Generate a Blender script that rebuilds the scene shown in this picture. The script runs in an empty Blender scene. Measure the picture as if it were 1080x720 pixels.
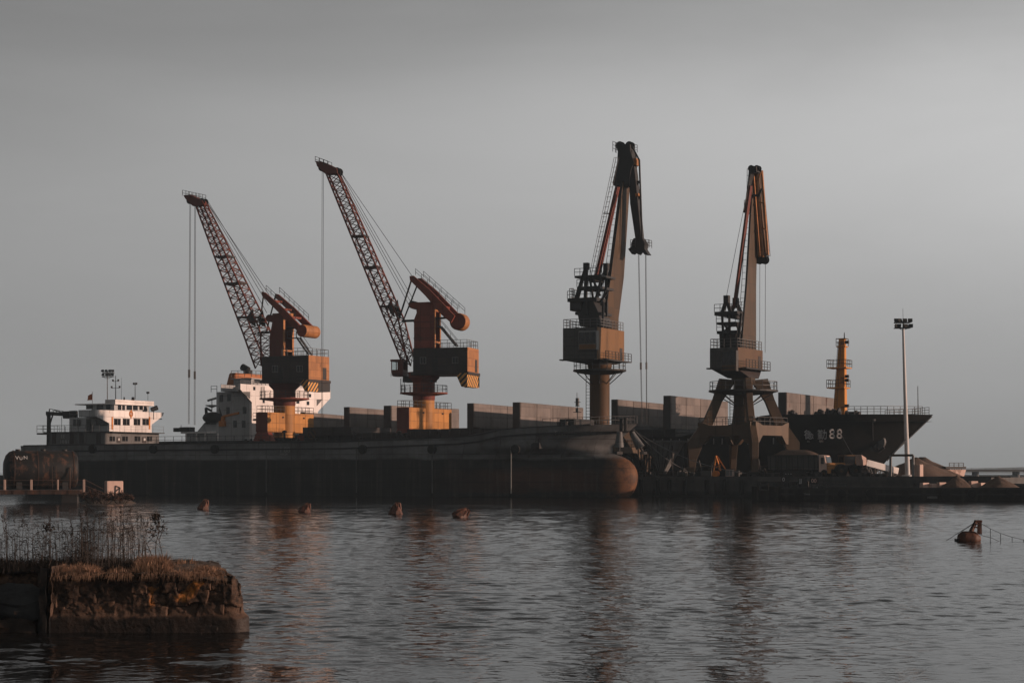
import bpy, math, random
from mathutils import Vector, Matrix
random.seed(7)
SC = bpy.context.scene
COL = SC.collection
R = math.radians
FPX = 2000.0          # focal length in pixels of the 1080 px wide photograph
CAM = Vector((0.0, 0.0, 3.4))
HY = 497.0            # horizon row

# ------------------------------------------------------------------ materials
def new_mat(name):
    m = bpy.data.materials.new(name); m.use_nodes = True
    nt = m.node_tree
    for n in list(nt.nodes): nt.nodes.remove(n)
    out = nt.nodes.new('ShaderNodeOutputMaterial')
    b = nt.nodes.new('ShaderNodeBsdfPrincipled')
    nt.links.new(b.outputs[0], out.inputs[0])
    return m, nt, b

def ramp(nt, fac, stops, interp='LINEAR'):
    r = nt.nodes.new('ShaderNodeValToRGB'); r.color_ramp.interpolation = interp
    e = r.color_ramp.elements
    while len(e) > 1: e.remove(e[-1])
    e[0].position = stops[0][0]; e[0].color = (*stops[0][1], 1)
    for p, c in stops[1:]:
        x = e.new(p); x.color = (*c, 1)
    nt.links.new(fac, r.inputs[0])
    return r.outputs[0]

def mixc(nt, fac, a, b, mode='MIX'):
    n = nt.nodes.new('ShaderNodeMix'); n.data_type = 'RGBA'; n.blend_type = mode
    for sock, v in ((n.inputs[0], fac), (n.inputs[6], a), (n.inputs[7], b)):
        if hasattr(v, 'links') or isinstance(v, bpy.types.NodeSocket): nt.links.new(v, sock)
        elif isinstance(v, (int, float)): sock.default_value = v
        else: sock.default_value = (*v, 1)
    return n.outputs[2]

def noise(nt, scale, sc3=(1, 1, 1), detail=5, rough=.6, vec=None, dist=0):
    if vec is None:
        tc = nt.nodes.new('ShaderNodeTexCoord'); vec = tc.outputs['Object']
    mp = nt.nodes.new('ShaderNodeMapping'); mp.inputs['Scale'].default_value = sc3
    nt.links.new(vec, mp.inputs[0])
    n = nt.nodes.new('ShaderNodeTexNoise'); n.inputs['Scale'].default_value = scale
    n.inputs['Detail'].default_value = detail; n.inputs['Roughness'].default_value = rough
    n.inputs['Distortion'].default_value = dist
    nt.links.new(mp.outputs[0], n.inputs['Vector'])
    return n.outputs['Fac']

def sepz(nt):
    tc = nt.nodes.new('ShaderNodeTexCoord'); s = nt.nodes.new('ShaderNodeSeparateXYZ')
    nt.links.new(tc.outputs['Object'], s.inputs[0]); return s.outputs

def mth(nt, op, a, b=0.0, clamp=False):
    n = nt.nodes.new('ShaderNodeMath'); n.operation = op; n.use_clamp = clamp
    for sock, v in ((n.inputs[0], a), (n.inputs[1], b)):
        if isinstance(v, bpy.types.NodeSocket): nt.links.new(v, sock)
        else: sock.default_value = v
    return n.outputs[0]

def panel_lines(nt, c, w, h, lw=.09, dark=.55, tone=.22):
    """plate seams and a slightly different tone for each plate"""
    s = sepz(nt)
    u = mth(nt, 'DIVIDE', mth(nt, 'ADD', s[0], s[1]), w); v = mth(nt, 'DIVIDE', s[2], h)
    lu = mth(nt, 'LESS_THAN', mth(nt, 'FRACT', u), lw / w); lv = mth(nt, 'LESS_THAN', mth(nt, 'FRACT', v), lw / h)
    ln = mth(nt, 'MAXIMUM', lu, lv)
    cb = nt.nodes.new('ShaderNodeCombineXYZ'); nt.links.new(mth(nt, 'FLOOR', u), cb.inputs[0]); nt.links.new(mth(nt, 'FLOOR', v), cb.inputs[1])
    wn = nt.nodes.new('ShaderNodeTexWhiteNoise'); wn.noise_dimensions = '2D'; nt.links.new(cb.outputs[0], wn.inputs['Vector'])
    k = ramp(nt, wn.outputs['Value'], [(0, (1 - tone,) * 3), (1, (1 + tone * .6,) * 3)])
    c = mixc(nt, 1.0, c, k, 'MULTIPLY')
    n = noise(nt, .8, (1, 1, 1), 4)
    return mixc(nt, mth(nt, 'MULTIPLY', ln, ramp(nt, n, [(.35, (.2,) * 3), (.65, (1 - dark * .3,) * 3)])), c, mixc(nt, 1.0, c, (.35, .32, .3), 'MULTIPLY'))

def paint(name, col, rough=.6, metal=0.0, var=.35, scale=.7, rust=.35, rustcol=(.09, .038, .018), bump=.02, streak=.22, panel=None):
    """weathered painted steel: tonal variation, vertical dirt streaks, rust patches"""
    m, nt, b = new_mat(name)
    n1 = noise(nt, scale, (1, 1, streak), 6, .65)
    lo = tuple(c * (1 - var) for c in col); hi = tuple(min(1, c * (1 + var * .6)) for c in col)
    c1 = ramp(nt, n1, [(.3, lo), (.5, col), (.72, hi)])
    if rust > 0:
        n2 = noise(nt, scale * 2.3, (1, 1, .45), 8, .7)
        t = .74 - rust * .35
        f = ramp(nt, n2, [(t - .05, (0, 0, 0)), (t + .06, (1, 1, 1))])
        c1 = mixc(nt, f, c1, rustcol)
    if panel: c1 = panel_lines(nt, c1, *panel)
    nt.links.new(c1, b.inputs['Base Color'])
    b.inputs['Roughness'].default_value = rough; b.inputs['Metallic'].default_value = metal
    b.inputs['Specular IOR Level'].default_value = .3
    if bump:
        bp = nt.nodes.new('ShaderNodeBump'); bp.inputs['Strength'].default_value = .5; bp.inputs['Distance'].default_value = bump
        nt.links.new(noise(nt, scale * 3, (1, 1, 1), 4), bp.inputs['Height']); nt.links.new(bp.outputs[0], b.inputs['Normal'])
    return m

M = {}
M['dark_steel'] = paint('dark_steel', (.022, .021, .021), rust=.3, rustcol=(.05, .022, .012))
M['dark_steel_clean'] = paint('dark_steel_clean', (.02, .02, .021), rust=.05)
M['wire'] = paint('wire', (.035, .034, .034), rust=0, bump=0)
M['rail_grey'] = paint('rail_grey', (.10, .10, .10), rust=.1, bump=0)
M['rail_dark'] = paint('rail_dark', (.03, .03, .03), rust=.1, bump=0)
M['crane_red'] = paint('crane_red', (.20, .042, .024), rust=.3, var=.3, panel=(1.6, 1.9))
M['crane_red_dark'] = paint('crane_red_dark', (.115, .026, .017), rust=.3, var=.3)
M['crane_yellow'] = paint('crane_yellow', (.42, .185, .045), rust=.28, var=.22, rustcol=(.25, .09, .03), panel=(2.0, 1.4))
M['crane_orange'] = paint('crane_orange', (.36, .155, .055), rust=.3, var=.25, rustcol=(.16, .06, .025), panel=(1.4, 1.2))
M['crane_ochre'] = paint('crane_ochre', (.088, .046, .019), rust=.35, var=.3, rustcol=(.10, .04, .02))
M['crane_brown'] = paint('crane_brown', (.055, .033, .016), rust=.4, var=.3, rustcol=(.07, .03, .018), panel=(2.0, 2.4))
M['leg_brown'] = paint('leg_brown', (.08, .05, .028), rust=.4, var=.3, rustcol=(.08, .042, .028), panel=(2.2, 2.6))
M['boom_brown'] = paint('boom_brown', (.062, .031, .0095), rust=.35, var=.3, rustcol=(.05, .026, .016), panel=(2.0, 2.4))
M['house_dark'] = paint('house_dark', (.035, .027, .025), rust=.2, var=.3, rustcol=(.05, .02, .014), panel=(1.7, 1.3))
M['house_grey'] = paint('house_grey', (.06, .058, .055), rust=.3, var=.4, rustcol=(.05, .028, .018), panel=(1.6, 1.3))
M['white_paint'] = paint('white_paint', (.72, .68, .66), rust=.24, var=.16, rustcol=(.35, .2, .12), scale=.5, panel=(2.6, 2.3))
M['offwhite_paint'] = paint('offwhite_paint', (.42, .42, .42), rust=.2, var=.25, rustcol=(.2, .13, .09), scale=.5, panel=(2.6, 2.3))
M['grey_paint'] = paint('grey_paint', (.11, .11, .11), rust=.25, var=.3, rustcol=(.07, .045, .03), panel=(2.4, 1.8))
M['midgrey_paint'] = paint('midgrey_paint', (.2, .195, .19), rust=.2, var=.3, rustcol=(.1, .06, .04))
M['hatch_paint'] = paint('hatch_paint', (.15, .125, .112), rust=.3, var=.35, rustcol=(.09, .045, .03), scale=.35, streak=.5, panel=(2.4, 1.5))
M['hatch_edge'] = paint('hatch_edge', (.045, .044, .043), rust=.25, var=.3)
M['glass'] = paint('glass', (.012, .013, .015), rough=.12, rust=0, var=.2, bump=0)
M['lamp_black'] = paint('lamp_black', (.012, .012, .012), rust=0, bump=0)
M['pole_white'] = paint('pole_white', (.55, .53, .52), rust=.05, var=.15)
M['orange_paint'] = paint('orange_paint', (.55, .19, .035), rust=.2, var=.25, rustcol=(.2, .08, .03))
M['funnel_orange'] = paint('funnel_orange', (.34, .12, .04), rust=.25, var=.25, rustcol=(.12, .05, .03))
M['mast_yellow'] = paint('mast_yellow', (.55, .22, .035), rust=.25, var=.25, rustcol=(.22, .08, .03))
M['pink_steel'] = paint('pink_steel', (.6, .42, .35), rust=.25, var=.25, rustcol=(.25, .12, .07))
M['lettering'] = paint('lettering', (.5, .5, .5), rust=0, var=.35, rustcol=(.2, .2, .2), scale=3, bump=0)
M['dim_lettering'] = paint('dim_lettering', (.26, .26, .25), rust=.35, var=.35, rustcol=(.08, .08, .08), scale=3, bump=0)
M['rubber'] = paint('rubber', (.012, .012, .012), rough=.85, rust=0)
M['red_flag'] = paint('red_flag', (.45, .12, .03), rust=.2)
M['buoy_rust'] = paint('buoy_rust', (.11, .045, .028), rust=.6, var=.5, scale=2.5, rustcol=(.05, .025, .018))
M['sandy'] = None

def hazard():
    m, nt, b = new_mat('hazard_stripes')
    s = sepz(nt)
    v = mth(nt, 'ADD', mth(nt, 'ADD', s[0], s[1]), mth(nt, 'MULTIPLY', s[2], -1.0))
    f = mth(nt, 'FRACT', mth(nt, 'MULTIPLY', v, 1.15))
    g = mth(nt, 'GREATER_THAN', f, .5)
    c = mixc(nt, g, (.7, .33, .06), (.012, .012, .012))
    n2 = noise(nt, 2.0, (1, 1, .4))
    c = mixc(nt, ramp(nt, n2, [(.5, (0, 0, 0)), (.8, (.8, .8, .8))]), c, (.06, .03, .02))
    nt.links.new(c, b.inputs['Base Color']); b.inputs['Roughness'].default_value = .6
    return m
M['hazard'] = hazard()

def hull_mat(name, bands, red_from=None, red_top=3.2, dirt=1.0):
    """hull paint: horizontal bands by height, with scuffs; antifouling red fades in towards the bow, sunlight painted on its nose"""
    m, nt, b = new_mat(name)
    s = sepz(nt)
    wob = mth(nt, 'MULTIPLY', mth(nt, 'SUBTRACT', noise(nt, .35, (.5, .5, 1.5), 5), .5), .7)
    z = mth(nt, 'DIVIDE', mth(nt, 'ADD', mth(nt, 'ADD', s[2], wob), 1.0), 14.0)
    c = ramp(nt, z, [((zz + 1) / 14, cc) for zz, cc in bands])
    if red_from is not None:
        z2 = mth(nt, 'ADD', s[2], mth(nt, 'MULTIPLY', mth(nt, 'SUBTRACT', noise(nt, .5, (.6, .6, 2), 6), .5), 2.2))
        fz = ramp(nt, mth(nt, 'DIVIDE', z2, 10.0), [(.05, (0, 0, 0)), (.09, (.8, .8, .8)), ((red_top - .9) / 10, (1, 1, 1)), ((red_top + .3) / 10, (0, 0, 0))])
        fx = mth(nt, 'DIVIDE', mth(nt, 'SUBTRACT', s[0], red_from), 9.0, True)
        c = mixc(nt, mth(nt, 'MULTIPLY', fz, fx), c, (.05, .021, .014))
    st = noise(nt, .9, (1, 1, .06), 6, .7)
    c = mixc(nt, ramp(nt, st, [(.5, (0, 0, 0)), (.74, (.75 * dirt,) * 3)]), c, tuple(q * (dirt * .5 + .5) for q in (.075, .062, .054)))
    bl = noise(nt, .3, (.4, 1, 1), 7, .7)
    c = mixc(nt, 1.0, c, ramp(nt, bl, [(.32, (.5, .5, .5)), (.68, (1.5, 1.5, 1.5))]), 'MULTIPLY')
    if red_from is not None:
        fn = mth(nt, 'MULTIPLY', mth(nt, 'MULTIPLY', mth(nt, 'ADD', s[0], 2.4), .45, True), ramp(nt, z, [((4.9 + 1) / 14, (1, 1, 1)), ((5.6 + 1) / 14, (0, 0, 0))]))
        c = mixc(nt, mth(nt, 'MULTIPLY', fn, ramp(nt, noise(nt, .7, (1, 1, 1), 6, .7), [(.36, (.1,) * 3), (.6, (1,) * 3)])), c, (.17, .075, .032))  # brighter antifoul rust at the nose tip: sunlight painted into the colour
    c = panel_lines(nt, c, 5.5, 1.9, .1, .5, .16)
    nt.links.new(c, b.inputs['Base Color']); b.inputs['Roughness'].default_value = .68; b.inputs['Specular IOR Level'].default_value = .25
    bp = nt.nodes.new('ShaderNodeBump'); bp.inputs['Strength'].default_value = .4; bp.inputs['Distance'].default_value = .05
    nt.links.new(noise(nt, .5, (1, 1, .6), 3), bp.inputs['Height']); nt.links.new(bp.outputs[0], b.inputs['Normal'])
    return m

# ------------------------------------------------------------------ mesh builder
class MB:
    def __init__(s, Mx=None):
        s.v = []; s.f = []; s.M = Mx
    def add(s, vs, fs):
        o = len(s.v)
        if s.M is not None: vs = [s.M @ Vector(v) for v in vs]
        s.v += [tuple(v) for v in vs]; s.f += [tuple(i + o for i in f) for f in fs]
        return s
    def hexa(s, b, t):      # b,t: 4 points each, same winding
        return s.add(list(b) + list(t), [(3, 2, 1, 0), (4, 5, 6, 7)] + [(i, (i + 1) % 4, 4 + (i + 1) % 4, 4 + i) for i in range(4)])
    def box(s, x0, x1, y0, y1, z0, z1):
        return s.hexa([(x0, y0, z0), (x1, y0, z0), (x1, y1, z0), (x0, y1, z0)], [(x0, y0, z1), (x1, y0, z1), (x1, y1, z1), (x0, y1, z1)])
    def tube(s, p, q, r, r2=None, n=6, cap=True):
        p = Vector(p); q = Vector(q); r2 = r if r2 is None else r2
        d = (q - p)
        if d.length < 1e-6: return s
        d.normalize(); a = Vector((0, 0, 1)) if abs(d.z) < .9 else Vector((1, 0, 0))
        e = d.cross(a).normalized(); g = d.cross(e)
        vs = []
        for c, rr in ((p, r), (q, r2)):
            for k in range(n):
                t = 2 * math.pi * (k + .5) / n
                vs.append(c + e * (math.cos(t) * rr) + g * (math.sin(t) * rr))
        fs = [(k, (k + 1) % n, n + (k + 1) % n, n + k) for k in range(n)]
        if cap: fs += [tuple(range(n))[::-1], tuple(range(n, 2 * n))]
        return s.add(vs, fs)
    def path(s, pts, r, n=5):
        for a, b in zip(pts, pts[1:]): s.tube(a, b, r, None, n)
        return s
    def beam(s, p, q, w, h, up=(0, 0, 1)):
        p = Vector(p); q = Vector(q); d = (q - p).normalized(); up = Vector(up)
        if abs(d.dot(up)) > .98: up = Vector((0, 1, 0))
        e = d.cross(up).normalized() * (w / 2); g = e.cross(d).normalized() * (h / 2)
        return s.hexa([p - e - g, p + e - g, p + e + g, p - e + g], [q - e - g, q + e - g, q + e + g, q - e + g])
    def prism(s, pts, y0, y1):      # polygon in x,z extruded along y
        n = len(pts)
        vs = [(x, y0, z) for x, z in pts] + [(x, y1, z) for x, z in pts]
        return s.add(vs, [tuple(range(n)), tuple(range(2 * n - 1, n - 1, -1))] + [(i + n, (i + 1) % n + n, (i + 1) % n, i) for i in range(n)])
    def prismx(s, pts, x0, x1):     # polygon in y,z extruded along x
        n = len(pts)
        vs = [(x0, y, z) for y, z in pts] + [(x1, y, z) for y, z in pts]
        return s.add(vs, [tuple(range(n)), tuple(range(2 * n - 1, n - 1, -1))] + [(i + n, (i + 1) % n + n, (i + 1) % n, i) for i in range(n)])
    def lathe(s, prof, n=24, axis='z', c=(0, 0, 0), cap=True):   # prof: (radius, along)
        vs = []
        for r, h in prof:
            for k in range(n):
                t = 2 * math.pi * k / n; a, b = r * math.cos(t), r * math.sin(t)
                vs.append({'z': (c[0] + a, c[1] + b, c[2] + h), 'x': (c[0] + h, c[1] + a, c[2] + b), 'y': (c[0] + a, c[1] + h, c[2] + b)}[axis])
        fs = [(i * n + k, i * n + (k + 1) % n, (i + 1) * n + (k + 1) % n, (i + 1) * n + k) for i in range(len(prof) - 1) for k in range(n)]
        if cap: fs += [tuple(range(n))[::-1], tuple((len(prof) - 1) * n + k for k in range(n))]
        return s.add(vs, fs)
    def grid(s, rows):
        n = len(rows[0]); vs = [p for r in rows for p in r]
        return s.add(vs, [(i * n + j, i * n + j + 1, (i + 1) * n + j + 1, (i + 1) * n + j) for i in range(len(rows) - 1) for j in range(n - 1)])
    def rail(s, pts, h=1.05, step=1.5, r=.035, bars=2):
        """hand rail along a polyline"""
        for a, b in zip(pts, pts[1:]):
            a = Vector(a); b = Vector(b); L = (b - a).length
            k = max(1, int(round(L / step)))
            for i in range(k + 1):
                p = a.lerp(b, i / k); s.tube(p, p + Vector((0, 0, h)), r, None, 4)
            for j in range(bars):
                z = Vector((0, 0, h * (j + 1) / bars)); s.tube(a + z, b + z, r, None, 4)
        return s
    def build(s, name, mat, parent=None, smooth=False, bevel=0):
        me = bpy.data.meshes.new(name); me.from_pydata(s.v, [], s.f); me.validate(); 
        import bmesh
        bm = bmesh.new(); bm.from_mesh(me); bmesh.ops.recalc_face_normals(bm, faces=bm.faces[:]); bm.to_mesh(me); bm.free()
        o = bpy.data.objects.new(name, me); COL.objects.link(o)
        me.materials.append(M[mat] if isinstance(mat, str) else mat)
        if parent is not None: o.parent = parent
        if smooth:
            for p in me.polygons: p.use_smooth = True
            try: me.set_sharp_from_angle(angle=R(38))
            except Exception: pass
        if bevel:
            bv = o.modifiers.new('bevel', 'BEVEL'); bv.width = bevel; bv.segments = 1; bv.limit_method = 'ANGLE'
        return o

def tag(o, label=None, cat=None, group=None, kind=None):
    for k, v in (('label', label), ('category', cat), ('group', group), ('kind', kind)):
        if v: o[k] = v
    return o
def thing(name, label, cat, loc=(0, 0, 0), rz=0.0, group=None):
    e = bpy.data.objects.new(name, None); COL.objects.link(e); e.location = loc; e.rotation_euler = (0, 0, rz)
    e.empty_display_size = .5
    return tag(e, label, cat, group)
def copy_tree(o, parent=None):
    c = o.copy(); COL.objects.link(c); c.parent = parent
    for ch in list(o.children): copy_tree(ch, c)
    return c

def P(px, py, Y): return Vector(((px - 540) / FPX * Y, Y, CAM.z - (py - HY) / FPX * Y))

class Frame:
    """a local frame on the ground: x along its heading (turned clockwise by deg from world x), y away from the photographer"""
    def __init__(s, ox, oy, deg, oz=0.0):
        s.O = Vector((ox, oy, oz)); a = R(deg); s.deg = deg
        s.u = Vector((math.cos(a), -math.sin(a), 0)); s.v = Vector((math.sin(a), math.cos(a), 0))
        s.rz = -a
    def s(s, px, py, yl=0.0):
        d = Vector(((px - 540) / FPX, 1, -(py - HY) / FPX))
        t = ((s.O - CAM).dot(s.v) + yl) / d.dot(s.v)
        p = CAM + d * t
        return ((p - s.O).dot(s.u), p.z - s.O.z)
    def s3(s, px, py, yl=0.0):
        x, z = s.s(px, py, yl); return Vector((x, yl, z))
    def w(s, x, y, z=0.0): return s.O + s.u * x + s.v * y + Vector((0, 0, z))
    def on(s, px, yl):      # world ground point seen in column px on the line y = yl
        x, _ = s.s(px, HY, yl); return s.w(x, yl)

def text_part(name, body, size, mat, parent, mtx, depth=.02, sx=1.0):
    c = bpy.data.curves.new(name, 'FONT'); c.body = body; c.size = size; c.extrude = depth; c.align_x = 'LEFT'
    o = bpy.data.objects.new(name, c); COL.objects.link(o)
    bpy.context.view_layer.update()
    dg = bpy.context.evaluated_depsgraph_get()
    me = bpy.data.meshes.new_from_object(o.evaluated_get(dg))
    bpy.data.objects.remove(o); bpy.data.curves.remove(c)
    me.transform(mtx @ Matrix.Diagonal((sx, 1, 1, 1))); me.materials.clear(); me.materials.append(M[mat])
    n = bpy.data.objects.new(name, me); COL.objects.link(n); n.parent = parent
    return n
def face_neg_y(x, y, z):   # lettering standing upright, read from -y
    return Matrix.Translation((x, y, z)) @ Matrix.Rotation(R(90), 4, 'X')
# ------------------------------------------------------------------ look settings
SKY_STOPS = [(0.0, (.295,) * 3), (.03, (.31,) * 3), (.096, (.365,) * 3), (.165, (.475,) * 3), (.24, (.32,) * 3), (.32, (.19,) * 3), (.45, (.10,) * 3), (1.0, (.08,) * 3)]
SKY_SIDE = 1.25
W_A = (.0, .034, .02)
W_SLOPE = .068
W_CHOP = 1.0
HAZE = .00016
HAZE_COL = (.63, .845, 1.0)
# ------------------------------------------------------------------ camera, light, sky, water, haze
cam = bpy.data.cameras.new('camera'); co = bpy.data.objects.new('camera', cam); COL.objects.link(co)
co.location = CAM; co.rotation_euler = (R(90), 0, 0)
cam.sensor_width = 36; cam.lens = FPX / 1080 * 36
cam.shift_y = (HY - 360) / 1080
cam.clip_start = .5; cam.clip_end = 60000
SC.camera = co

SUN_EL, SUN_AZ = 9.0, 6.5      # low sun from the right, a little on the photographer's side
sd = Vector((math.cos(R(SUN_AZ)), -math.sin(R(SUN_AZ)), 0)) * math.cos(R(SUN_EL)) + Vector((0, 0, math.sin(R(SUN_EL))))
sl = bpy.data.lights.new('sun', 'SUN'); so = bpy.data.objects.new('sun', sl); COL.objects.link(so)
so.rotation_euler = sd.to_track_quat('Z', 'Y').to_euler(); sl.energy = 4.3; sl.angle = R(.6); sl.color = (1.0, .68, .52)

W = bpy.data.worlds.new('World'); SC.world = W; W.use_nodes = True
nt = W.node_tree
for n in list(nt.nodes): nt.nodes.remove(n)
wo = nt.nodes.new('ShaderNodeOutputWorld'); bg = nt.nodes.new('ShaderNodeBackground'); nt.links.new(bg.outputs[0], wo.inputs[0])
sky = nt.nodes.new('ShaderNodeTexSky'); sky.sky_type = 'NISHITA'; sky.sun_disc = False
sky.sun_elevation = R(SUN_EL); sky.sun_rotation = math.atan2(sd.x, sd.y); sky.dust_density = 4; sky.air_density = 1.2
hs = nt.nodes.new('ShaderNodeHueSaturation'); hs.inputs['Saturation'].default_value = .03
nt.links.new(sky.outputs[0], hs.inputs['Color'])
# layered overcast: a bright hazy band low down, heavy cloud above it; the unseen part overhead is darkened to dim the water
tc = nt.nodes.new('ShaderNodeTexCoord'); sp = nt.nodes.new('ShaderNodeSeparateXYZ'); nt.links.new(tc.outputs['Generated'], sp.inputs[0])
cn = noise(nt, 2.3, (1, 1, 3.2), 5, .5, tc.outputs['Generated'], .4)
el = mth(nt, 'ADD', sp.outputs[2], mth(nt, 'MULTIPLY', mth(nt, 'SUBTRACT', cn, .5), mth(nt, 'MULTIPLY', sp.outputs[2], .75)))
dens = ramp(nt, el, SKY_STOPS, 'B_SPLINE')
xc = mth(nt, 'MINIMUM', mth(nt, 'MAXIMUM', sp.outputs[0], -.5), .5)
side = mth(nt, 'ADD', 1.0, mth(nt, 'MULTIPLY', mth(nt, 'MULTIPLY', xc, SKY_SIDE), mth(nt, 'MULTIPLY', sp.outputs[2], 6.0, True)))
vm = nt.nodes.new('ShaderNodeVectorMath'); vm.operation = 'SCALE'; nt.links.new(dens, vm.inputs[0]); nt.links.new(mth(nt, 'MULTIPLY', side, 9.6), vm.inputs['Scale'])
side = mth(nt, 'MULTIPLY', side, 1.0)
cl = noise(nt, 3.0, (1, 1, 6), 6, .6, tc.outputs['Generated'], .6)
clf = ramp(nt, cl, [(.3, (.985,) * 3), (.7, (1.045,) * 3)])
vm0 = nt.nodes.new('ShaderNodeVectorMath'); vm0.operation = 'MULTIPLY'; nt.links.new(vm.outputs[0], vm0.inputs[0]); nt.links.new(clf, vm0.inputs[1]); vm = vm0
f = nt.nodes.new('ShaderNodeVectorMath'); f.operation = 'MULTIPLY_ADD'; nt.links.new(hs.outputs[0], f.inputs[0]); f.inputs[1].default_value = (.06, .06, .06); nt.links.new(vm.outputs[0], f.inputs[2]); vm = f
nt.links.new(vm.outputs[0], bg.inputs[0]); bg.inputs[1].default_value = .1

vs = SC.view_settings; vs.view_transform = 'Standard'; vs.look = 'None'; vs.exposure = 0; vs.gamma = 1
vs.use_curve_mapping = False
SC.cycles.use_denoising = True; SC.cycles.max_bounces = 6; SC.cycles.volume_bounces = 0
SC.cycles.caustics_reflective = False; SC.cycles.caustics_refractive = False

# water: one sheet to the horizon, finely waved near the photographer
def water_mat():
    m, nt, b = new_mat('river_water')
    tc = nt.nodes.new('ShaderNodeTexCoord'); ob = tc.outputs['Object']
    h1 = noise(nt, .30, (.75, 1, 1), 2, .5, ob, .6)
    h2 = noise(nt, .95, (.95, 1, 1), 2, .5, ob, .7)
    h3 = noise(nt, 3.0, (1, 1, 1), 2, .5, ob, .4)
    patch = ramp(nt, noise(nt, .02, (.5, 1, 1), 3, .5, ob), [(.35, (.55, .55, .55)), (.65, (1.2, 1.2, 1.2))])
    h = mth(nt, 'ADD', mth(nt, 'MULTIPLY', mth(nt, 'SUBTRACT', mth(nt, 'POWER', h1, 3.0), .13), W_A[0]), mth(nt, 'ADD', mth(nt, 'MULTIPLY', mth(nt, 'SUBTRACT', mth(nt, 'POWER', h2, 3.0), .13), W_A[1]), mth(nt, 'MULTIPLY', mth(nt, 'SUBTRACT', h3, .5), W_A[2])))
    gust = ramp(nt, noise(nt, .11, (.45, 1, 1), 4, .6, ob, .5), [(.34, (.5, .5, .5)), (.64, (1.3, 1.3, 1.3))])
    h = mth(nt, 'MULTIPLY', mth(nt, 'MULTIPLY', h, patch), gust)
    bp = nt.nodes.new('ShaderNodeBump'); bp.inputs['Strength'].default_value = 1; bp.inputs['Distance'].default_value = 1
    nt.links.new(h, bp.inputs['Height']); 
    # murky water: Fresnel reflection, slightly dulled by silt and fine capillary ripples, over a dark body colour
    out = [n for n in nt.nodes if n.type == 'OUTPUT_MATERIAL'][0]; nt.nodes.remove(b)
    fr = nt.nodes.new('ShaderNodeFresnel'); fr.inputs['IOR'].default_value = 1.33; nt.links.new(bp.outputs[0], fr.inputs['Normal'])
    df = nt.nodes.new('ShaderNodeBsdfDiffuse'); df.inputs['Color'].default_value = (.016, .016, .016, 1)
    gl = nt.nodes.new('ShaderNodeBsdfGlossy'); gl.inputs['Color'].default_value = (.77, .775, .78, 1); gl.inputs['Roughness'].default_value = .07
    nt.links.new(bp.outputs[0], gl.inputs['Normal'])
    mx = nt.nodes.new('ShaderNodeMixShader'); nt.links.new(fr.outputs[0], mx.inputs[0]); nt.links.new(df.outputs[0], mx.inputs[1]); nt.links.new(gl.outputs[0], mx.inputs[2]); nt.links.new(mx.outputs[0], out.inputs[0])
    return m
wm = water_mat()
def water_sheet():
    """one sheet to the horizon: real wind waves (sharp-crested sums of travelling waves) out to the ships, flatter beyond"""
    import numpy as np
    rng = np.random.default_rng(5)
    ys = [33.0]
    while ys[-1] < 232: ys.append(ys[-1] + max(.10, .0019 * ys[-1]))
    ys = np.array([-300.0, 0.0, 18.0, 28.0] + ys + [240, 255, 280, 330, 420, 600, 1000, 2000, 4500, 9000.0])
    core = np.linspace(-.42, .42, 540)
    ss = np.concatenate([[-300.0, -40, -8, -2, -.9, -.6, -.5, -.44], core, [.44, .5, .6, .9, 2, 8, 40, 300.0]])
    X = ss[None, :] * np.maximum(ys, 30)[:, None]; Y = np.repeat(ys[:, None], len(ss), 1)
    Z = np.zeros_like(X); DX = np.zeros_like(X); DY = np.zeros_like(X)
    amp = np.clip((238 - Y) / 22, 0, 1) * np.clip((Y - 28) / 5, 0, 1) * np.clip((.45 - np.abs(ss)[None, :]) / .03, 0, 1)
    gust = np.zeros_like(X)
    for _ in range(14):
        l = rng.uniform(9, 45); th = rng.uniform(0, 2 * np.pi); gust += np.sin(2 * np.pi / l * (np.cos(th) * X * .6 + np.sin(th) * Y) + rng.uniform(0, 6.28))
    gust = np.clip(1 + .055 * gust, .7, 1.3)
    N = 80
    for i in range(N):
        lam = np.exp(rng.uniform(np.log(.38), np.log(1.5))); k = 2 * np.pi / lam
        th = np.radians(-98) + rng.normal(0, .62); kx, ky = np.cos(th), np.sin(th)
        w = W_SLOPE * np.sqrt(2 / N) / k * 1.0 * np.clip(lam / (.0045 * Y + 1e-6) - 1.2, 0, 1)
        ph = k * (kx * X + ky * Y) + rng.uniform(0, 6.28)
        Z += w * np.cos(ph); DX -= W_CHOP * w * kx * np.sin(ph); DY -= W_CHOP * w * ky * np.sin(ph)
    m_ = amp * gust * (1 + .55 * np.clip((Y - 90) / 110, 0, 1)); Z *= m_; DX *= m_; DY *= m_
    co_ = np.stack([X + DX, Y + DY, Z], -1).reshape(-1, 3).astype(np.float32)
    R_, C_ = X.shape; idx = np.arange(R_ * C_).reshape(R_, C_)
    q = np.stack([idx[:-1, :-1], idx[:-1, 1:], idx[1:, 1:], idx[1:, :-1]], -1).reshape(-1, 4).astype(np.int32)
    me = bpy.data.meshes.new('water'); me.vertices.add(len(co_)); me.vertices.foreach_set('co', co_.ravel())
    me.loops.add(q.size); me.loops.foreach_set('vertex_index', q.ravel()); me.polygons.add(len(q))
    me.polygons.foreach_set('loop_start', np.arange(0, q.size, 4, dtype=np.int32)); me.polygons.foreach_set('loop_total', np.full(len(q), 4, dtype=np.int32))
    me.polygons.foreach_set('use_smooth', np.ones(len(q), dtype=bool)); me.update(); me.validate()
    o = bpy.data.objects.new('water', me); COL.objects.link(o); me.materials.append(wm); return o
tag(water_sheet(), kind='structure', label='grey rippled river water reaching to the horizon')
S = 9000
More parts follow.
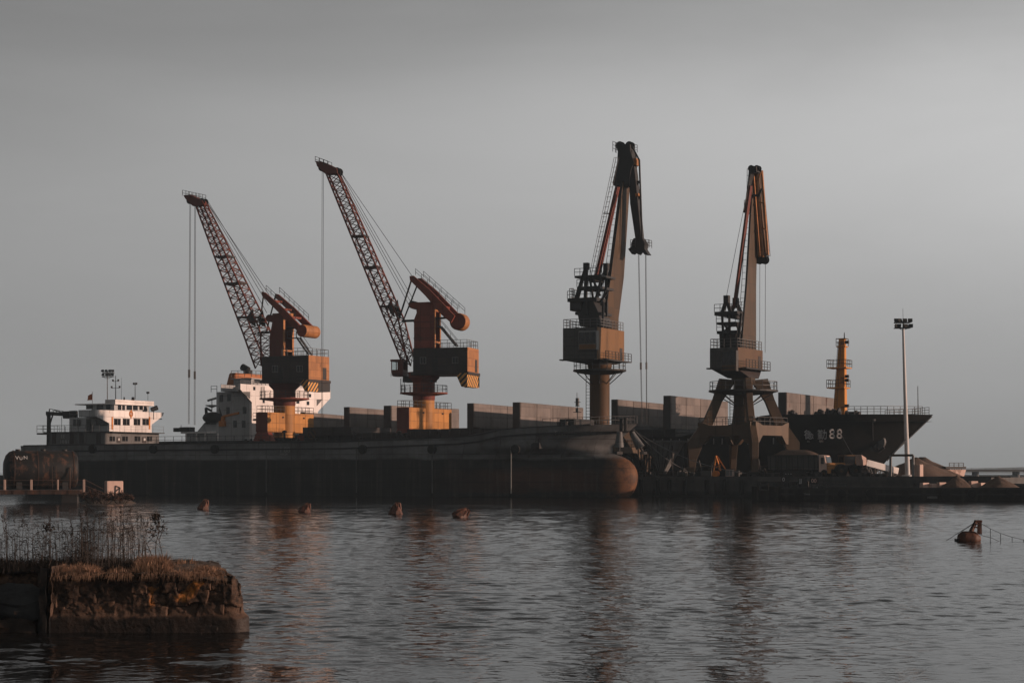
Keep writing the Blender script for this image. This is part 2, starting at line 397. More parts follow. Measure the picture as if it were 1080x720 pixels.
# bed under the water so that the river has a ground
g, nt_, b_ = new_mat('river_bed'); b_.inputs['Base Color'].default_value = (.04, .035, .03, 1)
mb = MB(); mb.grid([[(x, y, -6) for x in (-S, S)] for y in (-300, S)])
tag(mb.build('river_bed', g), kind='structure', label='muddy river bed under the water')

if HAZE > 0:
    m = bpy.data.materials.new('haze_air'); m.use_nodes = True; nt = m.node_tree
    for n in list(nt.nodes): nt.nodes.remove(n)
    out = nt.nodes.new('ShaderNodeOutputMaterial'); pv = nt.nodes.new('ShaderNodeVolumePrincipled')
    pv.inputs['Color'].default_value = (*HAZE_COL, 1); pv.inputs['Density'].default_value = HAZE
    nt.links.new(pv.outputs[0], out.inputs['Volume'])
    hz = MB().box(-9200, 9200, -320, 9200, -7, 75).build('haze', m); tag(hz, kind='stuff', label='thin grey haze lying over the river')
# ------------------------------------------------------------------ ships
def lerp_table(tab, x):
    if x <= tab[0][0]: return tab[0][1]
    for (a, b), (c, d) in zip(tab, tab[1:]):
        if x <= c: return b + (d - b) * (x - a) / (c - a)
    return tab[-1][1]

def hull_shape(L, half, deck, stem, entr, stern_x, stern_half, depth=-1.2, nt_=60, nz=12, flare=.35, bulb=False):
    """deck(x) height, stem(z) bow profile, entr bow entrance length; returns rows of points port+starboard and the deck rows"""
    ts = [i / nt_ for i in range(nt_ + 1)]
    ts = [1 - (1 - t) ** 1.5 for t in ts]
    rows_l, rows_r = [], []
    for t in ts:
        xd = -L + t * (L + stem(deck(0)))
        zd = deck(xd)
        l, r = [], []
        for j in range(nz + 1):
            z = depth + (zd - depth) * j / nz
            xe = stem(z); xs = stern_x(z)
            x = xs + t * (xe - xs)
            k = (z - depth) / (zd - depth)
            en = entr * (1.15 - flare * k)
            w = 1.0
            if x > xe - en:
                q = (x - (xe - en)) / en
                w = max(0.0, 1 - q ** (1.9 + 1.2 * k))
            if x < xs + 14:
                q = (xs + 14 - x) / 14
                w *= 1 - (1 - stern_half) * q ** 2 * (1.25 - .4 * k)
            b = half * w
            if bulb:
                zc_, zr_ = 2.6, 2.75
                bz = zr_ * math.sqrt(max(.01, 1 - ((z - zc_) / zr_) ** 2)) if z > zc_ else zr_ * math.sqrt(max(.05, 1 - ((z - zc_) / 4.2) ** 2))
                if x < -3: q = min(1, max(0, (x + 27) / 24)); low = half + (bz - half) * (q * q * (3 - 2 * q))
                else: low = bz * math.sqrt(max(0, 1 - ((x + 3) / (xe + 3 + 1e-6)) ** 2)) if xe > -2.95 else 0
                kz = min(1, max(0, (z - 4.2) / 2.6)); kz = kz * kz * (3 - 2 * kz)
                b = low * (1 - kz) + b * kz
            b *= min(1.0, .8 + .2 * ((z - depth) / 1.0)) if z < depth + 1 else 1
            l.append((x, -b, z)); r.append((x, b, z))
        rows_l.append(l); rows_r.append(r)
    return rows_l, rows_r

def build_hull(parent, mat, deckmat, rows, deck_drop=0.0):
    l, r = rows
    mb = MB(); mb.grid(l); mb.grid(r)
    s = [p for p in l[0]] + [p for p in reversed(r[0])]
    mb.add(s, [tuple(range(len(s)))])                       # transom
    h = mb.build('hull', mat, parent, smooth=True)
    d = MB(); d.grid([[ (a[-1][0], a[-1][1] * .97, a[-1][2] - deck_drop), (b[-1][0], b[-1][1] * .97, b[-1][2] - deck_drop)] for a, b in zip(l, r)])
    d.build('deck', deckmat, h)
    return h

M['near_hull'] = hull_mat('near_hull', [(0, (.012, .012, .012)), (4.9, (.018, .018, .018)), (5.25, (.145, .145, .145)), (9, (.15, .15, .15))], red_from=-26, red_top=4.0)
M['far_hull'] = hull_mat('far_hull', [(0, (.004, .004, .004)), (9, (.003, .003, .003)), (12, (.003, .003, .003))], dirt=.3)
M['antifoul'] = hull_mat('antifoul', [(-1, (.05, .03, .02)), (1.2, (.12, .045, .02)), (4.0, (.13, .05, .022)), (5.0, (.05, .035, .03)), (6, (.03, .028, .027))])

# ---------- the laden-light cargo ship lying along the quay, stern to the left
QF = Frame(15, 250, 27.0)
def near_ship():
    F = QF; L = 98
    t = thing('cargo_ship', 'long dark grey cargo ship with pinkish white bridge astern and rusty bulbous bow', 'cargo ship', F.O, F.rz)
    deck = lambda x: lerp_table([(-104, 7.3), (-40, 7.45), (-24, 7.9), (-19.5, 8.0), (-14.5, 9.0), (3, 9.7)], x)
    stem = lambda z: max(-1.9 + 3.5 * math.sqrt(max(0, 1 - ((z - 2.7) / (2.9 if z > 2.7 else 3.6)) ** 2)), lerp_table([(4.5, -3.4), (6, -2.8), (9.8, 1.9)], z))
    stx = lambda z: lerp_table([(-1.2, -95), (2.0, -96), (3.2, -98), (12, -99)], z)
    rows = hull_shape(L, 7.0, deck, stem, 19, stx, .72, nt_=110, nz=34, bulb=True)
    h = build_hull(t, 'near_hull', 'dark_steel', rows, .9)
    # rubbing strake, rail strip and scuppers along the side
    def side(x):  # y of the near side at deck level
        best = min(rows[0], key=lambda rr: abs(rr[-1][0] - x)); return best[-1][1]
    mb = MB()
    xs = [-97.5 + i * 3.05 for i in range(32)]
    for a, b in zip(xs, xs[1:]):
        mb.beam((a, side(a) - .06, deck(a) - .9), (b, side(b) - .06, deck(b) - .9), .16, .22)
        mb.beam((a, side(a), deck(a) + .04), (b, side(b), deck(b) + .04), .3, .12)
    mb.build('rubbing_strake', 'dark_steel_clean', t)
    mb = MB(); mb.rail([(x, side(x) + .25, deck(x) + .1) for x in xs[8:27]], 1.0, 2.0, .035, 2); mb.build('deck_railing', 'rail_dark', t)
    mb = MB(); mb.rail([(x, side(x) + .2, deck(x) + .1) for x in (-9, -6, -3, -.5, 1.6)], .95, 1.2, .04, 2)
    mb.build('bow_railing', 'rail_grey', t); mb = MB(); mb.rail([(x, -side(x) - .2, deck(x) + .1) for x in (-9, -6, -3, -.5, 1.6)], .95, 1.2, .04, 2); mb.build('bow_railing', 'rail_grey', t)
    # fenders and vertical drips down the plating
    for px in (281, 376, 456, 539):
        x, z = F.s(px, 480, -7.0)
        mb = MB(); mb.box(x - .06, x + .06, -7.07, -6.99, .5, 6.6); mb.build('draught_stripe', 'dim_lettering' if px in (539,) else 'grey_paint', t)
    for px in (99, 163, 228, 384, 457, 545):
        x, z = F.s(px, 472, -7.0)
        mb = MB(); mb.lathe([(.35, -.25), (.62, -.2), (.62, .2), (.35, .25)], 14, 'y', (x, -7.35, z - .2)); mb.build('tyre_fender', 'rubber', t, smooth=True)
        
    # hatch coamings with covers
    for px0, px1, zt in ((322, 371, 9.6), (376, 418, 8.7), (432, 461, 9.15), (468, 531, 9.15), (533, 572, 8.35)):
        x0, _ = F.s(px0, 460, -5); x1, _ = F.s(px1, 460, -5)
        mb = MB(); mb.box(x0, x1, -5, 5, 6.3, zt - 1.2)
        n = max(2, int((x1 - x0) / 1.6))
        for i in range(n + 1):
            xx = x0 + (x1 - x0) * i / n; mb.box(xx - .07, xx + .07, -5.25, -5.003, 6.3, zt - 1.25)
        c = mb.build('hatch_coaming', 'dark_steel', t)
        mb = MB(); mb.box(x0 - .2, x1 + .2, -5.35, 5.35, zt - 1.19, zt)
        for i in range(n):
            xx = x0 + (x1 - x0) * (i + .5) / n; mb.box(xx - .1, xx + .1, -5.43, -5.352, zt - 1.1, zt - .1)
        mb.build('hatch_cover', 'house_dark', c)
    x, z = F.s(329, 458, -5.45)
    mb = MB()      # yellow ring mark on a hatch cover end
    for k in range(20):
        a, b = 2 * math.pi * k / 20, 2 * math.pi * (k + 1) / 20
        if 3 < k < 7: continue
        mb.tube((x + .62 * math.cos(a), -5.5, z + .62 * math.sin(a)), (x + .62 * math.cos(b), -5.5, z + .62 * math.sin(b)), .09, None, 5)
    mb.beam((x - .3, -5.5, z + .35), (x + .4, -5.5, z - .45), .1, .2)
    mb.build('ring_mark', 'crane_ochre', t)
    # ventilators, pipes and winches between the hatches
    rv = random.Random(17)
    for px in (262, 300, 312, 374, 381, 421, 428, 464, 480, 512, 536, 545, 556, 566):
        x, z = F.s(px, 462, -5.9); h = rv.uniform(.9, 2.0)
        mb = MB()
        if rv.random() < .55: mb.tube((x, -5.9, 6.4), (x, -5.9, 6.9 + h), .16, None, 8); mb.lathe([(.16, 0), (.34, .05), (.34, .22), (.1, .36)], 10, 'z', (x, -5.9, 6.9 + h)); mb.build('ventilator', 'dark_steel', t)
        else: mb.lathe([(.1, -.5), (.42, -.48), (.42, -.4), (.26, -.38), (.26, .38), (.42, .4), (.42, .48), (.1, .5)], 12, 'x', (x, -5.9, 7.6)); mb.box(x - .6, x + .6, -6.3, -5.5, 6.4, 7.2); mb.build('deck_winch', 'dark_steel', t)
    mb = MB(); mb.path([(-80, -6.2, 7.0), (-62, -6.2, 7.05), (-61.5, -6.2, 7.6), (-40, -6.2, 7.65), (-27, -6.2, 7.9)], .1, 6); mb.build('deck_pipe', 'rail_dark', t)
    # grey accommodation block
    x0, _ = F.s(52, 463, -6.5); x1, _ = F.s(110.6, 463, -6.5); zt = F.s(110.6, 455.5, -6.5)[1]; zb = 6.2
    mb = MB(); mb.box(x0, x1, -6.5, 6.5, zb, zt); mb.box(x0 - 2.5, x0 + .01, -6.5, 6.5, zt - .25, zt)
    acc = mb.build('lower_house', 'grey_paint', t, bevel=.05)
    mb = MB(); mb.box(x0 - 1, x1 + .9, -6.7, 6.7, zt, zt + .12); mb.build('deck_edge', 'rail_dark', acc)
    def front_win(par, ya, yb, pyt, pyb, pxref, xf, name='window', mat='glass', dx=.06):
        # rectangle on a front face x = xf between local y values, heights read at column pxref
        z1 = zat(pxref, pyt, xf, (ya + yb) / 2); z0 = zat(pxref, pyb, xf, (ya + yb) / 2)
        mb = MB(); mb.box(xf - .02, xf + dx, ya, yb, z0, z1); o = mb.build(name, mat, par)
        return o, z0, z1
    def zat(px, py, xl, yl):
        p = F.w(xl, yl); return CAM.z - (py - HY) / FPX * p.y
    def ycol(px, xl):   # local y of the column px on the plane x = xl
        k = (px - 540) / FPX
        a = F.w(xl, 0); # (a.x + v.x*y) = k (a.y + v.y*y)
        return (k * a.y - a.x) / (F.v.x - k * F.v.y)
    for pa, pb in ((115.5, 121), (129, 134.5), (142, 147.6), (155, 160)):
        w, z0, z1 = front_win(acc, ycol(pa, x1), ycol(pb, x1), 460, 465, (pa + pb) / 2, x1)
        ym = (ycol(pa, x1) + ycol(pb, x1)) / 2
        MB().box(x1 + .061, x1 + .1, ym - .05, ym + .05, z0, z1).build('mullion', 'grey_paint', w)
    for pa in (125, 152):
        ya, yb = ycol(pa - 2, x1), ycol(pa + 2, x1)
        d, z0, z1 = front_win(acc, ya, yb, 460.5, 467, pa, x1, 'door', 'house_dark')
        MB().box(x1 + .061, x1 + .1, ya + .25, yb - .25, (z0 + z1) / 2 - .1, z1 - .2).build('pane', 'offwhite_paint', d)
    # side of the lower block: lettering patch and doors
    x, z = F.s(64, 462, -6.53)
    text_part('plate_lettering', 'EE', .85, 'dim_lettering', acc, face_neg_y(x, -6.53, z)); 
    x, z = F.s(63.5, 467.5, -6.53)
    text_part('plate_lettering', 'HHH', .75, 'dim_lettering', acc, face_neg_y(x, -6.53, z))
    for px in (57, 76, 86, 104):
        x, z = F.s(px, 468, -6.5)
        MB().box(x - .4, x + .4, -6.54, -6.48, z, z + 1.7).build('door', 'house_dark', acc)
    # white bridge block
    xa, _ = F.s(72, 448, -5.6); xb = x1 - .25
    z0 = zt + .12; z1 = F.s(72, 440, -5.6)[1]
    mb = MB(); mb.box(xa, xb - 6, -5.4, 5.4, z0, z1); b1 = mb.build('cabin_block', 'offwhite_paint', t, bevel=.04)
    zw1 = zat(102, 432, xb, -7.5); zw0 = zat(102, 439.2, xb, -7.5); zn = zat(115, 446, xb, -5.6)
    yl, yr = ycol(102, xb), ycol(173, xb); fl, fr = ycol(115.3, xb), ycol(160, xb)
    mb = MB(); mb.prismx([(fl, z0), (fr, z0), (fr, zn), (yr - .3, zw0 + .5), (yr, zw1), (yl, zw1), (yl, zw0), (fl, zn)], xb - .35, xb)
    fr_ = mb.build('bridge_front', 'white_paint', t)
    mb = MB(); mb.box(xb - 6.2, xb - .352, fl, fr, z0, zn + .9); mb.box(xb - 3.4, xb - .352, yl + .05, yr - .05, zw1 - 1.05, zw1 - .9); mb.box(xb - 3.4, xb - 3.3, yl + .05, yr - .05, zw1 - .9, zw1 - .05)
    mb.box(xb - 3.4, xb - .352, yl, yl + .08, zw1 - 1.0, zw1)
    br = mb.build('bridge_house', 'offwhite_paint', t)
    for pa, pb in ((120.2, 127), (129.5, 136.5), (141, 147.6), (150.2, 156.5)):
        ya, yb = ycol(pa, xb), ycol(pb, xb)
        w, a, b = front_win(fr_, ya, yb, 441.6, 448.2, (pa + pb) / 2, xb)
        ym = (ya + yb) / 2
        mb = MB(); mb.box(xb + .061, xb + .09, ya - .07, yb + .07, b, b + .1); mb.box(xb + .061, xb + .09, ym - .04, ym + .04, a, b); mb.build('window_frame', 'midgrey_paint', w)
    for pa in (118.3, 157.6):
        y = ycol(pa, xb); MB().box(xb - .02, xb + .05, y - .16, y + .16, zat(pa, 452.5, xb, y), zat(pa, 439.5, xb, y)).build('orange_stripe', 'orange_paint', fr_)
    # emblem: a ring with a bar and a little tail
    y = ycol(138, xb); z = zat(138, 436.3, xb, y); mb = MB()
    for k in range(16):
        a, b = 2 * math.pi * k / 16, 2 * math.pi * (k + 1) / 16
        mb.tube((xb + .04, y + .36 * math.cos(a), z + .42 * math.sin(a)), (xb + .04, y + .36 * math.cos(b), z + .42 * math.sin(b)), .09, None, 5)
    mb.box(xb + .01, xb + .09, y - .07, y + .07, z - .75, z + .6); mb.build('emblem', 'orange_paint', fr_)
    # side windows of the cabin block
    for pa, pb in ((77.5, 84.5),):
        xx0, zz = F.s(pa, 449, -5.4); xx1, _ = F.s(pb, 449, -5.4)
        w = MB().box(xx0, xx1, -5.46, -5.38, zz, zz + 1.0).build('window', 'glass', b1)
        MB().box((xx0 + xx1) / 2 - .05, (xx0 + xx1) / 2 + .05, -5.5, -5.461, zz, zz + 1.0).build('mullion', 'offwhite_paint', w)
    xx, zz = F.s(93, 454, -5.4); MB().box(xx - .35, xx + .35, -5.45, -5.38, zz, zz + 1.75).build('door', 'grey_paint', b1)
    xx, zz = F.s(102.5, 448.5, -5.4); MB().box(xx - .3, xx + 2.0, -5.46, -5.38, zz, zz + .95).build('window', 'glass', b1)
    # wheelhouse
    wx1 = xb - .7; wx0, _ = F.s(88, 430, -5.0); wl, wr = ycol(120.5, wx1), ycol(157, wx1)
    za, zc = zw1 - .1, zat(121, 426.3, wx1, wl)
    mb = MB(); mb.box(wx0, wx1, wl, wr, z1, zc); wh = mb.build('wheelhouse', 'offwhite_paint', t)
    for pa, pb in ((124.3, 131.5), (133.5, 145), (147, 154.3)):
        w, a, b = front_win(wh, ycol(pa, wx1), ycol(pb, wx1), 427.4, 432.2, (pa + pb) / 2, wx1)
        ym = (ycol(pa, wx1) + ycol(pb, wx1)) / 2
        MB().box(wx1 + .061, wx1 + .09, ym - .06, ym + .06, a, b).build('mullion', 'white_paint', w)
    for pa, pb in ((91, 98), (102, 109), (112, 116.5)):
        xx0, zz = F.s(pa, 431.5, wl); xx1, _ = F.s(pb, 431.5, wl)
        MB().box(xx0, xx1, wl - .05, wl + .02, zz, zz + .75).build('window', 'glass', wh)
    rx0, _ = F.s(79, 426, wl - .5); rz0 = zc; rz1 = zat(120, 421, wx1 + .7, wl)
    mb = MB(); mb.box(wx0 + 3, wx1 + .6, wl - .5, wr + .5, rz0, rz1 - .02); mb.box(rx0, wx0 + 3, wl - .5, wr + .5, rz0, rz0 + .16)
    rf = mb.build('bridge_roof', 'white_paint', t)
    # rails aft
    mb = MB(); mb.rail([(xb - 6, -5.3, z1), (xa, -5.3, z1), (xa, 5.3, z1)], 1.0, 1.3, .035); mb.rail([(x1 - 1, -6.5, zt + .1), (x0 - 2.4, -6.5, zt + .1), (x0 - 2.4, 6.5, zt + .1)], 1.0, 1.3, .035)
    mb.rail([(x1 + .75, -6.6, zt + .12), (x1 + .75, 6.6, zt + .12)], .95, 2.6, .022)
    mb.build('house_railing', 'rail_grey', t)
    # stern davit
    a = F.s3(51.5, 470, -4); b = F.s3(52.3, 431, -4); c = F.s3(51.5, 437, -4)
    mb = MB(); mb.tube(a, c, .38, .3, 8); mb.tube(c, b, .12, .08, 6); mb.beam(c + Vector((-.4, 0, .2)), F.s3(79, 437.5, -4), .45, .55)
    mb.tube(b, F.s3(75, 435, -4), .05, None, 4); mb.tube(F.s3(57, 432.5, -4), F.s3(78, 438, -4), .08, None, 4)
    for q in range(6):
        p_ = .15 + q * .14
        mb.tube(b.lerp(F.s3(75, 435, -4), p_), c.lerp(F.s3(79, 437.5, -4), p_ + .05), .05, None, 4)
    mb.tube(F.s3(49.5, 437, -4), F.s3(52, 446, -4), .12, None, 5); mb.tube(F.s3(55.5, 438, -4), F.s3(53, 446, -4), .12, None, 5)
    mb.tube(F.s3(65, 439, -4), F.s3(65, 458, -4), .035, None, 4)
    dv = mb.build('stern_davit', 'dark_steel', t)
    mb = MB(); p = F.s3(75, 437, -4); mb.box(p.x - 1.2, p.x + .9, -4.6, -3.4, p.z - .6, p.z + .5); mb.build('winch', 'dark_steel', dv, bevel=.1)
    # masts on the roof
    def mast(px, pyb, pyt, yy, bars, rr=.06):
        a = F.s3(px, pyb, yy); b = F.s3(px, pyt, yy); mb = MB(); mb.tube(a, b, rr, rr * .6, 5)
        for py, half in bars:
            c = F.s3(px, py, yy); mb.tube(c - Vector((half, 0, 0)), c + Vector((half, 0, 0)), .045, None, 4); mb.box(c.x - half - .1, c.x - half + .1, yy - .1, yy + .1, c.z, c.z + .3); mb.box(c.x + half - .1, c.x + half + .1, yy - .1, yy + .1, c.z, c.z + .3)
        return mb.build('radar_mast', 'dark_steel', rf)
    mast(122, 426, 396, -1, [(402, .5), (409, .75)], .08); mast(142.5, 421, 403, 0, [(405.5, .25)], .06); mast(128, 424, 398, -2, [], .03); mast(156, 422, 414, 3, [(415, .12)], .04)
    for px in (131, 139.5, 141):
        p = F.s3(px, 421, 1); mb = MB(); mb.tube(p - Vector((0, 0, .4)), p + Vector((0, 0, .35)), .16, .1, 8); mb.build('deck_light', 'dark_steel', rf)
    p = F.s3(162, 432, 4.6); mb = MB(); mb.tube(p + Vector((0, 0, -1.5)), p, .06, None, 5); mb.tube(p + Vector((-.2, -.3, 0)), p + Vector((.3, .5, .35)), .32, .38, 10); mb.build('search_light', 'dark_steel', fr_)
    # flag on its staff
    a = F.s3(97.3, 426, -3); b = F.s3(97.5, 413, -3); mb = MB(); mb.tube(a, b, .04, None, 5); st = mb.build('flag_staff', 'rail_grey', rf)
    mb = MB(); rowsf = []
    for i in range(7):
        q = i / 6; top = F.s3(97.4 - 5.2 * q ** 1.2, 414.2 + 3.5 * q, -3); bot = F.s3(96.8 - 4.8 * q, 421.5 + .8 * q, -3)
        w = .12 * math.sin(q * 7); rowsf.append([top.lerp(bot, k / 4) + Vector((0, w * (1 + .4 * k), 0)) for k in range(5)])
    mb.grid(rowsf); fl_ = mb.build('flag', 'red_flag', st, smooth=True); sm = fl_.modifiers.new('s', 'SOLIDIFY'); sm.thickness = .02
    # bow: name, signal mast, bollards, anchors
    x, z = F.s(584.5, 458.8, -5.2)
    def bow_y(x, z):
        best = None
        for rr in rows[0]:
            for p in rr:
                d = (p[0] - x) ** 2 + (p[2] - z) ** 2
                if best is None or d < best[0]: best = (d, p[1])
        return best[1]
    for k, chh in enumerate(('T', 'H', '1', 'I', 'L')):
        xx, zz = F.s(584.5 + k * 5, 458.9, -6); y_ = bow_y(xx, zz); xx, zz = F.s(584.5 + k * 5, 458.9, y_)
        text_part('bow_lettering', chh, .85, 'dim_lettering', t, face_neg_y(xx, y_ - .12, zz), .1)
    x, z = F.s(294.5, 476.8, -7.05); text_part('side_lettering', '1:88', 1.05, 'dim_lettering', t, face_neg_y(x, -7.03, z), .03)
    x, z = F.s(294.5, 479.8, -7.05); text_part('side_lettering', 'WHCM', .42, 'dim_lettering', t, face_neg_y(x, -7.03, z), .03)
    mb = MB(); a = F.s3(609.5, 452, 0); mb.tube((a.x, 0, 8.3), F.s3(608.5, 414, 0), .09, .04, 5)
    for py, hw in ((424, .45), (428, .3), (434.5, .6)):
        c = F.s3(609, py, 0); mb.tube(c - Vector((hw, 0, 0)), c + Vector((hw, 0, 0)), .06, None, 4); mb.box(c.x - .18, c.x + .18, -.18, .18, c.z, c.z + .55)
    mb.build('signal_mast', 'rail_grey', t)
    mb = MB(); a = F.s3(600, 452, 0); b = F.s3(617, 452, 0); mb.box(a.x, b.x, -3, 3, 7.6, F.s3(600, 441.5, -3).z); mb.build('forecastle_house', 'dark_steel', t, bevel=.08)
    mb = MB()
    for px in (589, 592, 597, 655, 660):
        x, z = F.s(px, 452, -4); zz = deck(x); mb.tube((x, -4, zz - 1), (x, -4, zz + .55), .22, None, 8); mb.lathe([(.3, 0), (.3, .12)], 8, 'z', (x, -4, zz + .55))
    mb.build('bollard', 'dark_steel', t)
    # anchor bolsters
    x, z = F.s(652, 455.5, -3); 
    for yy, pxs in ((-2.6, (652, 655.5, 651.8, 472)), (2.7, (668, 455, 675, 474))):
        if yy < 0:
            a = F.s3(653.5, 455, yy - .6); b = F.s3(653.0, 471, yy - .4)
        else:
            a = F.s3(666, 455.5, yy - 1); b = F.s3(675.5, 472, yy - .8)
        mb = MB(); mb.tube(a, b, .35, .62, 12); an = mb.build('anchor_bolster', 'grey_paint', t, smooth=True)
        mb = MB(); d = (b - a).normalized(); mb.tube(b - d * .2, b + d * .9, .16, None, 8); mb.beam(b + d * .8 + Vector((0, -.9, 0)), b + d * .8 + Vector((0, .9, 0)), .3, .35); mb.build('anchor', 'dark_steel', an)
    return t
near_ship()

# ---------- the big bulk carrier on the far side of the quay, bow to the right
tipw = None
_d = Vector(((985 - 540) / FPX, 1, 0)); _t = ((QF.O - CAM).dot(QF.v) + 45) / _d.dot(QF.v)
FF = Frame(_d.x * _t, _d.y * _t, 27.0)
def far_ship():
    F = FF; L = 136
    t = thing('bulk_carrier', 'big black bulk carrier beyond the quay with raised hatch covers and white bow lettering', 'bulk carrier', F.O, F.rz)
    deck = lambda x: lerp_table([(-140, 8.6), (-33, 8.6), (-29, 9.6), (-24.5, 10.6), (-22, 11.7), (-10, 11.6), (1, 11.7)], x)
    stem = lambda z: lerp_table([(-1.2, -10.5), (2, -9.5), (5.9, -6.3), (11.8, .0)], z)
    stx = lambda z: lerp_table([(-1.2, -129), (3.0, -131), (5, -135), (12, -137)], z)
    rows = hull_shape(L, 11.0, deck, stem, 26, stx, .75, nt_=70, flare=.4)
    build_hull(t, 'far_hull', 'dark_steel', rows, 1.0)
    def side(x):
        return min(rows[0], key=lambda rr: abs(rr[-1][0] - x))[-1][1]
    # pale stem bar
    mb = MB(); prev = None
    for i in range(10):
        z = 5.0 + i * .72; p = Vector((stem(z) + .03, 0, z))
        if prev is not None: mb.tube(prev, p, .13, None, 6)
        prev = p
    mb.build('stem_bar', 'midgrey_paint', t)
    # raised hatch covers (pairs standing on end)
    # (left face px, top py, right px limit, bottom py)
    for px, pt, pb, ed, tl in ((322, 434.5, 458, 5, .5), (369, 429, 455.5, 6, .4), (413, 427.5, 460, 8, 0), (500, 425, 451, 7, .3), (549, 424, 457, 8, .3), (652, 421, 448, 7, .3), (708, 417, 452, 8, .3), (830, 413.5, 450, 9, .3)):
        x, zt_ = F.s(px, pt, -9.5); xe, _ = F.s(px - ed, pt, -9.5); zb_ = F.s(px, pb, -9.5)[1]
        yb = 10.5
        mb = MB(); th = x - xe
        mb.hexa([(xe, -9.5, zb_), (x, -9.5, zb_), (x + 1.6, yb, zb_ - .2), (xe + 1.6, yb, zb_ - .2)], [(xe, -9.5, zt_), (x, -9.5, zt_), (x + 1.6, yb, zt_ - tl), (xe + 1.6, yb, zt_ - tl)])
        hc = mb.build('raised_hatch_cover', 'hatch_paint', t, bevel=.08)
        mb = MB()
        for z in (zb_ + .5, (zb_ + zt_) / 2, zt_ - .35): mb.box(xe + .1, x - .1, -9.62, -9.502, z - .08, z + .08)
        mb.box(xe - .02, x - .12, -9.56, -9.502, zb_, zt_)
        mb.build('cover_edge', 'hatch_edge', hc)
        mb = MB()
        for k in range(1, 4):
            q = k / 4; yy = -9.5 + 20 * q; mb.beam((x + 1.6 * q + .01, yy, zb_), (x + 1.6 * q + .01, yy, zt_ - tl * q - .1), .08, .04)
        mb.build('cover_rib', 'hatch_paint', hc)
        # coaming below
        mb = MB(); mb.box(xe - 6.5, x + .8, -9.8, 9.8, 8.0, min(zb_ - .02, 10.6)); mb.box(xe - 6.6, x + .9, -10.0, 10, min(zb_ - .3, 10.3) - .25, min(zb_ - .3, 10.3)); mb.build('hatch_coaming', 'dark_steel', t)
    # deck stanchions in front of the hatches (pale pipes)
    mb = MB()
    for px in range(690, 830, 9):
        x, z = F.s(px, 466, -10.9)
        if random.random() < .75: mb.tube((x, -11.02, 7.4), (x, -11.02, 8.3), .09, None, 5)
    mb.build('hull_bracket', 'midgrey_paint', t)
    mb = MB(); mb.rail([(-112 + i * 4, -10.7, 8.6) for i in range(21)], 1.05, 2.0, .04); mb.build('deck_railing', 'rail_dark', t)
    # superstructure
    def zat(py, xl, yl): return CAM.z - (py - HY) / FPX * F.w(xl, yl).y
    def ycol(px, xl):
        k = (px - 540) / FPX; a = F.w(xl, 0); return (k * a.y - a.x) / (F.v.x - k * F.v.y)
    x0, _ = F.s(228, 440, -10.2); x1, _ = F.s(263, 440, -10.2); ztop = F.s(240, 413, -10.2)[1]
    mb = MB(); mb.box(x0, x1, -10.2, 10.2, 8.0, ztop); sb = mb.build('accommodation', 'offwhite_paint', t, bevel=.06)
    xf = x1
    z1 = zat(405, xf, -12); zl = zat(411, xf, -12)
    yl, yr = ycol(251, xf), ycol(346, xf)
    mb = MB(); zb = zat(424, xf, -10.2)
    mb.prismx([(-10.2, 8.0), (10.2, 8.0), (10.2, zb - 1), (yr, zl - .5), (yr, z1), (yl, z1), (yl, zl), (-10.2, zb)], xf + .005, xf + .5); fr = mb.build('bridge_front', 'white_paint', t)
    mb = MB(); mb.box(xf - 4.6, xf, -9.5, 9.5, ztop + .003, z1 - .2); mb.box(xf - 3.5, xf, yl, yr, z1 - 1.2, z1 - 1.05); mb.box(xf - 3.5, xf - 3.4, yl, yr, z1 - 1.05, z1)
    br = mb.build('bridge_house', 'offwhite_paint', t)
    # wing openings on the front
    for pa, pb in ((254.5, 263.5), (334, 340)):
        ya, yb = ycol(pa, xf + .5), ycol(pb, xf + .5)
        if pa < 300: mb = MB(); mb.prismx([(ya, zat(413, xf, ya)), (yb, zat(413, xf, yb)), (yb, zat(420.5, xf, yb))], xf + .45, xf + .56)
        else: mb = MB(); mb.prismx([(ya, zat(421, xf, ya)), (yb, zat(421, xf, yb)), (ya, zat(428, xf, ya))], xf + .45, xf + .56)
        mb.build('wing_opening', 'grey_paint', fr)
    for pa, pb, a, b in ((312.5, 315.5, 421.5, 425.5), (323.5, 326, 422.5, 426.5), (325.5, 328, 414.5, 418), (267, 269, 411, 414.5), (277, 279, 423, 427)):
        mb = MB(); mb.box(xf + .45, xf + .56, ycol(pa, xf + .5), ycol(pb, xf + .5), zat(b, xf, 4), zat(a, xf, 4)); mb.build('window', 'glass', fr)
    for px, py in ((233.5, 420), (241.5, 419), (240.5, 433), (258, 432.5), (257, 447), (248, 447)):
        x, z = F.s(px, py, -10.2); mb = MB(); mb.box(x - .35, x + .35, -10.25, -10.15, z - .6, z + .6); mb.build('window', 'glass', sb)
    # upper wheelhouse roof and rails
    mb = MB(); mb.box(xf - 4.4, xf - .8, -8.5, 8.5, z1 - .2, zat(399.5, xf, -8.5)); mb.box(xf - 4.7, xf - .4, -9, 9, zat(399.5, xf, -8.5) + .003, zat(398.5, xf, -8.5)); wh = mb.build('wheelhouse', 'offwhite_paint', t)
    zz = zat(404, xf, -8.5)
    for k in range(7):
        y = -7.6 + k * 2.3; mb = MB(); mb.box(xf - .82, xf - .74, y, y + 1.6, zz + .2, zz + .75); mb.build('window', 'glass', wh)
    zr = zat(397, xf, -8.5)
    mb = MB(); mb.rail([(xf - 4.6, -8.9, zr), (xf - .5, -8.9, zr), (xf - .5, 8.9, zr)], 1.05, 1.4, .05); mb.rail([(x0, -10, ztop), (xf - 8, -10, ztop)], 1.05, 1.4, .05)
    mb.rail([(xf + .4, yl + .1, z1), (xf + .4, -6, z1)], .6, 1.2, .05)
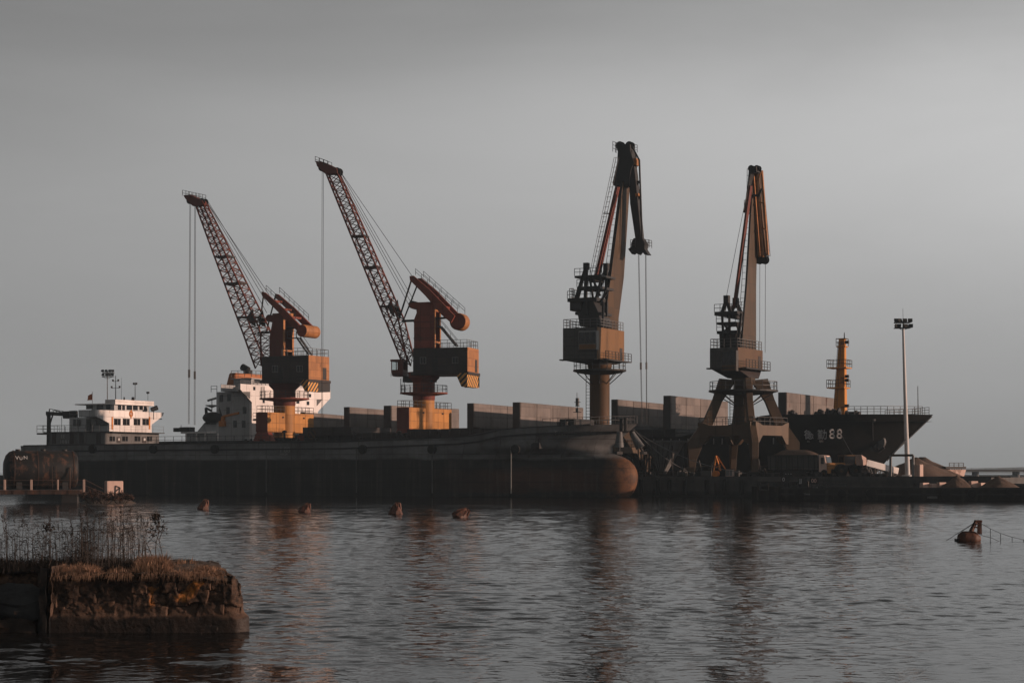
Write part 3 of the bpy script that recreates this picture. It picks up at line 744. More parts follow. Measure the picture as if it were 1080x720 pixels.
    mb.build('house_railing', 'rail_grey', t)
    # balconies on the front (behind the crane)
    mb = MB(); mb.rail([(xf + 1.4, -9.5, 12.3), (xf + 1.4, 9.5, 12.3)], 1.1, 1.2, .05); mb.box(xf + .5, xf + 1.5, -9.6, 9.6, 12.1, 12.3); mb.build('front_gallery', 'rail_grey', fr)
    # funnel
    a, _ = F.s(237, 410, -6.5); b, _ = F.s(247, 410, -6.5); zf = F.s(240, 393, -6.5)[1]
    mb = MB(); mb.hexa([(a - .2, -6.5, ztop), (b, -6.5, ztop), (b, 5, ztop), (a - .2, 5, ztop)], [(a + .5, -6.0, zf), (b, -6.0, zf), (b, 4.6, zf), (a + .5, 4.6, zf)]); fu = mb.build('funnel', 'funnel_orange', t, bevel=.2)
    mb = MB(); p = F.s3(253, 393.5, -1); p.x = (a + b) / 2; mb.tube(p - Vector((0, 0, .3)), p + Vector((0, 0, .5)), .8, None, 12); mb.tube(p + Vector((.1, 0, .5)), p + Vector((-1.2, 0, 1.1)), .55, .6, 12); mb.build('exhaust_pipe', 'lamp_black', fu)
    # aft deck house
    xs0, _ = F.s(194, 462, -10.3); xs1, _ = F.s(250, 462, -10.3); za = F.s(220, 455.5, -10.3)[1]
    mb = MB(); mb.box(xs0, x0 - .02, -9.6, 9.6, 7.7, za - .2); ah = mb.build('aft_deck_house', 'offwhite_paint', t)
    mb = MB(); mb.box(xs0 - .6, x0 - .02, -10.4, 10.4, za - .197, za + .12); mb.build('boat_deck', 'white_paint', ah)
    mb = MB()
    for px in (196, 207, 216, 229.5):
        x, z = F.s(px, 460, -10.3); mb.tube((x, -10.2, 7.7), (x, -10.2, za - .2), .16, None, 6)
    mb.build('deck_post', 'white_paint', ah)
    mb = MB(); a = F.s3(208, 455, -9.5); b = F.s3(214, 441, -9.5); mb.hexa([(a.x, -9.5, za + .12), (x0 - .03, -9.5, za + .12), (x0 - .03, -2, za + .12), (a.x, -2, za + .12)], [(b.x, -9, za + 1.7), (x0 - .03, -9, za + 1.7), (x0 - .03, -2, za + 1.7), (b.x, -2, za + 1.7)])
    mb.build('machinery_casing', 'offwhite_paint', ah)
    for pxa, pya, pxb, pyb in ((219, 443, 217, 430), (236, 442, 232, 430)):
        mb = MB(); a = F.s3(pxa, pya + 4, -10); b = F.s3(pxb, pyb, -10); mb.tube(a, b, .4, .22, 8); mb.tube(b, b + Vector((1.1, 0, -.5)), .2, None, 6); mb.build('boat_davit', 'dark_steel', t)
    mb = MB(); a = F.s3(214, 440.5, -10); b = F.s3(236, 440.5, -10); n = 10; prof = []
    for i in range(n + 1):
        q = i / n; prof.append((.15 + .85 * math.sin(math.pi * min(1, max(0, q))) ** .5, (b.x - a.x) * q))
    mb.lathe(prof, 12, 'x', (a.x, -10, a.z)); mb.build('lifeboat', 'dark_steel', t, smooth=True)
    mb = MB(); a = F.s3(235, 447, -10.3); b = F.s3(235.5, 439, -10.3); c = F.s3(252, 435.3, -10.3); mb.tube(a, b, .45, .35, 8); mb.beam(b, c, .3, .35); mb.box(a.x - .5, a.x + .6, -10.8, -9.8, a.z - .4, a.z + .5); mb.build('provision_crane', 'orange_paint', t)
    mb = MB(); a = F.s3(196, 455, -10); mb.box(a.x - .9, a.x + 1.2, -10.6, -9, za + .12, za + .9); mb.box(a.x - 2.4, a.x - 1.0, -10.4, -9.2, za + .12, za + .8); mb.tube((a.x - 1, -10, za), (a.x - 1, -10, za + 1.3), .06, None, 5); mb.build('stern_winch', 'dark_steel', t, bevel=.1)
    # stern radar mast
    mb = MB(); a = F.s3(223.5, 443, -2); b = F.s3(223.5, 421, -2); mb.tube(a, b, .12, .07, 6); mb.tube(b + Vector((-.9, 0, -.2)), b + Vector((.9, 0, .2)), .2, None, 6); mb.lathe([(.05, 0), (1.1, .35), (1.15, .5), (.05, .55)], 10, 'z', (a.x, -2, F.s3(223, 430, -2).z)); mb.build('radar_mast', 'offwhite_paint', t)
    # foremast
    mb = MB(); a = F.s3(886, 436, 0); b = F.s3(888.5, 357, 0)
    wb, wt = .95, .45
    mb.hexa([(a.x - wb, -.65, 10.4), (a.x + wb, -.65, 10.4), (a.x + wb, .65, 10.4), (a.x - wb, .65, 10.4)], [(b.x - wt, -.4, b.z), (b.x + wt, -.4, b.z), (b.x + wt, .4, b.z), (b.x - wt, .4, b.z)])
    fm = mb.build('foremast', 'mast_yellow', t, bevel=.06)
    for py, pl, pr in ((387.5, 873, 897.5), (408.5, 873, 895.5), (365, 882.5, 894)):
        c = F.s3((pl + pr) / 2, py, 0); hw = (F.s3(pr, py, 0).x - F.s3(pl, py, 0).x) / 2 * .82; yy = 1.5 if py > 370 else .8
        mb = MB(); mb.box(c.x - hw, c.x + hw, -yy, yy, c.z - .16, c.z); pf = mb.build('mast_platform', 'mast_yellow', fm)
        mb = MB(); mb.rail([(c.x - hw, -yy, c.z), (c.x + hw, -yy, c.z), (c.x + hw, yy, c.z), (c.x - hw, yy, c.z), (c.x - hw, -yy, c.z)], 1.1, 1.1, .05); mb.build('platform_railing', 'crane_brown', pf)
    mb = MB(); c = F.s3(890, 352, 0); mb.tube((b.x + .3, 0, b.z), (b.x + .3, 0, c.z + .2), .1, .06, 5)
    for py in (361, 397, 401, 428):
        c = F.s3(893, py, -.6); mb.box(c.x - .2, c.x + .35, -.9, -.5, c.z - .2, c.z + .25); mb.tube((c.x - .9, -.6, c.z - .2), (c.x + .3, -.6, c.z - .1), .06, None, 4)
    mb.build('navigation_light', 'dark_steel', fm)
    mb = MB()
    a0, b0 = F.s3(881, 430, -1), F.s3(885.5, 360, -.6)
    for k in range(30): q = k / 30; p = a0.lerp(b0, q); mb.tube(p - Vector((.25, 0, 0)), p + Vector((.25, 0, 0)), .03, None, 4)
    mb.tube(a0 - Vector((.25, 0, 0)), b0 - Vector((.25, 0, 0)), .04, None, 4); mb.tube(a0 + Vector((.25, 0, 0)), b0 + Vector((.25, 0, 0)), .04, None, 4); mb.build('mast_ladder', 'crane_brown', fm)
    # deck machinery on the forecastle
    for px, py, w in ((872, 434, 1.6), (879, 432.5, 1.3), (866, 436, 1.2), (898, 434.5, 1.1), (902, 435.5, .9), (858, 441, 1.1), (851, 442, 1.0)):
        p = F.s3(px, py, -5); zz = deck(p.x) - 1
        mb = MB(); mb.lathe([(.15, -w * .8), (w * .62, -w * .75), (w * .62, -w * .55), (w * .4, -w * .5), (w * .4, w * .5), (w * .62, w * .55), (w * .62, w * .75), (.15, w * .8)], 14, 'x', (p.x, -5, p.z - w * .35)); mb.box(p.x - w * .7, p.x + w * .7, -5.6, -4.4, zz, p.z - w * .35); mb.build('windlass', 'dark_steel', t)
    mb = MB()
    for px in (835.5, 866.5):
        p = F.s3(px, 436, -8.6); mb.tube((p.x, p.y, 9), (p.x, p.y, p.z - .2), .28, .24, 8); mb.lathe([(.24, -.2), (.5, 0), (.5, .3), (.1, .55)], 10, 'z', (p.x, p.y, p.z))
    mb.build('vent_cowl', 'dark_steel', t)
    mb = MB()
    for px in (858, 860, 862, 864): p = F.s3(px, 440, -9); mb.tube((p.x, -9, 9.5), (p.x, -9, p.z), .1, None, 5)
    mb.build('rail_post', 'midgrey_paint', t)
    # bow railing
    xs = [-10, -7.5, -5, -3, -1.2]
    mb = MB(); mb.rail([(x, side(x) + .1, deck(x)) for x in xs], 1.15, 1.1, .05, 3); mb.build('bow_railing', 'rail_grey', t); mb = MB(); mb.rail([(x, -side(x) - .1, deck(x)) for x in xs], 1.15, 1.1, .05, 3); mb.build('bow_railing', 'rail_grey', t)
    p = F.s3(968.5, 437, 0); mb = MB(); mb.tube((p.x, 0, 10.6), F.s3(968, 407, 0), .09, .05, 5); mb.build('jack_staff', 'rail_grey', t)
    # name on the bow, read on the side towards the quay
    def flare_pt(px, py):
        y = -9.5
        for _ in range(6):
            x, z = F.s(px, py, y); best = None
            for rr in rows[0]:
                for q in rr:
                    d = (q[0] - x) ** 2 + (q[2] - z) ** 2
                    if best is None or d < best[0]: best = (d, q[1])
            y = best[1]
        x, z = F.s(px, py, y); return Vector((x, y, z))
    def hull_text(body, px, py, h_px, px_end, mat, name):
        a = flare_pt(px, py); b = flare_pt(px_end, py)
        d = (b - a); h = h_px * F.w(a.x, a.y).y / FPX
        up = (flare_pt(px, py - h_px) - a); up = up.normalized() * (up.length / h)
        e = d.normalized(); nn = e.cross(up.normalized()).normalized()
        m_ = Matrix(((e.x, up.x, nn.x, a.x + .05), (e.y, up.y, nn.y, a.y - .22), (e.z, up.z, nn.z, a.z), (0, 0, 0, 1)))
        o = text_part(name, body, h / .72 if body.isdigit() else h / .9, mat, t, m_, .1)
        wd = max(v.co.x for v in o.data.vertices)
        return o, d.length
    hull_text('德', 848, 462, 9.5, 860, 'lettering', 'hull_lettering'); hull_text('勤', 862, 462, 9.5, 873, 'lettering', 'hull_lettering')
    hull_text('8', 874.3, 462, 10, 881, 'lettering', 'hull_lettering'); hull_text('8', 882.0, 462, 10, 890, 'lettering', 'hull_lettering')
    hull_text('DE', 851.5, 466, 2.2, 856, 'dim_lettering', 'hull_lettering'); hull_text('QIN', 864, 466, 2.2, 871, 'dim_lettering', 'hull_lettering')
    # hawse pipe with anchor, and draught line
    p = flare_pt(927, 466); mb = MB(); mb.lathe([(1.0, -.3), (1.15, 0), (.9, .15)], 16, 'y', (p.x, p.y - .2, p.z)); hp = mb.build('hawse_pipe', 'grey_paint', t, smooth=True)
    mb = MB(); mb.beam((p.x, p.y - .5, p.z + .9), (p.x, p.y - .6, p.z - 1.4), .3, .3); mb.beam((p.x - 1.0, p.y - .7, p.z - .8), (p.x, p.y - .6, p.z - 1.5), .3, .35); mb.beam((p.x + 1.0, p.y - .7, p.z - .8), (p.x, p.y - .6, p.z - 1.5), .3, .35); mb.build('anchor', 'dark_steel', hp)
    a = flare_pt(921, 443); b = flare_pt(922, 480); mb = MB(); mb.tube(a + Vector((0, -.25, 0)), b + Vector((0, -.4, 0)), .07, None, 5); mb.lathe([(.05, -.2), (.28, 0), (.05, .2)], 8, 'y', (a.x + .2, a.y - .3, a.z)); mb.build('mooring_rope', 'rail_grey', t)
    return t
far_ship()
# ------------------------------------------------------------------ quay
QZ = 2.63
def quay():
    m, nt, b = new_mat('quay_concrete')
    c = ramp(nt, noise(nt, .5, (1, 1, .4), 7, .65), [(.3, (.035, .034, .033)), (.55, (.07, .067, .064)), (.75, (.10, .095, .09))])
    s = sepz(nt); z2 = mth(nt, 'ADD', s[2], mth(nt, 'MULTIPLY', noise(nt, 1.5, (1, 1, 1)), .5))
    c = mixc(nt, ramp(nt, mth(nt, 'MULTIPLY', z2, .4), [(.2, (1, 1, 1)), (.45, (0, 0, 0))]), c, (.02, .019, .017))
    nt.links.new(c, b.inputs['Base Color']); b.inputs['Roughness'].default_value = .85
    M['concrete'] = m
    mb = MB()
    y0, y1, xa, xb = 8.5, 33.2, -128, 46
    mb.box(xa, xb, y0, y1, 1.9, QZ)
    mb.box(xa, xb, y0 + .9, y1 - .9, -5, 1.899)
    mb.box(xa, xb, y0 - .12, y0 - .002, 2.2, QZ + .1)          # coping
    x = xa
    while x < xb:
        mb.box(x, x + 2.2, y0 + .05, y0 + .898, -4, 1.898)     # piers between openings
        mb.box(x + 2.2, x + 9, y0 + .3, y0 + .898, .75, 1.898)
        x += 9.0
    q = mb.build('quay', m); q.location = QF.O; q.rotation_euler = (0, 0, QF.rz)
    tag(q, 'long dark concrete quay under the cranes', kind='structure')
    # rails
    mb = MB()
    for y, xb in ((9.3, 46), (19.5, 46), (18.9, -22), (31.8, -12)): mb.box(xa, xb, y - .07, y + .07, QZ + .003, QZ + .15)
    r = mb.build('crane_rails', 'dark_steel'); r.location = QF.O; r.rotation_euler = (0, 0, QF.rz)
    tag(r, 'pair of steel crane rails laid along the quay', kind='structure')
quay()

def V(*a): return Vector(a)
M['crane_end'] = paint('crane_end', (.17, .082, .026), rust=.3, var=.25, rustcol=(.1, .05, .025))
def clear_glass():
    m, nt, b = new_mat('clear_glass'); b.inputs['Base Color'].default_value = (.8, .85, .85, 1); b.inputs['Roughness'].default_value = .05; b.inputs['Transmission Weight'].default_value = 1.0; b.inputs['IOR'].default_value = 1.05
    return m
M['clear_glass'] = clear_glass()
# ------------------------------------------------------------------ lattice-jib cranes (left pair)
def lattice_part(mb, L, Rr, HW, n, rc=.11, rb=.055):
    """four-chord lattice; L, Rr: polylines (x,z); HW: half widths at the polyline's ends (list of (t,hw))"""
    def at(pl, t):
        ds = [0]
        for a, b in zip(pl, pl[1:]): ds.append(ds[-1] + math.dist(a, b))
        s = t * ds[-1]
        for i in range(len(pl) - 1):
            if s <= ds[i + 1] + 1e-9:
                q = (s - ds[i]) / (ds[i + 1] - ds[i]); return (pl[i][0] + (pl[i + 1][0] - pl[i][0]) * q, pl[i][1] + (pl[i + 1][1] - pl[i][1]) * q)
        return pl[-1]
    st = []
    for i in range(n + 1):
        t = i / n; hw = lerp_table(HW, t); l = at(L, t); r = at(Rr, t)
        st.append((V(l[0], -hw, l[1]), V(r[0], -hw, r[1]), V(r[0], hw, r[1]), V(l[0], hw, l[1])))
    for a, b in zip(st, st[1:]):
        for k in range(4): mb.tube(a[k], b[k], rc, None, 5, False)
    for i, (a, b) in enumerate(zip(st, st[1:])):
        for k in range(4):
            k2 = (k + 1) % 4
            mb.tube(a[k], a[k2], rb, None, 4, False)
            if i % 2 == 0: mb.tube(a[k], b[k2], rb, None, 4, False)
            else: mb.tube(a[k2], b[k], rb, None, 4, False)
            if k in (0, 2): mb.tube(a[k2] if i % 2 == 0 else a[k], b[k] if i % 2 == 0 else b[k2], rb * .8, None, 4, False)
    return st

def lattice_crane(label, c):
    base = QF.on(c['px'], 25.4); F = Frame(base.x, base.y, c['yaw'], QZ)
    t = thing('harbour_crane', label, 'crane', (base.x, base.y, QZ), F.rz, 'cranes along the quay')
    PR = Matrix.Rotation(-R(QF.deg - c['yaw']), 4, 'Z')         # portal stands square to the quay
    G = Frame(base.x, base.y, QF.deg, QZ)
    zc = lambda py, yl=0: F.s(c['px'], py, yl)[1]
    zb0, zb1 = zc(c['beam'][1], -5), zc(c['beam'][0], -5)
    # portal: one box beam across the quay on two flared legs
    hw = 1.05
    mb = MB(PR); mb.box(-hw, hw, -6.3, 7.0, zb0, zb1)
    for y in (-3.8, 4.5): mb.box(hw, hw + .05, y - .08, y + .08, zb0 + .1, zb1 - .1)
    pb = mb.build('portal_beam', 'crane_yellow', t, bevel=.06)
    mb = MB(PR); mb.box(-hw - .03, hw + .02, -6.42, -6.302, zb0 + .02, zb1 - .02); mb.build('end_plate', 'crane_red_dark', pb)
    mb = MB(PR)
    for x, z, y in ((hw + .06, zb1 - .7, -2), (hw + .06, zb1 - .7, 4)): mb.box(x - .04, x + .06, y - .18, y + .18, z - .12, z + .12)
    mb.build('lamp', 'lamp_black', pb)
    for s in (-1, 1):
        y0, y1 = (s * 6.3, s * 5.1) if s < 0 else (5.8, 7.0)
        mb = MB(PR); mb.prism([(-4.3, .75), (-3.0, .75), (-.5, zb0 - 1.2), (.5, zb0 - 1.2), (3.0, .75), (4.3, .75), (hw, zb0 - .004), (-hw, zb0 - .004)], min(y0, y1), max(y0, y1)); lg = mb.build('portal_leg', 'crane_red', t, bevel=.05)
        ym = (y0 + y1) / 2
        for x in (-3.7, 3.7):
            mb = MB(PR); mb.box(x - 1.3, x + 1.3, ym - .35, ym + .35, .5, .748)
            for dx in (-.8, .8): mb.lathe([(.3, -.2), (.3, .2)], 14, 'y', (x + dx, ym, .3 + .15))
            mb.build('bogie', 'dark_steel', lg)
    mb = MB(PR); mb.rail([(hw, -6.2, zb1), (-hw, -6.2, zb1), (-hw, 6.9, zb1), (hw, 6.9, zb1), (hw, -6.2, zb1)], 1.05, 1.2, .04); mb.build('portal_railing', 'rail_dark', pb)
    # column
    rr = c['colr']; zr = zc(c['ring'], 0)
    mb = MB(); mb.lathe([(rr, zb0 - .8), (rr, zr - 1.2)], 28); mb.build('lower_column', 'crane_yellow', t, smooth=True)
    zh0 = zc(c['house'][3], 0)
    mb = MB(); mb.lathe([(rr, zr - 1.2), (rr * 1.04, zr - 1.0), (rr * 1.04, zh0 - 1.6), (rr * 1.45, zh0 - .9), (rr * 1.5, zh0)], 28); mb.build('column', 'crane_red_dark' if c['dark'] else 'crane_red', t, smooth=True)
    R2 = c['ringr']
    mb = MB(); mb.lathe([(rr * 1.05, zr - .5), (R2, zr - .2), (R2, zr), (rr * 1.05, zr)], 28); rg = mb.build('ring_platform', 'crane_red', t)
    mb = MB(); n = 20; pts = [(R2 * .97 * math.cos(2 * math.pi * k / n), R2 * .97 * math.sin(2 * math.pi * k / n), zr) for k in range(n + 1)]; mb.rail(pts, 1.1, 1.2, .045); mb.build('platform_railing', 'rail_dark', rg)
    mb = MB(); a = F.s3(*c['lad'][0], -rr - .6); b = F.s3(*c['lad'][1], -rr - .6)
    for dx in (-.3, .3): mb.tube(a + V(dx, 0, 0), b + V(dx, 0, 0), .05, None, 4)
    for k in range(12): p = a.lerp(b, k / 11); mb.tube(p - V(.3, 0, 0), p + V(.3, 0, 0), .03, None, 4)
    mb.build('ladder', 'rail_dark', rg)
    # machine house
    hy = c['hw']; x0 = F.s(c['house'][0], c['house'][2], -hy)[0]; x1 = F.s(c['house'][1], c['house'][2], -hy)[0]
    zt = F.s(c['house'][0], c['house'][2], -hy)[1]; zb = F.s(c['house'][0], c['house'][3], -hy)[1]
    mb = MB(); mb.box(x0, x1 - .06, -hy, hy, zb, zt); mb.box(x0 - .3, x1 + .2, -hy - .25, hy + .25, zb - .45, zb - .003); hs = mb.build('machine_house', 'house_dark', t, bevel=.05)
    mb = MB(); mb.box(x1 - .057, x1 + .02, -hy, hy, zb, zt); ep = mb.build('end_wall', 'crane_orange', hs)
    mb = MB(); mb.box(x1 + .021, x1 + .06, hy - 2.0, hy - .9, zb + .1, zb + 2.0); mb.build('door', 'house_dark', ep)
    for px0, px1, py0, py1 in c['wins']:
        a, z1_ = F.s(px0, py0, -hy); b, z0_ = F.s(px1, py1, -hy)
        w = MB().box(a, b, -hy - .04, -hy + .02, z0_, z1_).build('window', 'glass', hs)
        mb = MB(); f_ = .07
        mb.box(a - f_, b + f_, -hy - .09, -hy - .043, z1_, z1_ + f_); mb.box(a - f_, b + f_, -hy - .09, -hy - .043, z0_ - f_, z0_); mb.box(a - f_, a, -hy - .09, -hy - .043, z0_, z1_); mb.box(b, b + f_, -hy - .09, -hy - .043, z0_, z1_); mb.box((a + b) / 2 - .03, (a + b) / 2 + .03, -hy - .09, -hy - .043, z0_, z1_)
        mb.build('window_frame', 'midgrey_paint', w)
    a, z0_ = F.s(c['door'], c['house'][3], -hy); mb = MB(); mb.box(a - .42, a + .42, -hy - .05, -hy + .02, zb + .05, zb + 1.95); mb.build('door', 'dark_steel', hs)
    mb = MB(); mb.rail([(c['railx'](x0, x1), -hy + .1, zt), (x1 - .1, -hy + .1, zt), (x1 - .1, hy - .1, zt), (x0 + .5, hy - .1, zt)], 1.15, 1.1, .045); mb.build('roof_railing', 'rail_grey', hs)
    # ballast with warning stripes
    b = c['bal']; xa, za = F.s(b[0], b[2], -hy); xb_, zb_ = F.s(b[1], b[3], -hy)
    mb = MB(); mb.prism([(xa, za - .5), (xa + .5, za), (xb_, za), (xb_, zb_), (xa + .7, zb_)], -hy - .3, c['bald']); mb.build('ballast', 'hazard', t)
    mb = MB(); mb.box(x1 - 2.2, x1 + .12, c['bald'] + .02, hy + .1, zb_ + .1, zb - .46); mb.build('rear_walkway', 'dark_steel', t)
    # tower with its bracket
    tw = c['tw']; ty = 1.5
    pts = [F.s(px, py, -ty) for px, py in tw]
    mb = MB(); mb.prism(pts, -ty, -ty + .45); mb.prism(pts, ty - .45, ty)
    xr = max(p[0] for p in pts); zt2 = max(p[1] for p in pts); xl_ = pts[0][0]
    mb.box(xl_ + .25, xr - .02, -ty + .452, ty - .452, zt2 - 1.3, zt2 - .1); mb.box(xl_ + .25, xl_ + .6, -ty + .452, ty - .452, zt, zt2 - 3)
    mb.box(xl_ + .62, xr - .01, -ty + .452, ty - .452, zt + .9, zt + 1.15)
    zm = (zt + zt2) / 2
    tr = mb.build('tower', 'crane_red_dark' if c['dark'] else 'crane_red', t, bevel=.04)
    mb = MB()
    for s in (-1, 1):
        ya, yb_ = (-ty - .02, -ty + .47) if s < 0 else (ty - .47, ty + .02)
        mb.box(xr + .003, xr + .1, ya, yb_, zt + .01, zt2)
    mb.box(xr + .003, xr + .12, -ty + .472, ty - .472, zt2 - 1.2, zt2 - .05); mb.box(xr + .003, xr + .12, -ty + .472, ty - .472, zt + .85, zt + 1.15)
    mb.build('rear_flange', 'crane_orange', tr)
    mb = MB()
    for z in (zt + 1.6, zm + .6): mb.box(xl_ - .04, xr - .05, -ty - .06, -ty - .003, z - .06, z + .06)
    mb.build('stiffener', 'crane_red_dark', tr)
    br = [F.s(px, py, -ty) for px, py in c['br']]
    mb = MB(); mb.prism(br, -ty + .1, ty - .1); mb.build('tower_bracket', 'crane_red_dark' if c['dark'] else 'crane_red', tr, bevel=.06)
    mb = MB(); x_, z_ = br[0]; 
    for s in (-.8, 0, .8): mb.lathe([(.55, -.12), (.6, -.1), (.5, 0), (.6, .1), (.55, .12)], 16, 'y', (x_ + .5, s, z_ + .1))
    mb.build('rope_sheave', 'dark_steel', tr)
    # stair from tower down to the house roof
    a = F.s3(*c['st'][0], 0); b = F.s3(*c['st'][1], 0); mb = MB()
    for y in (-.45, .45): mb.beam(a + V(0, y, 0), b + V(0, y, 0), .08, .28); mb.tube(a + V(0, y, 1), b + V(0, y, 1), .04, None, 4)
    for k in range(9): p = a.lerp(b, (k + .5) / 9); mb.box(p.x - .14, p.x + .14, -.42, .42, p.z - .02, p.z + .03)
    for k in range(4): p = a.lerp(b, k / 3); mb.tube(p + V(0, -.45, 0), p + V(0, -.45, 1), .035, None, 4)
    mb.box(xr + .1, a.x + .1, -.6, .6, a.z - .1, a.z); mb.rail([(xr + .2, -.6, a.z), (a.x, -.6, a.z)], 1.0, .8, .04); mb.build('stair', 'rail_grey', t)
    # counterweight arm
    ay = 1.9
    arm = c['arm']
    mb = MB()
    for s in (-1, 1):
        pl = [F.s(px, py, 0) for px, py in arm]
        y0, y1 = (s * ay - .22, s * ay + .22)
        mb.prism(pl, y0, y1)
    n_ = len(arm) // 2
    pa, pe = F.s3(*arm[0], 0), F.s3(*arm[n_ - 1], 0)
    for q in (.2, .45, .7):
        p = pa.lerp(pe, q); mb.box(p.x - .2, p.x + .2, -ay + .22, ay - .22, p.z - .55, p.z - .2)
    am = mb.build('counterweight_arm', 'crane_red', t, bevel=.03)
    cw = F.s3(*c['cw'], 0); rw = c['cwr']; cy = c['cwy']
    mb = MB(); mb.lathe([(rw * .96, -cy), (rw, -cy + .1), (rw, cy - .1), (rw * .96, cy)], 32, 'y', cw); mb.build('counterweight', 'crane_orange', am, smooth=True)
    mb = MB(); mb.lathe([(rw * .93, -.03), (rw * .93, 0)], 32, 'y', (cw.x, -cy - .002, cw.z)); mb.build('counterweight_face', 'crane_red', am)
    mb = MB(); off = V(0, 0, .15)
    a, b = F.s3(*c['rl'][0], 0), F.s3(*c['rl'][1], 0)
    mb.rail([tuple(a + V(0, ay + .2, 0)), tuple(b + V(0, ay + .2, 0))], .95, 1.3, .04, 2); mb.rail([tuple(a + V(0, -ay + .2, 0)), tuple(b + V(0, -ay + .2, 0))], .95, 1.3, .04, 2); mb.build('arm_railing', 'rail_dark', am)
    # luffing links from the arm to the jib
    mb = MB()
    e = F.s3(*c['lk'][0], 0); f_ = F.s3(*c['lk'][1], 0)
    for y in (-1.7, 1.7): mb.beam(e + V(0, y, 0), f_ + V(0, y * .6, 0), .16, .22)
    mb.build('luffing_link', 'dark_steel', t)
    g = F.s3(*c['rk'][0], 0); h_ = F.s3(*c['rk'][1], 0); mb = MB(); mb.beam(g, h_, .3, .35); mb.build('luffing_rack', 'dark_steel', t)
    if 'rd' in c: g = F.s3(*c['rd'][0], 0); h_ = F.s3(*c['rd'][1], 0); mb = MB(); mb.tube(g, h_, .17, None, 6); mb.build('damper_rod', 'dark_steel', t)
    # jib
    Lp = [F.s(*p, 0) for p in c['jl']]; Rp = [F.s(*p, 0) for p in c['jr']]
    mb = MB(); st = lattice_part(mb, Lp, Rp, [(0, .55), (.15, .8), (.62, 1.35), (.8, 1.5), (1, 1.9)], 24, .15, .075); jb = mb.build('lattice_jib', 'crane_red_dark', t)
    mb = MB(); k = c['gus']; i = int(.74 * 24)
    for s in (0, 1):
        a = st[i][1 if s == 0 else 2]; b = st[i + 1][1 if s == 0 else 2]; d_ = st[i][0 if s == 0 else 3]; e_ = st[i + 1][0 if s == 0 else 3]
        y = a.y; mb = MB(); mb.prism([(a.x, a.z + .9), (b.x, b.z - .9), (e_.x * .4 + b.x * .6, e_.z * .4 + b.z * .6), (d_.x * .35 + a.x * .65, d_.z * .35 + a.z * .65)], y - .05, y + .05); mb.build('gusset', 'dark_steel', jb)
    for q in (.5, .35, .74): 
        mb = MB(); i = int(q * 24); a, b, e_, d_ = st[i]; mb.box(min(a.x, b.x) - .1, max(a.x, b.x) + .3, -abs(a.y) - .05, abs(a.y) + .05, (a.z + b.z) / 2 - .12, (a.z + b.z) / 2 + .12); mb.build('service_platform', 'dark_steel', jb)
    # jib head
    hd = c['head']
    mb = MB(); pts = [F.s(*p, 0) for p in hd]; mb.prism(pts, -.75, .75); hdp = mb.build('jib_head', 'crane_red_dark', jb, bevel=.05)
    mb = MB()
    for px, py in c['shv']:
        x_, z_ = F.s(px, py, 0)
        for y in (-.45, .45): mb.lathe([(.62, -.1), (.66, -.08), (.55, 0), (.66, .08), (.62, .1)], 16, 'y', (x_, y, z_))
    mb.build('rope_sheave', 'dark_steel', hdp)
    mb = MB(); a = F.s3(*c['hr'][0], 0); b = F.s3(*c['hr'][1], 0)
    for y in (-.8, .8): mb.rail([tuple(a + V(0, y, 0)), tuple(b + V(0, y, 0))], .9, .7, .045)
    mb.build('head_railing', 'rail_dark', hdp)
    # ropes: hoist falls and luffing ropes
    mb = MB(); rw_ = .036
    for px0, py0, px1, py1, y in c['falls']:
        a = F.s3(px0, py0, y); b = F.s3(px1, py1, y)
        mb.tube(a, b, rw_, None, 4)
        if c['sock']: p = a.lerp(b, c['sock']); mb.tube(p, p - V(0, 0, 1.3), .11, None, 6)
    mb.build('hoist_rope', 'wire', t)
    mb = MB()
    for px0, py0, px1, py1, y in c['luffs']: mb.tube(F.s3(px0, py0, y * .5), F.s3(px1, py1, y), .045, None, 4)
    mb.build('luffing_rope', 'wire', t)
    # cab
    if 'cab' in c:
        xa, za = F.s(c['cab'][0], c['cab'][2], -1.4); xb_, zb_ = F.s(c['cab'][1], c['cab'][3], -1.4)
        h2 = za - zb_
        mb = MB(); mb.prism([(xa + .25, zb_), (xb_, zb_), (xb_, zb_ + h2 * .38), (xa, zb_ + h2 * .38), (xa, zb_ + .6)], -1.4, .9); mb.box(xa - .1, xb_, -1.5, 1.0, za - .3, za)
        for x in (xa, xb_ - .9):
            for y in (-1.4, .78): mb.box(x, x + (.12 if x == xa else .9), y, y + .12, zb_ + h2 * .38, za - .3)
        cb = mb.build('cab', 'crane_red_dark', t)
        gm = M['clear_glass']
        MB().box(xa + .13, xb_ - .91, -1.36, -1.33, zb_ + h2 * .38, za - .3).build('window', gm, cb); MB().box(xa + .02, xa + .05, -1.27, .77, zb_ + h2 * .38, za - .3).build('windscreen', gm, cb)
        mb = MB(); mb.box(xb_ - .1, x0 + 2.5, -1.2, 1.2, zb - 1.4, zb - .46); mb.rail([(xa, -1.45, zb_ - .1), (xb_ + .9, -1.45, zb_ - .1)], .5, .8, .035); mb.build('cab_support', 'dark_steel', cb)
    return t

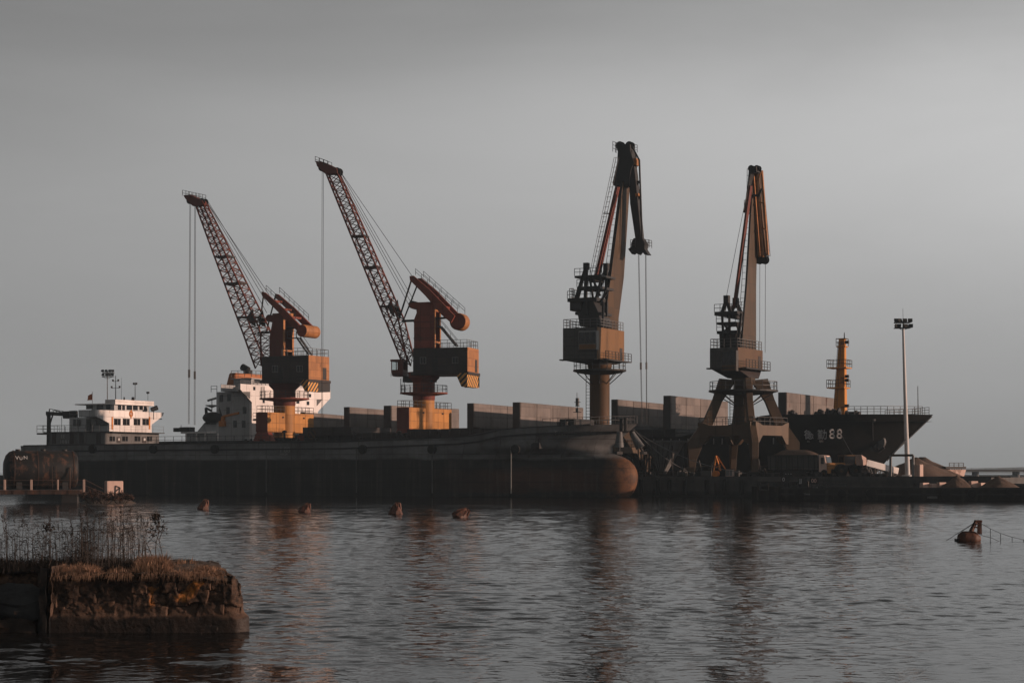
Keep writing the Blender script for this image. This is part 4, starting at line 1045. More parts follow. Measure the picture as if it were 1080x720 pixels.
lattice_crane('leftmost lattice jib crane with a long drum counterweight, before the white superstructure', dict(
    px=300, yaw=27, dark=True, beam=(434.5, 455.5), colr=1.72, ring=420, ringr=4.0, lad=((277, 420), (277, 408)),
    house=(276, 325.5, 376, 401), hw=3.0, wins=((287.5, 293, 386, 392), (313.5, 319, 386, 391.5)), door=296,
    railx=lambda a, b: a + 3.8, bal=(318.5, 326, 400.5, 412.5), bald=-.4,
    tw=((284, 377), (284, 356), (288.5, 331), (298.5, 329), (298.5, 377)), br=((278.5, 336), (281, 333), (296, 330.5), (297, 337), (283, 339)),
    st=((314.5, 356), (327, 374)), arm=((283.5, 308.5), (287, 309.5), (304, 324), (323, 343), (321, 350), (312, 341), (297, 326), (284, 313)),
    cw=(325.5, 349.5), cwr=1.0, cwy=2.0, rl=((287, 308), (318, 337)), lk=((284.5, 310), (277, 350)), rk=((272, 351), (284, 350.5)),
    rd=((299, 346.5), (318, 345)),
    jl=((207.5, 214), (276.5, 389)), jr=((216.5, 216), (280.5, 350), (282.5, 386)), gus=1,
    head=((196, 206.5), (198, 210), (206, 218), (218.5, 217), (216, 212), (203, 206)), shv=((214.5, 213.5), (202, 211.5)), hr=((195.5, 207), (214, 211)),
    falls=((200.2, 213, 198.6, 447, -.5), (201.2, 213, 199.6, 447, .3), (205.3, 217, 204.8, 448, -.5), (206.3, 217, 205.8, 448, .3)), sock=.755,
    luffs=((218, 213, 283, 322, -.8), (219.5, 213, 284.5, 318, .8), (217.5, 215, 281.5, 330, -.3), (220, 216, 284, 311, .3)),
))
lattice_crane('red lattice jib crane with a round disc counterweight and a small cab', dict(
    px=447, yaw=16, dark=False, beam=(429.5, 452), colr=1.66, ring=414, ringr=3.7, lad=((424.5, 414), (424.5, 399)),
    house=(435.5, 493, 367, 392.5), hw=2.9, wins=((443.5, 449, 377, 383), (477.5, 483, 377, 382.5)), door=459,
    railx=lambda a, b: a + 3.4, bal=(482.5, 493.3, 393.5, 407.5), bald=2.6,
    tw=((436.5, 368), (436.5, 337), (443, 320), (458, 319.5), (458, 368)), br=((430, 321.5), (433, 319), (456, 318), (457, 325), (434, 325.5)),
    st=((464.5, 344), (482, 365)), arm=((436.5, 292.5), (440.5, 292), (457, 306), (484, 334), (480, 341.5), (470, 333), (453, 313), (437, 297)),
    cw=(485, 339.5), cwr=1.32, cwy=1.1, rl=((442, 291), (486, 330)), lk=((438.5, 294), (422.5, 339)), rk=((424, 338.5), (438, 338)),
    rd=((459, 336), (477, 334.5)),
    jl=((345.5, 184), (429, 385)), jr=((357.5, 184), (423.5, 338), (433.5, 381)), gus=1,
    head=((334.5, 170.5), (336, 176), (345, 184.5), (358, 184), (357, 178), (344, 172)), shv=((356.5, 181.5), (341, 177)), hr=((334.5, 172), (348, 177)),
    falls=((339.8, 180, 338.9, 455, -.5), (341.2, 180, 340.3, 455, .4)), sock=0,
    luffs=((358, 183, 433, 318, -.8), (359.5, 182, 436, 316, .8), (358, 186, 431, 321, -.3), (361, 184, 438, 296, .3)),
    cab=(412.5, 425, 379, 396.5),
))

# ------------------------------------------------------------------ double-link box-jib cranes (right pair)
def rope_falls(t, F, falls, sock):
    mb = MB()
    for px0, py0, px1, py1, y in falls:
        a = F.s3(px0, py0, y); b = F.s3(px1, py1, y); mb.tube(a, b, .034, None, 4)
        if sock: p = a.lerp(b, sock); mb.tube(p, p - V(0, 0, 1.0), .1, None, 6)
    mb.build('hoist_rope', 'wire', t)

def quad(F, a, b, yn, yf, pyn, pyf=None): pass

def link_crane(label, c):
    base = QF.on(c['px'], 14.4); F = Frame(base.x, base.y, c['yaw'], QZ)
    t = thing('harbour_crane', label, 'crane', (base.x, base.y, QZ), F.rz, 'cranes along the quay')
    PR = Matrix.Rotation(-R(c['pyaw'] - c['yaw']), 4, 'Z')
    zc = lambda py: F.s(c['px'], py, 0)[1]
    zl, zm = zc(c['legs'][0]), zc(c['legs'][1])        # top of legs, sill beam centre
    g = 5.1; rr = c['colr']
    ls = 1.0 if c['n'] == 4 else .6
    # four splayed legs of folded plate
    for sx in (-1, 1):
        for sy in (-1, 1):
            d = V(sx, sy, 0).normalized(); e = V(-d.y, d.x, 0)
            Rb = g * 1.4142
            mb = MB(PR)
            prof = [(Rb + .25, .7, .8), (Rb + .4, 2.6, .82), (Rb + .5, 4.7 * ls, .9), (rr + 4.1, 7.9 * ls, .88), (rr + 2.9, 10.6 * ls, .82), (rr + 2.0, zl + .1, .8)]
            inn = [(Rb - .45, .7), (Rb - .75, 2.4), (Rb - 1.5, 4.2 * ls), (rr + 2.75, 7.6 * ls), (rr + 1.7, 10.2 * ls), (rr - .3, zl - .1)]
            rows = []
            for (ro, z, w), (ri, zi) in zip(prof, inn):
                o = d * ro + V(0, 0, z); i = d * ri + V(0, 0, zi)
                rows.append([o - e * w * .5, o + e * w * .5, i + e * w * .5, i - e * w * .5, o - e * w * .5])
            mb.grid(rows); mb.add(rows[0][:4], [(0, 1, 2, 3)]); mb.add(rows[-1][:4], [(0, 1, 2, 3)])
            lg = mb.build('portal_leg', 'leg_brown', t, bevel=.04)
            mb = MB(PR); p = d * (Rb - .7); mb.box(p.x - 1.2, p.x + 1.2, p.y - .3, p.y + .3, .42, .7)
            for dx in (-.7, .7): mb.lathe([(.3, -.2), (.3, .2)], 14, 'y', (p.x + dx, p.y, .45))
            mb.build('bogie', 'dark_steel', lg)
    # sill beams joining the legs
    rb = 4.3; zs = 6.25 * ls
    for k in range(4):
        d0 = V(*[(1, 1), (-1, 1), (-1, -1), (1, -1)][k], 0) * rb; d1 = V(*[(-1, 1), (-1, -1), (1, -1), (1, 1)][k], 0) * rb
        dd = (d1 - d0).normalized()
        mb = MB(PR); rows = []; nrm = V(-dd.y, dd.x, 0) * .35
        for q, zb, zt in ((.02, 4.4 * ls, 7.4 * ls), (.10, 4.5 * ls, 7.3 * ls), (.22, zs - .65 * ls, zs + .7 * ls), (.78, zs - .65 * ls, zs + .7 * ls), (.90, 4.5 * ls, 7.3 * ls), (.98, 4.4 * ls, 7.4 * ls)):
            p = d0.lerp(d1, q)
            rows.append([p - nrm + V(0, 0, zb), p + nrm + V(0, 0, zb), p + nrm + V(0, 0, zt), p - nrm + V(0, 0, zt), p - nrm + V(0, 0, zb)])
        mb.grid(rows); mb.add(rows[0][:4], [(0, 1, 2, 3)]); mb.add(rows[-1][:4], [(0, 1, 2, 3)]); mb.build('sill_beam', 'leg_brown', t)
    mb = MB(PR); z = zs + .7 * ls; mb.rail([(-rb, -rb, z), (rb, -rb, z), (rb, rb, z), (-rb, rb, z), (-rb, -rb, z)], 1.1, 1.4, .045); mb.build('sill_railing', 'rail_dark', t)
    # column and ring gallery
    zh0 = zc(c['flare'][1])
    mb = MB(); mb.lathe([(rr * .2, zs + .6), (rr, zs + .7), (rr, zh0 - .9), (rr * 1.2, zh0 - .5), (rr * 1.25, zh0)], 28); mb.build('column', c['colmat'], t, smooth=True)
    zr = zc(c['ring']); R2 = c['ringr']
    mb = MB(); mb.lathe([(rr * 1.02, zr - .7), (R2 * .8, zr - .45), (R2, zr - .22), (R2, zr), (rr * 1.02, zr)], 28); rg = mb.build('ring_platform', 'dark_steel', t)
    mb = MB(); n = 22; pts = [(R2 * .97 * math.cos(2 * math.pi * k / n), R2 * .97 * math.sin(2 * math.pi * k / n), zr) for k in range(n + 1)]; mb.rail(pts, 1.15, 1.2, .045); mb.build('platform_railing', 'rail_grey', rg)
    mb = MB()
    for k in range(8):
        a = 2 * math.pi * (k + .5) / 8; mb.tube((rr * math.cos(a), rr * math.sin(a), zr - 2.0), (R2 * .85 * math.cos(a), R2 * .85 * math.sin(a), zr - .4), .07, None, 5)
    mb.build('platform_bracket', 'dark_steel', rg)
    mb = MB(); a0 = R(200)
    for k in range(7):
        pass
    p = V(math.cos(R(235)) * (rr + .5), math.sin(R(235)) * (rr + .5), 0)
    for dx in (-.3, .3): mb.tube(p + V(dx, 0, zs + 1), p + V(dx, 0, zr + .9), .05, None, 4)
    k = zs + 1
    while k < zr: mb.tube(p + V(-.3, 0, k), p + V(.3, 0, k), .03, None, 4); k += .45
    mb.build('ladder', 'rail_dark', t)
    # machine house: deep box with tapered underside
    H = c['house']; hy0, hy1 = H['y']
    xa = F.s(H['l'], H['t'], hy0)[0]; xb = F.s(H['r'], H['t'], hy0)[0]; zt = F.s(H['l'], H['t'], hy0)[1]; zb = F.s(H['l'], H['b'], hy0)[1]
    mb = MB(); mb.box(xa, xb - .05, hy0, hy1, zb, zt); hs = mb.build('machine_house', 'house_grey', t, bevel=.06)
    mb = MB(); mb.box(xb - .047, xb + .03, hy0, hy1, zb, zt); ew = mb.build('end_wall', c['endmat'], hs)
    mb = MB(); yy = hy1 - 1.6; mb.box(xb + .031, xb + .07, yy, yy + .9, zb + .1, zb + 2.0); mb.build('door', 'house_dark', ew)
    mb = MB(); rq = rr * 1.25
    mb.hexa([(-rq, -rq, zh0), (rq, -rq, zh0), (rq, rq, zh0), (-rq, rq, zh0)], [(xa + .1, hy0 + .1, zb - .003), (xb - .1, hy0 + .1, zb - .003), (xb - .1, hy1 - .1, zb - .003), (xa + .1, hy1 - .1, zb - .003)]); mb.build('slewing_base', 'house_dark', t, bevel=.05)
    mb = MB(); mb.box(xb + .07, xb + 1.2, hy0 + .2, hy1, zb - .05, zb + .1); mb.rail([(xb + 1.15, hy0 + .2, zb + .1), (xb + 1.15, hy1, zb + .1)], 1.1, 1.1, .05, 3); mb.box(xa - .05, xb, hy0 - 1.0, hy0 - .05, zb - .08, zb + .1); mb.build('side_walkway', 'dark_steel', hs)
    mb = MB(); mb.rail([(xb - .1, hy1 - .1, zt), (xb - .1, hy0 + .1, zt), (xa + .1, hy0 + .1, zt), (xa + .1, hy1 - .1, zt)], 1.2, 1.0, .05, 3); mb.build('roof_railing', 'rail_grey', hs)
    # glazed cab on the near face
    q = c['cab']; x0, z1 = F.s(q[0], q[2], hy0 - .9); x1, z0 = F.s(q[1], q[3], hy0 - .9)
    mb = MB(); mb.box(x0, x1, hy0 - .9, hy0 - .06, z0, z1); cb = mb.build('cab', 'midgrey_paint' if c['n'] == 3 else 'house_grey', t, bevel=.05)
    zz0, zz1 = z0 + (z1 - z0) * .32, z1 - .2
    n = 3
    for k in range(n):
        a = x0 + .12 + (x1 - x0 - .16) * k / n; b = a + (x1 - x0 - .16) / n - .12
        MB().box(a, b, hy0 - .95, hy0 - .88, zz0, zz1).build('window', 'glass', cb)
    MB().box(x0 + .15, x1 - .1, hy0 - .94, hy0 - .89, z0 + .1, zz0 - .1).build('kick_panel', c['endmat'], cb)
    # A-frame tower
    for s, (pa, pf) in enumerate(c['aframe']):
        mb = MB(); y = c['ay'][s]
        a = F.s3(*pa, y)
        for f_ in pf: mb.beam(a, F.s3(*f_, y), .42, .42)
        mb.box(a.x - .35, a.x + .35, y - .35, y + .35, a.z - .5, a.z + .5); mb.build('a_frame', 'dark_steel_clean', t)
    mb = MB()
    for px0, px1, py, th in c['tplat']:
        a = F.s3(px0, py, 0); b = F.s3(px1, py, 0); mb.box(a.x, b.x, c['ay'][0] - .4, c['ay'][1] + .4, a.z - th, a.z)
        mb.rail([(a.x, c['ay'][0] - .4, a.z), (b.x, c['ay'][0] - .4, a.z)], 1.0, .9, .045)
    tp = mb.build('tower_platform', 'dark_steel_clean', t)
    for pl in c['tbox']:
        MB().prism([F.s(px, py, 0) for px, py in pl], c['ay'][0] + .2, c['ay'][1] - .2).build('winch_frame', 'dark_steel_clean', t, bevel=.05)
    mb = MB()
    for a, b in c['tbr']: mb.beam(F.s3(*a, c['ay'][0]), F.s3(*b, c['ay'][0]), .26, .26); mb.beam(F.s3(*a, c['ay'][1]), F.s3(*b, c['ay'][1]), .26, .26)
    mb.build('tower_brace', 'dark_steel_clean', t)
    if 'cwb' in c:
        q = c['cwb']; a, za = F.s(q[0], q[2], -1); b, zb_ = F.s(q[1], q[3], -1)
        mb = MB(); mb.box(a, b, -2.2, 1.2, zb_, za); cw = mb.build('counterweight', 'dark_steel_clean', t, bevel=.1)
        mb = MB(); mb.rail([(a, -2.2, za), (a + .6, -2.2, za)], 1.6, .6, .05, 4); mb.rail([(a, -2.2, za), (a, 1.1, za)], 1.6, .8, .05, 4); mb.build('counterweight_railing', 'rail_grey', cw)
    # box boom: wide side face towards +x
    bm_ = c['boom']
    rows = []
    for (pl, pr, py, yl, dep) in bm_:
        # right edge of the visible dark back face at pl+edge; side face runs back to pr
        x_, z_ = F.s(pl, py, yl); xr_ = F.s(pl + c['edge'], py, yl)[0]
        # far edge of the side face: choose depth so that it ends in column pr
        k = (pr - 540) / FPX; A = F.w(xr_, 0)
        yf = (k * A.y - A.x) / (F.v.x - k * F.v.y)
        rows.append([V(x_, yl, z_), V(xr_, yl, z_), V(xr_, yf, z_), V(x_, yf, z_)])
    mb = MB()
    for a, b in zip(rows, rows[1:]): mb.hexa(a, b)
    bo = mb.build('box_boom', c['boommat'], t)
    mb = MB()
    for a, b in zip(rows, rows[1:]):
        o = V(0, -.06, 0); mb.hexa([a[0] + o, a[1] + o, a[1] - o * .05, a[0] - o * .05], [b[0] + o, b[1] + o, b[1] - o * .05, b[0] - o * .05])
    mb.build('boom_back_plate', 'dark_steel_clean', bo)
    mb = MB()     # rungs along the back of the boom
    for a, b in zip(rows, rows[1:]):
        n = int((b[0] - a[0]).length / .9)
        for k in range(n):
            p = a[0].lerp(b[0], k / n); mb.tube(p + V(-.02, -.1, 0), p + V(-.4, -.3, 0), .035, None, 4)
        mb.tube(a[0] + V(-.4, -.3, 0), b[0] + V(-.4, -.3, 0), .04, None, 4)
    mb.build('boom_ladder', 'rail_dark', bo)
    # boom head, jib, nose
    for nm, mt, polys, y0, y1 in c['plates']:
        mb = MB()
        for pl in polys: mb.prism([F.s(px, py, (y0 + y1) / 2) for px, py in pl], y0, y1)
        mb.build(nm, mt, t, bevel=.04)
    for nm, mt, segs in c['bars']:
        mb = MB()
        for a, b, y, w, h_ in segs: mb.beam(F.s3(*a, y), F.s3(*b, y), w, h_)
        mb.build(nm, mt, t)
    for px, py, r_, y in c['shv']:
        mb = MB(); x_, z_ = F.s(px, py, y)
        for dy in (-.3, .3): mb.lathe([(r_ * .93, -.1), (r_, -.08), (r_ * .82, 0), (r_, .08), (r_ * .93, .1)], 16, 'y', (x_, y + dy, z_))
        mb.tube((x_, y - .35, z_), (x_, y + .35, z_), .1, None, 8); mb.build('rope_sheave', 'lamp_black', t)
    for nm, mt, lads in c['ladders']:
        mb = MB()
        for a, b, y, w in lads:
            A, B = F.s3(*a, y), F.s3(*b, y); d = V(w, 0, 0)
            mb.tube(A - d, B - d, .045, None, 4); mb.tube(A + d, B + d, .045, None, 4); n = int((B - A).length / .7)
            for k in range(n + 1): p = A.lerp(B, k / n); mb.tube(p - d, p + d, .035, None, 4)
            mb.tube(A - d * 2.4, B - d * 2.4, .035, None, 4)
            for k in range(0, n + 1, 2): p = A.lerp(B, k / n); mb.tube(p - d * 2.4, p - d, .03, None, 4)
        mb.build(nm, mt, t)
    for nm, a, b, y, h_ in c['rails']:
        mb = MB(); A, B = F.s3(*a, y), F.s3(*b, y); mb.rail([tuple(A), tuple(B)], h_, .6, .045, 3); mb.rail([tuple(A + V(0, .9, 0)), tuple(B + V(0, .9, 0))], h_, .6, .045, 3); mb.build(nm, 'rail_grey', t)
    rope_falls(t, F, c['falls'], c['sock'])
    return t

link_crane('dark topped box boom crane with its jib hanging down, above the rusty bulbous bow', dict(
    n=3, px=632.5, yaw=27, pyaw=27, legs=(449, 458), colr=1.4, ring=390, ringr=3.75, flare=(380, 384), colmat='crane_ochre', endmat='crane_end',
    house=dict(l=593.5, r=630, t=346, b=380, y=(-4.6, 4.6)), cab=(610, 629, 349, 368.5),
    aframe=[((618.5, 281), [(607, 317), (617, 333)]), ((639.5, 281.5), [(628, 318), (640, 330)])], ay=(-2.0, 2.0),
    tplat=[(613.5, 642, 292.5, .3), (616, 640, 304, .35), (606, 636, 316, .5)], tbox=[[(617, 345), (640, 345), (637, 331), (631, 318), (622, 318), (615, 333)], [(612, 333), (640, 333), (640, 330), (612, 330)], [(621, 297), (632, 297), (629, 292), (624, 292)]],
    tbr=[((622, 293), (626, 318)), ((634, 293), (628, 318)), ((613, 303), (609, 318)), ((640, 300), (634, 322)), ((626, 296), (633, 312)), ((633, 318), (641, 308)), ((640, 318), (640, 334)), ((618, 318), (622, 345)), ((636, 318), (636, 345))],
    cwb=(604.5, 616.5, 317, 328),
    boom=[(628, 652, 372, -1.4, 0), (635.5, 652.5, 333, .3, 0), (641.5, 658, 290, 2.2, 0), (654, 664.5, 192, 6, 0)], edge=3.2, boommat='boom_brown',
    plates=[('boom_head', 'dark_steel_clean', [[(650, 197), (648.5, 194), (653.5, 172), (654, 161), (652, 152), (656, 151), (660, 154), (664, 152), (667, 153), (667.5, 160), (671, 172), (668, 180), (666, 197)]], 6.2, 8.0),
            ('jib', 'dark_steel_clean', [[(663.5, 160), (668, 159), (671.5, 185), (678, 252), (671.5, 252), (666, 215)]], 6.5, 7.6),
            ('jib_nose', 'dark_steel_clean', [[(668, 255), (670, 251.5), (679, 251.5), (682, 257), (681.5, 263), (685.5, 269), (681.5, 269), (678.5, 265.5), (676, 266.5), (674.5, 269), (671.5, 265.5), (668, 268.5), (664, 263), (667, 261)]], 6.5, 7.7),
            ('counter_plate', 'crane_orange', [[(669, 168), (672, 167), (673.3, 170), (673, 175), (669.5, 174.5)], [(671, 204.5), (674.5, 204), (675, 207), (671.5, 208)]], 6.4, 7.4)],
    bars=[('tie_rod', 'dark_steel_clean', [((667, 155), (674.3, 169), 6.2, .2, .2), ((674.3, 169), (677.3, 252), 6.2, .2, .22), ((667, 155), (674.3, 169), 7.8, .2, .2), ((674.3, 169), (677.3, 252), 7.8, .2, .22)]),
          ('jib_strut', 'dark_steel_clean', [((666, 190), (674.5, 192), 7, .2, .2), ((671.5, 196), (674.5, 191), 7, .2, .2), ((672.5, 212), (676, 206), 7, .18, .18), ((673, 215), (675.5, 232), 7, .12, .12), ((676, 222), (674.5, 240), 7, .12, .12), ((636.5, 225), (647, 225.5), 3, .15, .15)]),
          ('backstay', 'crane_red_dark', [((651.5, 197), (630.5, 292), 2.2, .42, .55), ((650.5, 197), (628.5, 292), -.2, .3, .4)])],
    shv=[(654.5, 154, .62, 7), (664.5, 154, .62, 7), (675, 258.5, .75, 7.1), (670, 258, .5, 7.1)],
    ladders=[('service_ladder', 'rail_grey', [((651.3, 166), (625, 291), 1.2, .22)])],
    rails=[('head_railing', (646.3, 160), (653.5, 163), 6.4, 1.5), ('nose_railing', (665, 261), (670, 261), 6.3, 1.1), ('tail_railing', (666, 160), (669.5, 160), 6.8, 1.1), ('nose_railing', (681, 261), (684.8, 261), 6.3, 1.1)],
    falls=[(673.2, 269, 676.8, 446, 6.9), (674, 269, 677.6, 446, 7.4), (680.8, 268, 681.8, 446, 6.9), (681.4, 268, 682.4, 446, 7.4)], sock=.64))

link_crane('brown crane with an orange folded jib on four splayed legs, beside the lettered bow', dict(
    n=4, px=784, yaw=30, pyaw=40, legs=(400, 455), colr=1.3, ring=411.5, ringr=4.7, flare=(388, 399), colmat='crane_brown', endmat='crane_ochre',
    house=dict(l=748.5, r=778, t=367, b=389, y=(-4.0, 4.6)), cab=(760.5, 776.5, 369.5, 391),
    aframe=[((766.5, 315.5), [(761, 332), (771, 331)]), ((776, 318), [(770, 332), (783, 333)])], ay=(-1.7, 1.7),
    tplat=[(760, 784, 330, .5), (762, 782, 341, .3), (762.5, 784, 350, .4)], tbox=[[(764, 368), (780, 368), (781, 352), (763, 352)], [(771, 331), (781, 331), (782, 337), (771, 336)]],
    tbr=[((761.5, 330), (763.5, 367)), ((769, 330), (770, 366)), ((782, 330), (779, 360)), ((763, 350), (774, 341)), ((776, 340), (781, 352)), ((764, 342), (770, 351))],
    boom=[(778.5, 798, 383, -2.0, 0), (781.5, 797.5, 355, -1.0, 0), (786, 797.5, 301, 1, 0), (791.5, 799.5, 207, 4, 0), (791.8, 800, 178, 5, 0)], edge=1.9, boommat='crane_brown',
    plates=[('boom_head', 'dark_steel_clean', [[(792, 176), (793.5, 176), (794, 178), (797.5, 178), (798, 176), (799.5, 176), (800, 182), (794, 184), (792.2, 190), (789.5, 204), (788, 218), (785.5, 225), (789.5, 205)]], 3.2, 4.6),
            ('jib', 'crane_ochre', [[(795, 182), (801.5, 180), (806, 232), (809.8, 268), (804.5, 271), (799, 271), (796.5, 225)]], 5.4, 6.6)],
    bars=[('jib_chord', 'crane_orange', [((794, 181), (801, 271), 5.0, .28, .34), ((798, 180), (804.5, 271), 4.9, .24, .3), ((803.5, 180), (810, 269), 5.1, .26, .34), ((797, 195), (803, 180), 4.8, .16, .2), ((801, 213), (806.5, 215), 4.8, .14, .18), ((802, 240), (808, 242), 4.8, .14, .18)]),
          ('jib_bracket', 'dark_steel_clean', [((793, 206), (802, 206.5), 4.4, .3, .3), ((800, 207), (803.5, 199), 4.4, .26, .26)]), ('stay_bracket', 'dark_steel_clean', [((786, 224), (792, 225.5), 3.2, .2, .2)]),
          ('backstay', 'crane_red_dark', [((791.8, 196), (774.8, 325), 2.4, .38, .45), ((791, 196), (773.8, 325), .6, .28, .34)])],
    shv=[(800.5, 274, .6, 5.6), (806.2, 274, .6, 5.6), (793, 178, .45, 4), (799, 178, .45, 4)],
    ladders=[('jib_ladder', 'rail_grey', [((803.5, 182), (811.5, 270), 6.0, .12)]), ('boom_stair', 'rail_dark', [((784, 318), (781, 345), -1, .25)])],
    rails=[('stay_railing', (785, 222), (788, 222), 2.6, 1.4), ('nose_railing', (800, 271), (808, 271), 5.0, .6)],
    falls=[(801.4, 278, 801.2, 372, 6.2), (807.3, 278, 807.0, 372, 6.2), (790.8, 188, 765.5, 316, 1.5)], sock=0))
# ------------------------------------------------------------------ things on and beside the quay
def F_at(px, yl, deg=27.0, oz=QZ):
    b = QF.on(px, yl); return Frame(b.x, b.y, deg, oz)
def std(name, label, cat, F, group=None): return thing(name, label, cat, F.O, F.rz, group)

# floodlight masts
def flood_mast(px, yl, top_px, py_top, py_head, label, rows, rad, spike=None, dark=False, ls=1.0):
    F = F_at(px, yl, 0); t = std('floodlight_mast', label, 'light mast', F, 'floodlight masts')
    b = F.s3(top_px, py_top, 0)
    mb = MB(); mb.tube((0, 0, .35), b, rad, rad * .45, 14); mb.lathe([(rad * 2.2, 0), (rad * 2.2, .3), (rad * 1.2, .36)], 12); mb.build('pole', 'pole_white' if not dark else 'rail_grey', t, smooth=True)
    mb = MB(); hwid = (rows[0][-1] - rows[0][0])
    for py in py_head: 
        a = F.s3(rows[0][0] - .5, py + 1.6, 0); e = F.s3(rows[0][-1] + .5, py + 1.6, 0); mb.tube(a, e, .06, None, 5); 
        mb.tube(a + V(0, 1.0, 0), e + V(0, 1.0, 0), .06, None, 5)
        for q in (a, e): mb.tube(q, q + V(0, 1.0, 0), .06, None, 5)
    a = F.s3(top_px, py_head[-1] + 4, 0); mb.tube(a, F.s3(top_px, py_head[0], 0), .1, None, 6)
    for s in (-1, 1): mb.tube(a, F.s3(top_px + s * 6, py_head[-1] + 1.8, 0), .05, None, 4)
    hd = mb.build('lamp_frame', 'rail_grey', t)
    for j, py in enumerate(py_head):
        for px_ in rows[j]:
            p = F.s3(px_, py, -.1); mb = MB(); ay = random.uniform(-.5, .5)
            mb.M = Matrix.Translation(p) @ Matrix.Rotation(ay, 4, 'Z') @ Matrix.Rotation(R(-25), 4, 'X') @ Matrix.Scale(ls, 4)
            mb.hexa([(-.2, .16, -.14), (.2, .16, -.14), (.2, .16, .14), (-.2, .16, .14)], [(-.3, -.2, -.24), (.3, -.2, -.24), (.3, -.2, .24), (-.3, -.2, .24)]); mb.build('floodlight', 'lamp_black', hd)
    if spike: mb = MB(); mb.tube(F.s3(top_px, py_head[0] + 2, 0), F.s3(top_px - .4, spike, 0), .035, .02, 4); mb.build('lightning_rod', 'rail_grey', t)
    return t
flood_mast(957.2, 13.5, 952.6, 347, (338.3, 344), 'tall pale floodlight mast standing before the black bow on the right', ((945, 948.5, 954, 959.8), (945.5, 948.5, 955, 960.5)), .34, 325)
flood_mast(113.5, 22, 113.2, 394, (391.2, 395.2), 'thin distant floodlight mast behind the pinkish ship bridge at the far left', ((108.5, 112.2, 116, 118.8), (109, 112.5, 115.5, 118.8)), .13, None, True, .8)

# grey grab hopper left of the splayed crane legs
def hopper():
    F = F_at(701, 10.5); t = std('loading_hopper', 'dark grey inverted pyramid hopper between the rusty bow and the crane legs', 'hopper', F)
    pts = [(F.s(686, 466, 0)), (F.s(716, 463, 0)), (F.s(701.5, 499.5, 0)), (F.s(696, 499.5, 0))]
    mb = MB(); z0 = pts[2][1]; zt = pts[0][1]
    mb.hexa([(pts[3][0], -.5, z0), (pts[2][0], -.5, z0), (pts[2][0], .5, z0), (pts[3][0], .5, z0)], [(pts[0][0], -1.6, zt), (pts[1][0], -1.6, zt), (pts[1][0], 2.4, zt), (pts[0][0], 2.4, zt)])
    mb.build('hopper_shell', 'grey_paint', t, bevel=.05)
    mb = MB()
    for q in (.18, .4, .62, .84):
        x = pts[0][0] + (pts[1][0] - pts[0][0]) * q; x2 = pts[3][0] + (pts[2][0] - pts[3][0]) * q; mb.beam((x, -1.64, zt - .1), (x2, -.54, z0 + .1), .1, .1)
    mb.build('hopper_rib', 'dark_steel', t)
    for x in (pts[0][0] + .4, pts[1][0] - .4):
        for y in (-1.5, 2.2):
            mb = MB(); mb.beam((x, y + .1, 0), (x, y + .1, zt - .5), .18, .18); mb.build('leg', 'dark_steel', t)
    mb = MB(); mb.box(pts[0][0] - .1, pts[1][0] + .1, -1.75, 2.55, zt, zt + .2); mb.build('rim', 'grey_paint', t)
hopper()

# rusty scrap frames beside the bow
def frame_stack(px, yl, label, n, w, h, seed, mat='dark_steel'):
    rnd = random.Random(seed); F = F_at(px, yl); t = std('rusty_trestle', label, 'trestle', F, 'rusty trestles on the quay')
    mb = MB()
    for k in range(n):
        x = rnd.uniform(-w, w); mb.beam((x, rnd.uniform(-.6, .6), 0), (x + rnd.uniform(-1.2, 1.2), rnd.uniform(-.6, .6), rnd.uniform(.4, 1) * h), .14, .14)
    mb.build('strut', mat, t)
    mb = MB(); 
    for z in (h * .25, h * .55): mb.beam((-w, 0, z), (w, .3, z + .3), .12, .12)
    mb.build('cross_bar', 'crane_brown', t)
frame_stack(684, 10.5, 'tangle of rusty struts standing right behind the bulbous bow', 16, 1.7, 4.2, 3)
frame_stack(741, 11.5, 'low dark frame of steel bars between the hopper and orange trestle', 9, 1.8, 2.4, 5)
frame_stack(812, 11.5, 'dark frame of bars at the foot of the right crane leg', 9, 1.9, 2.6, 8)

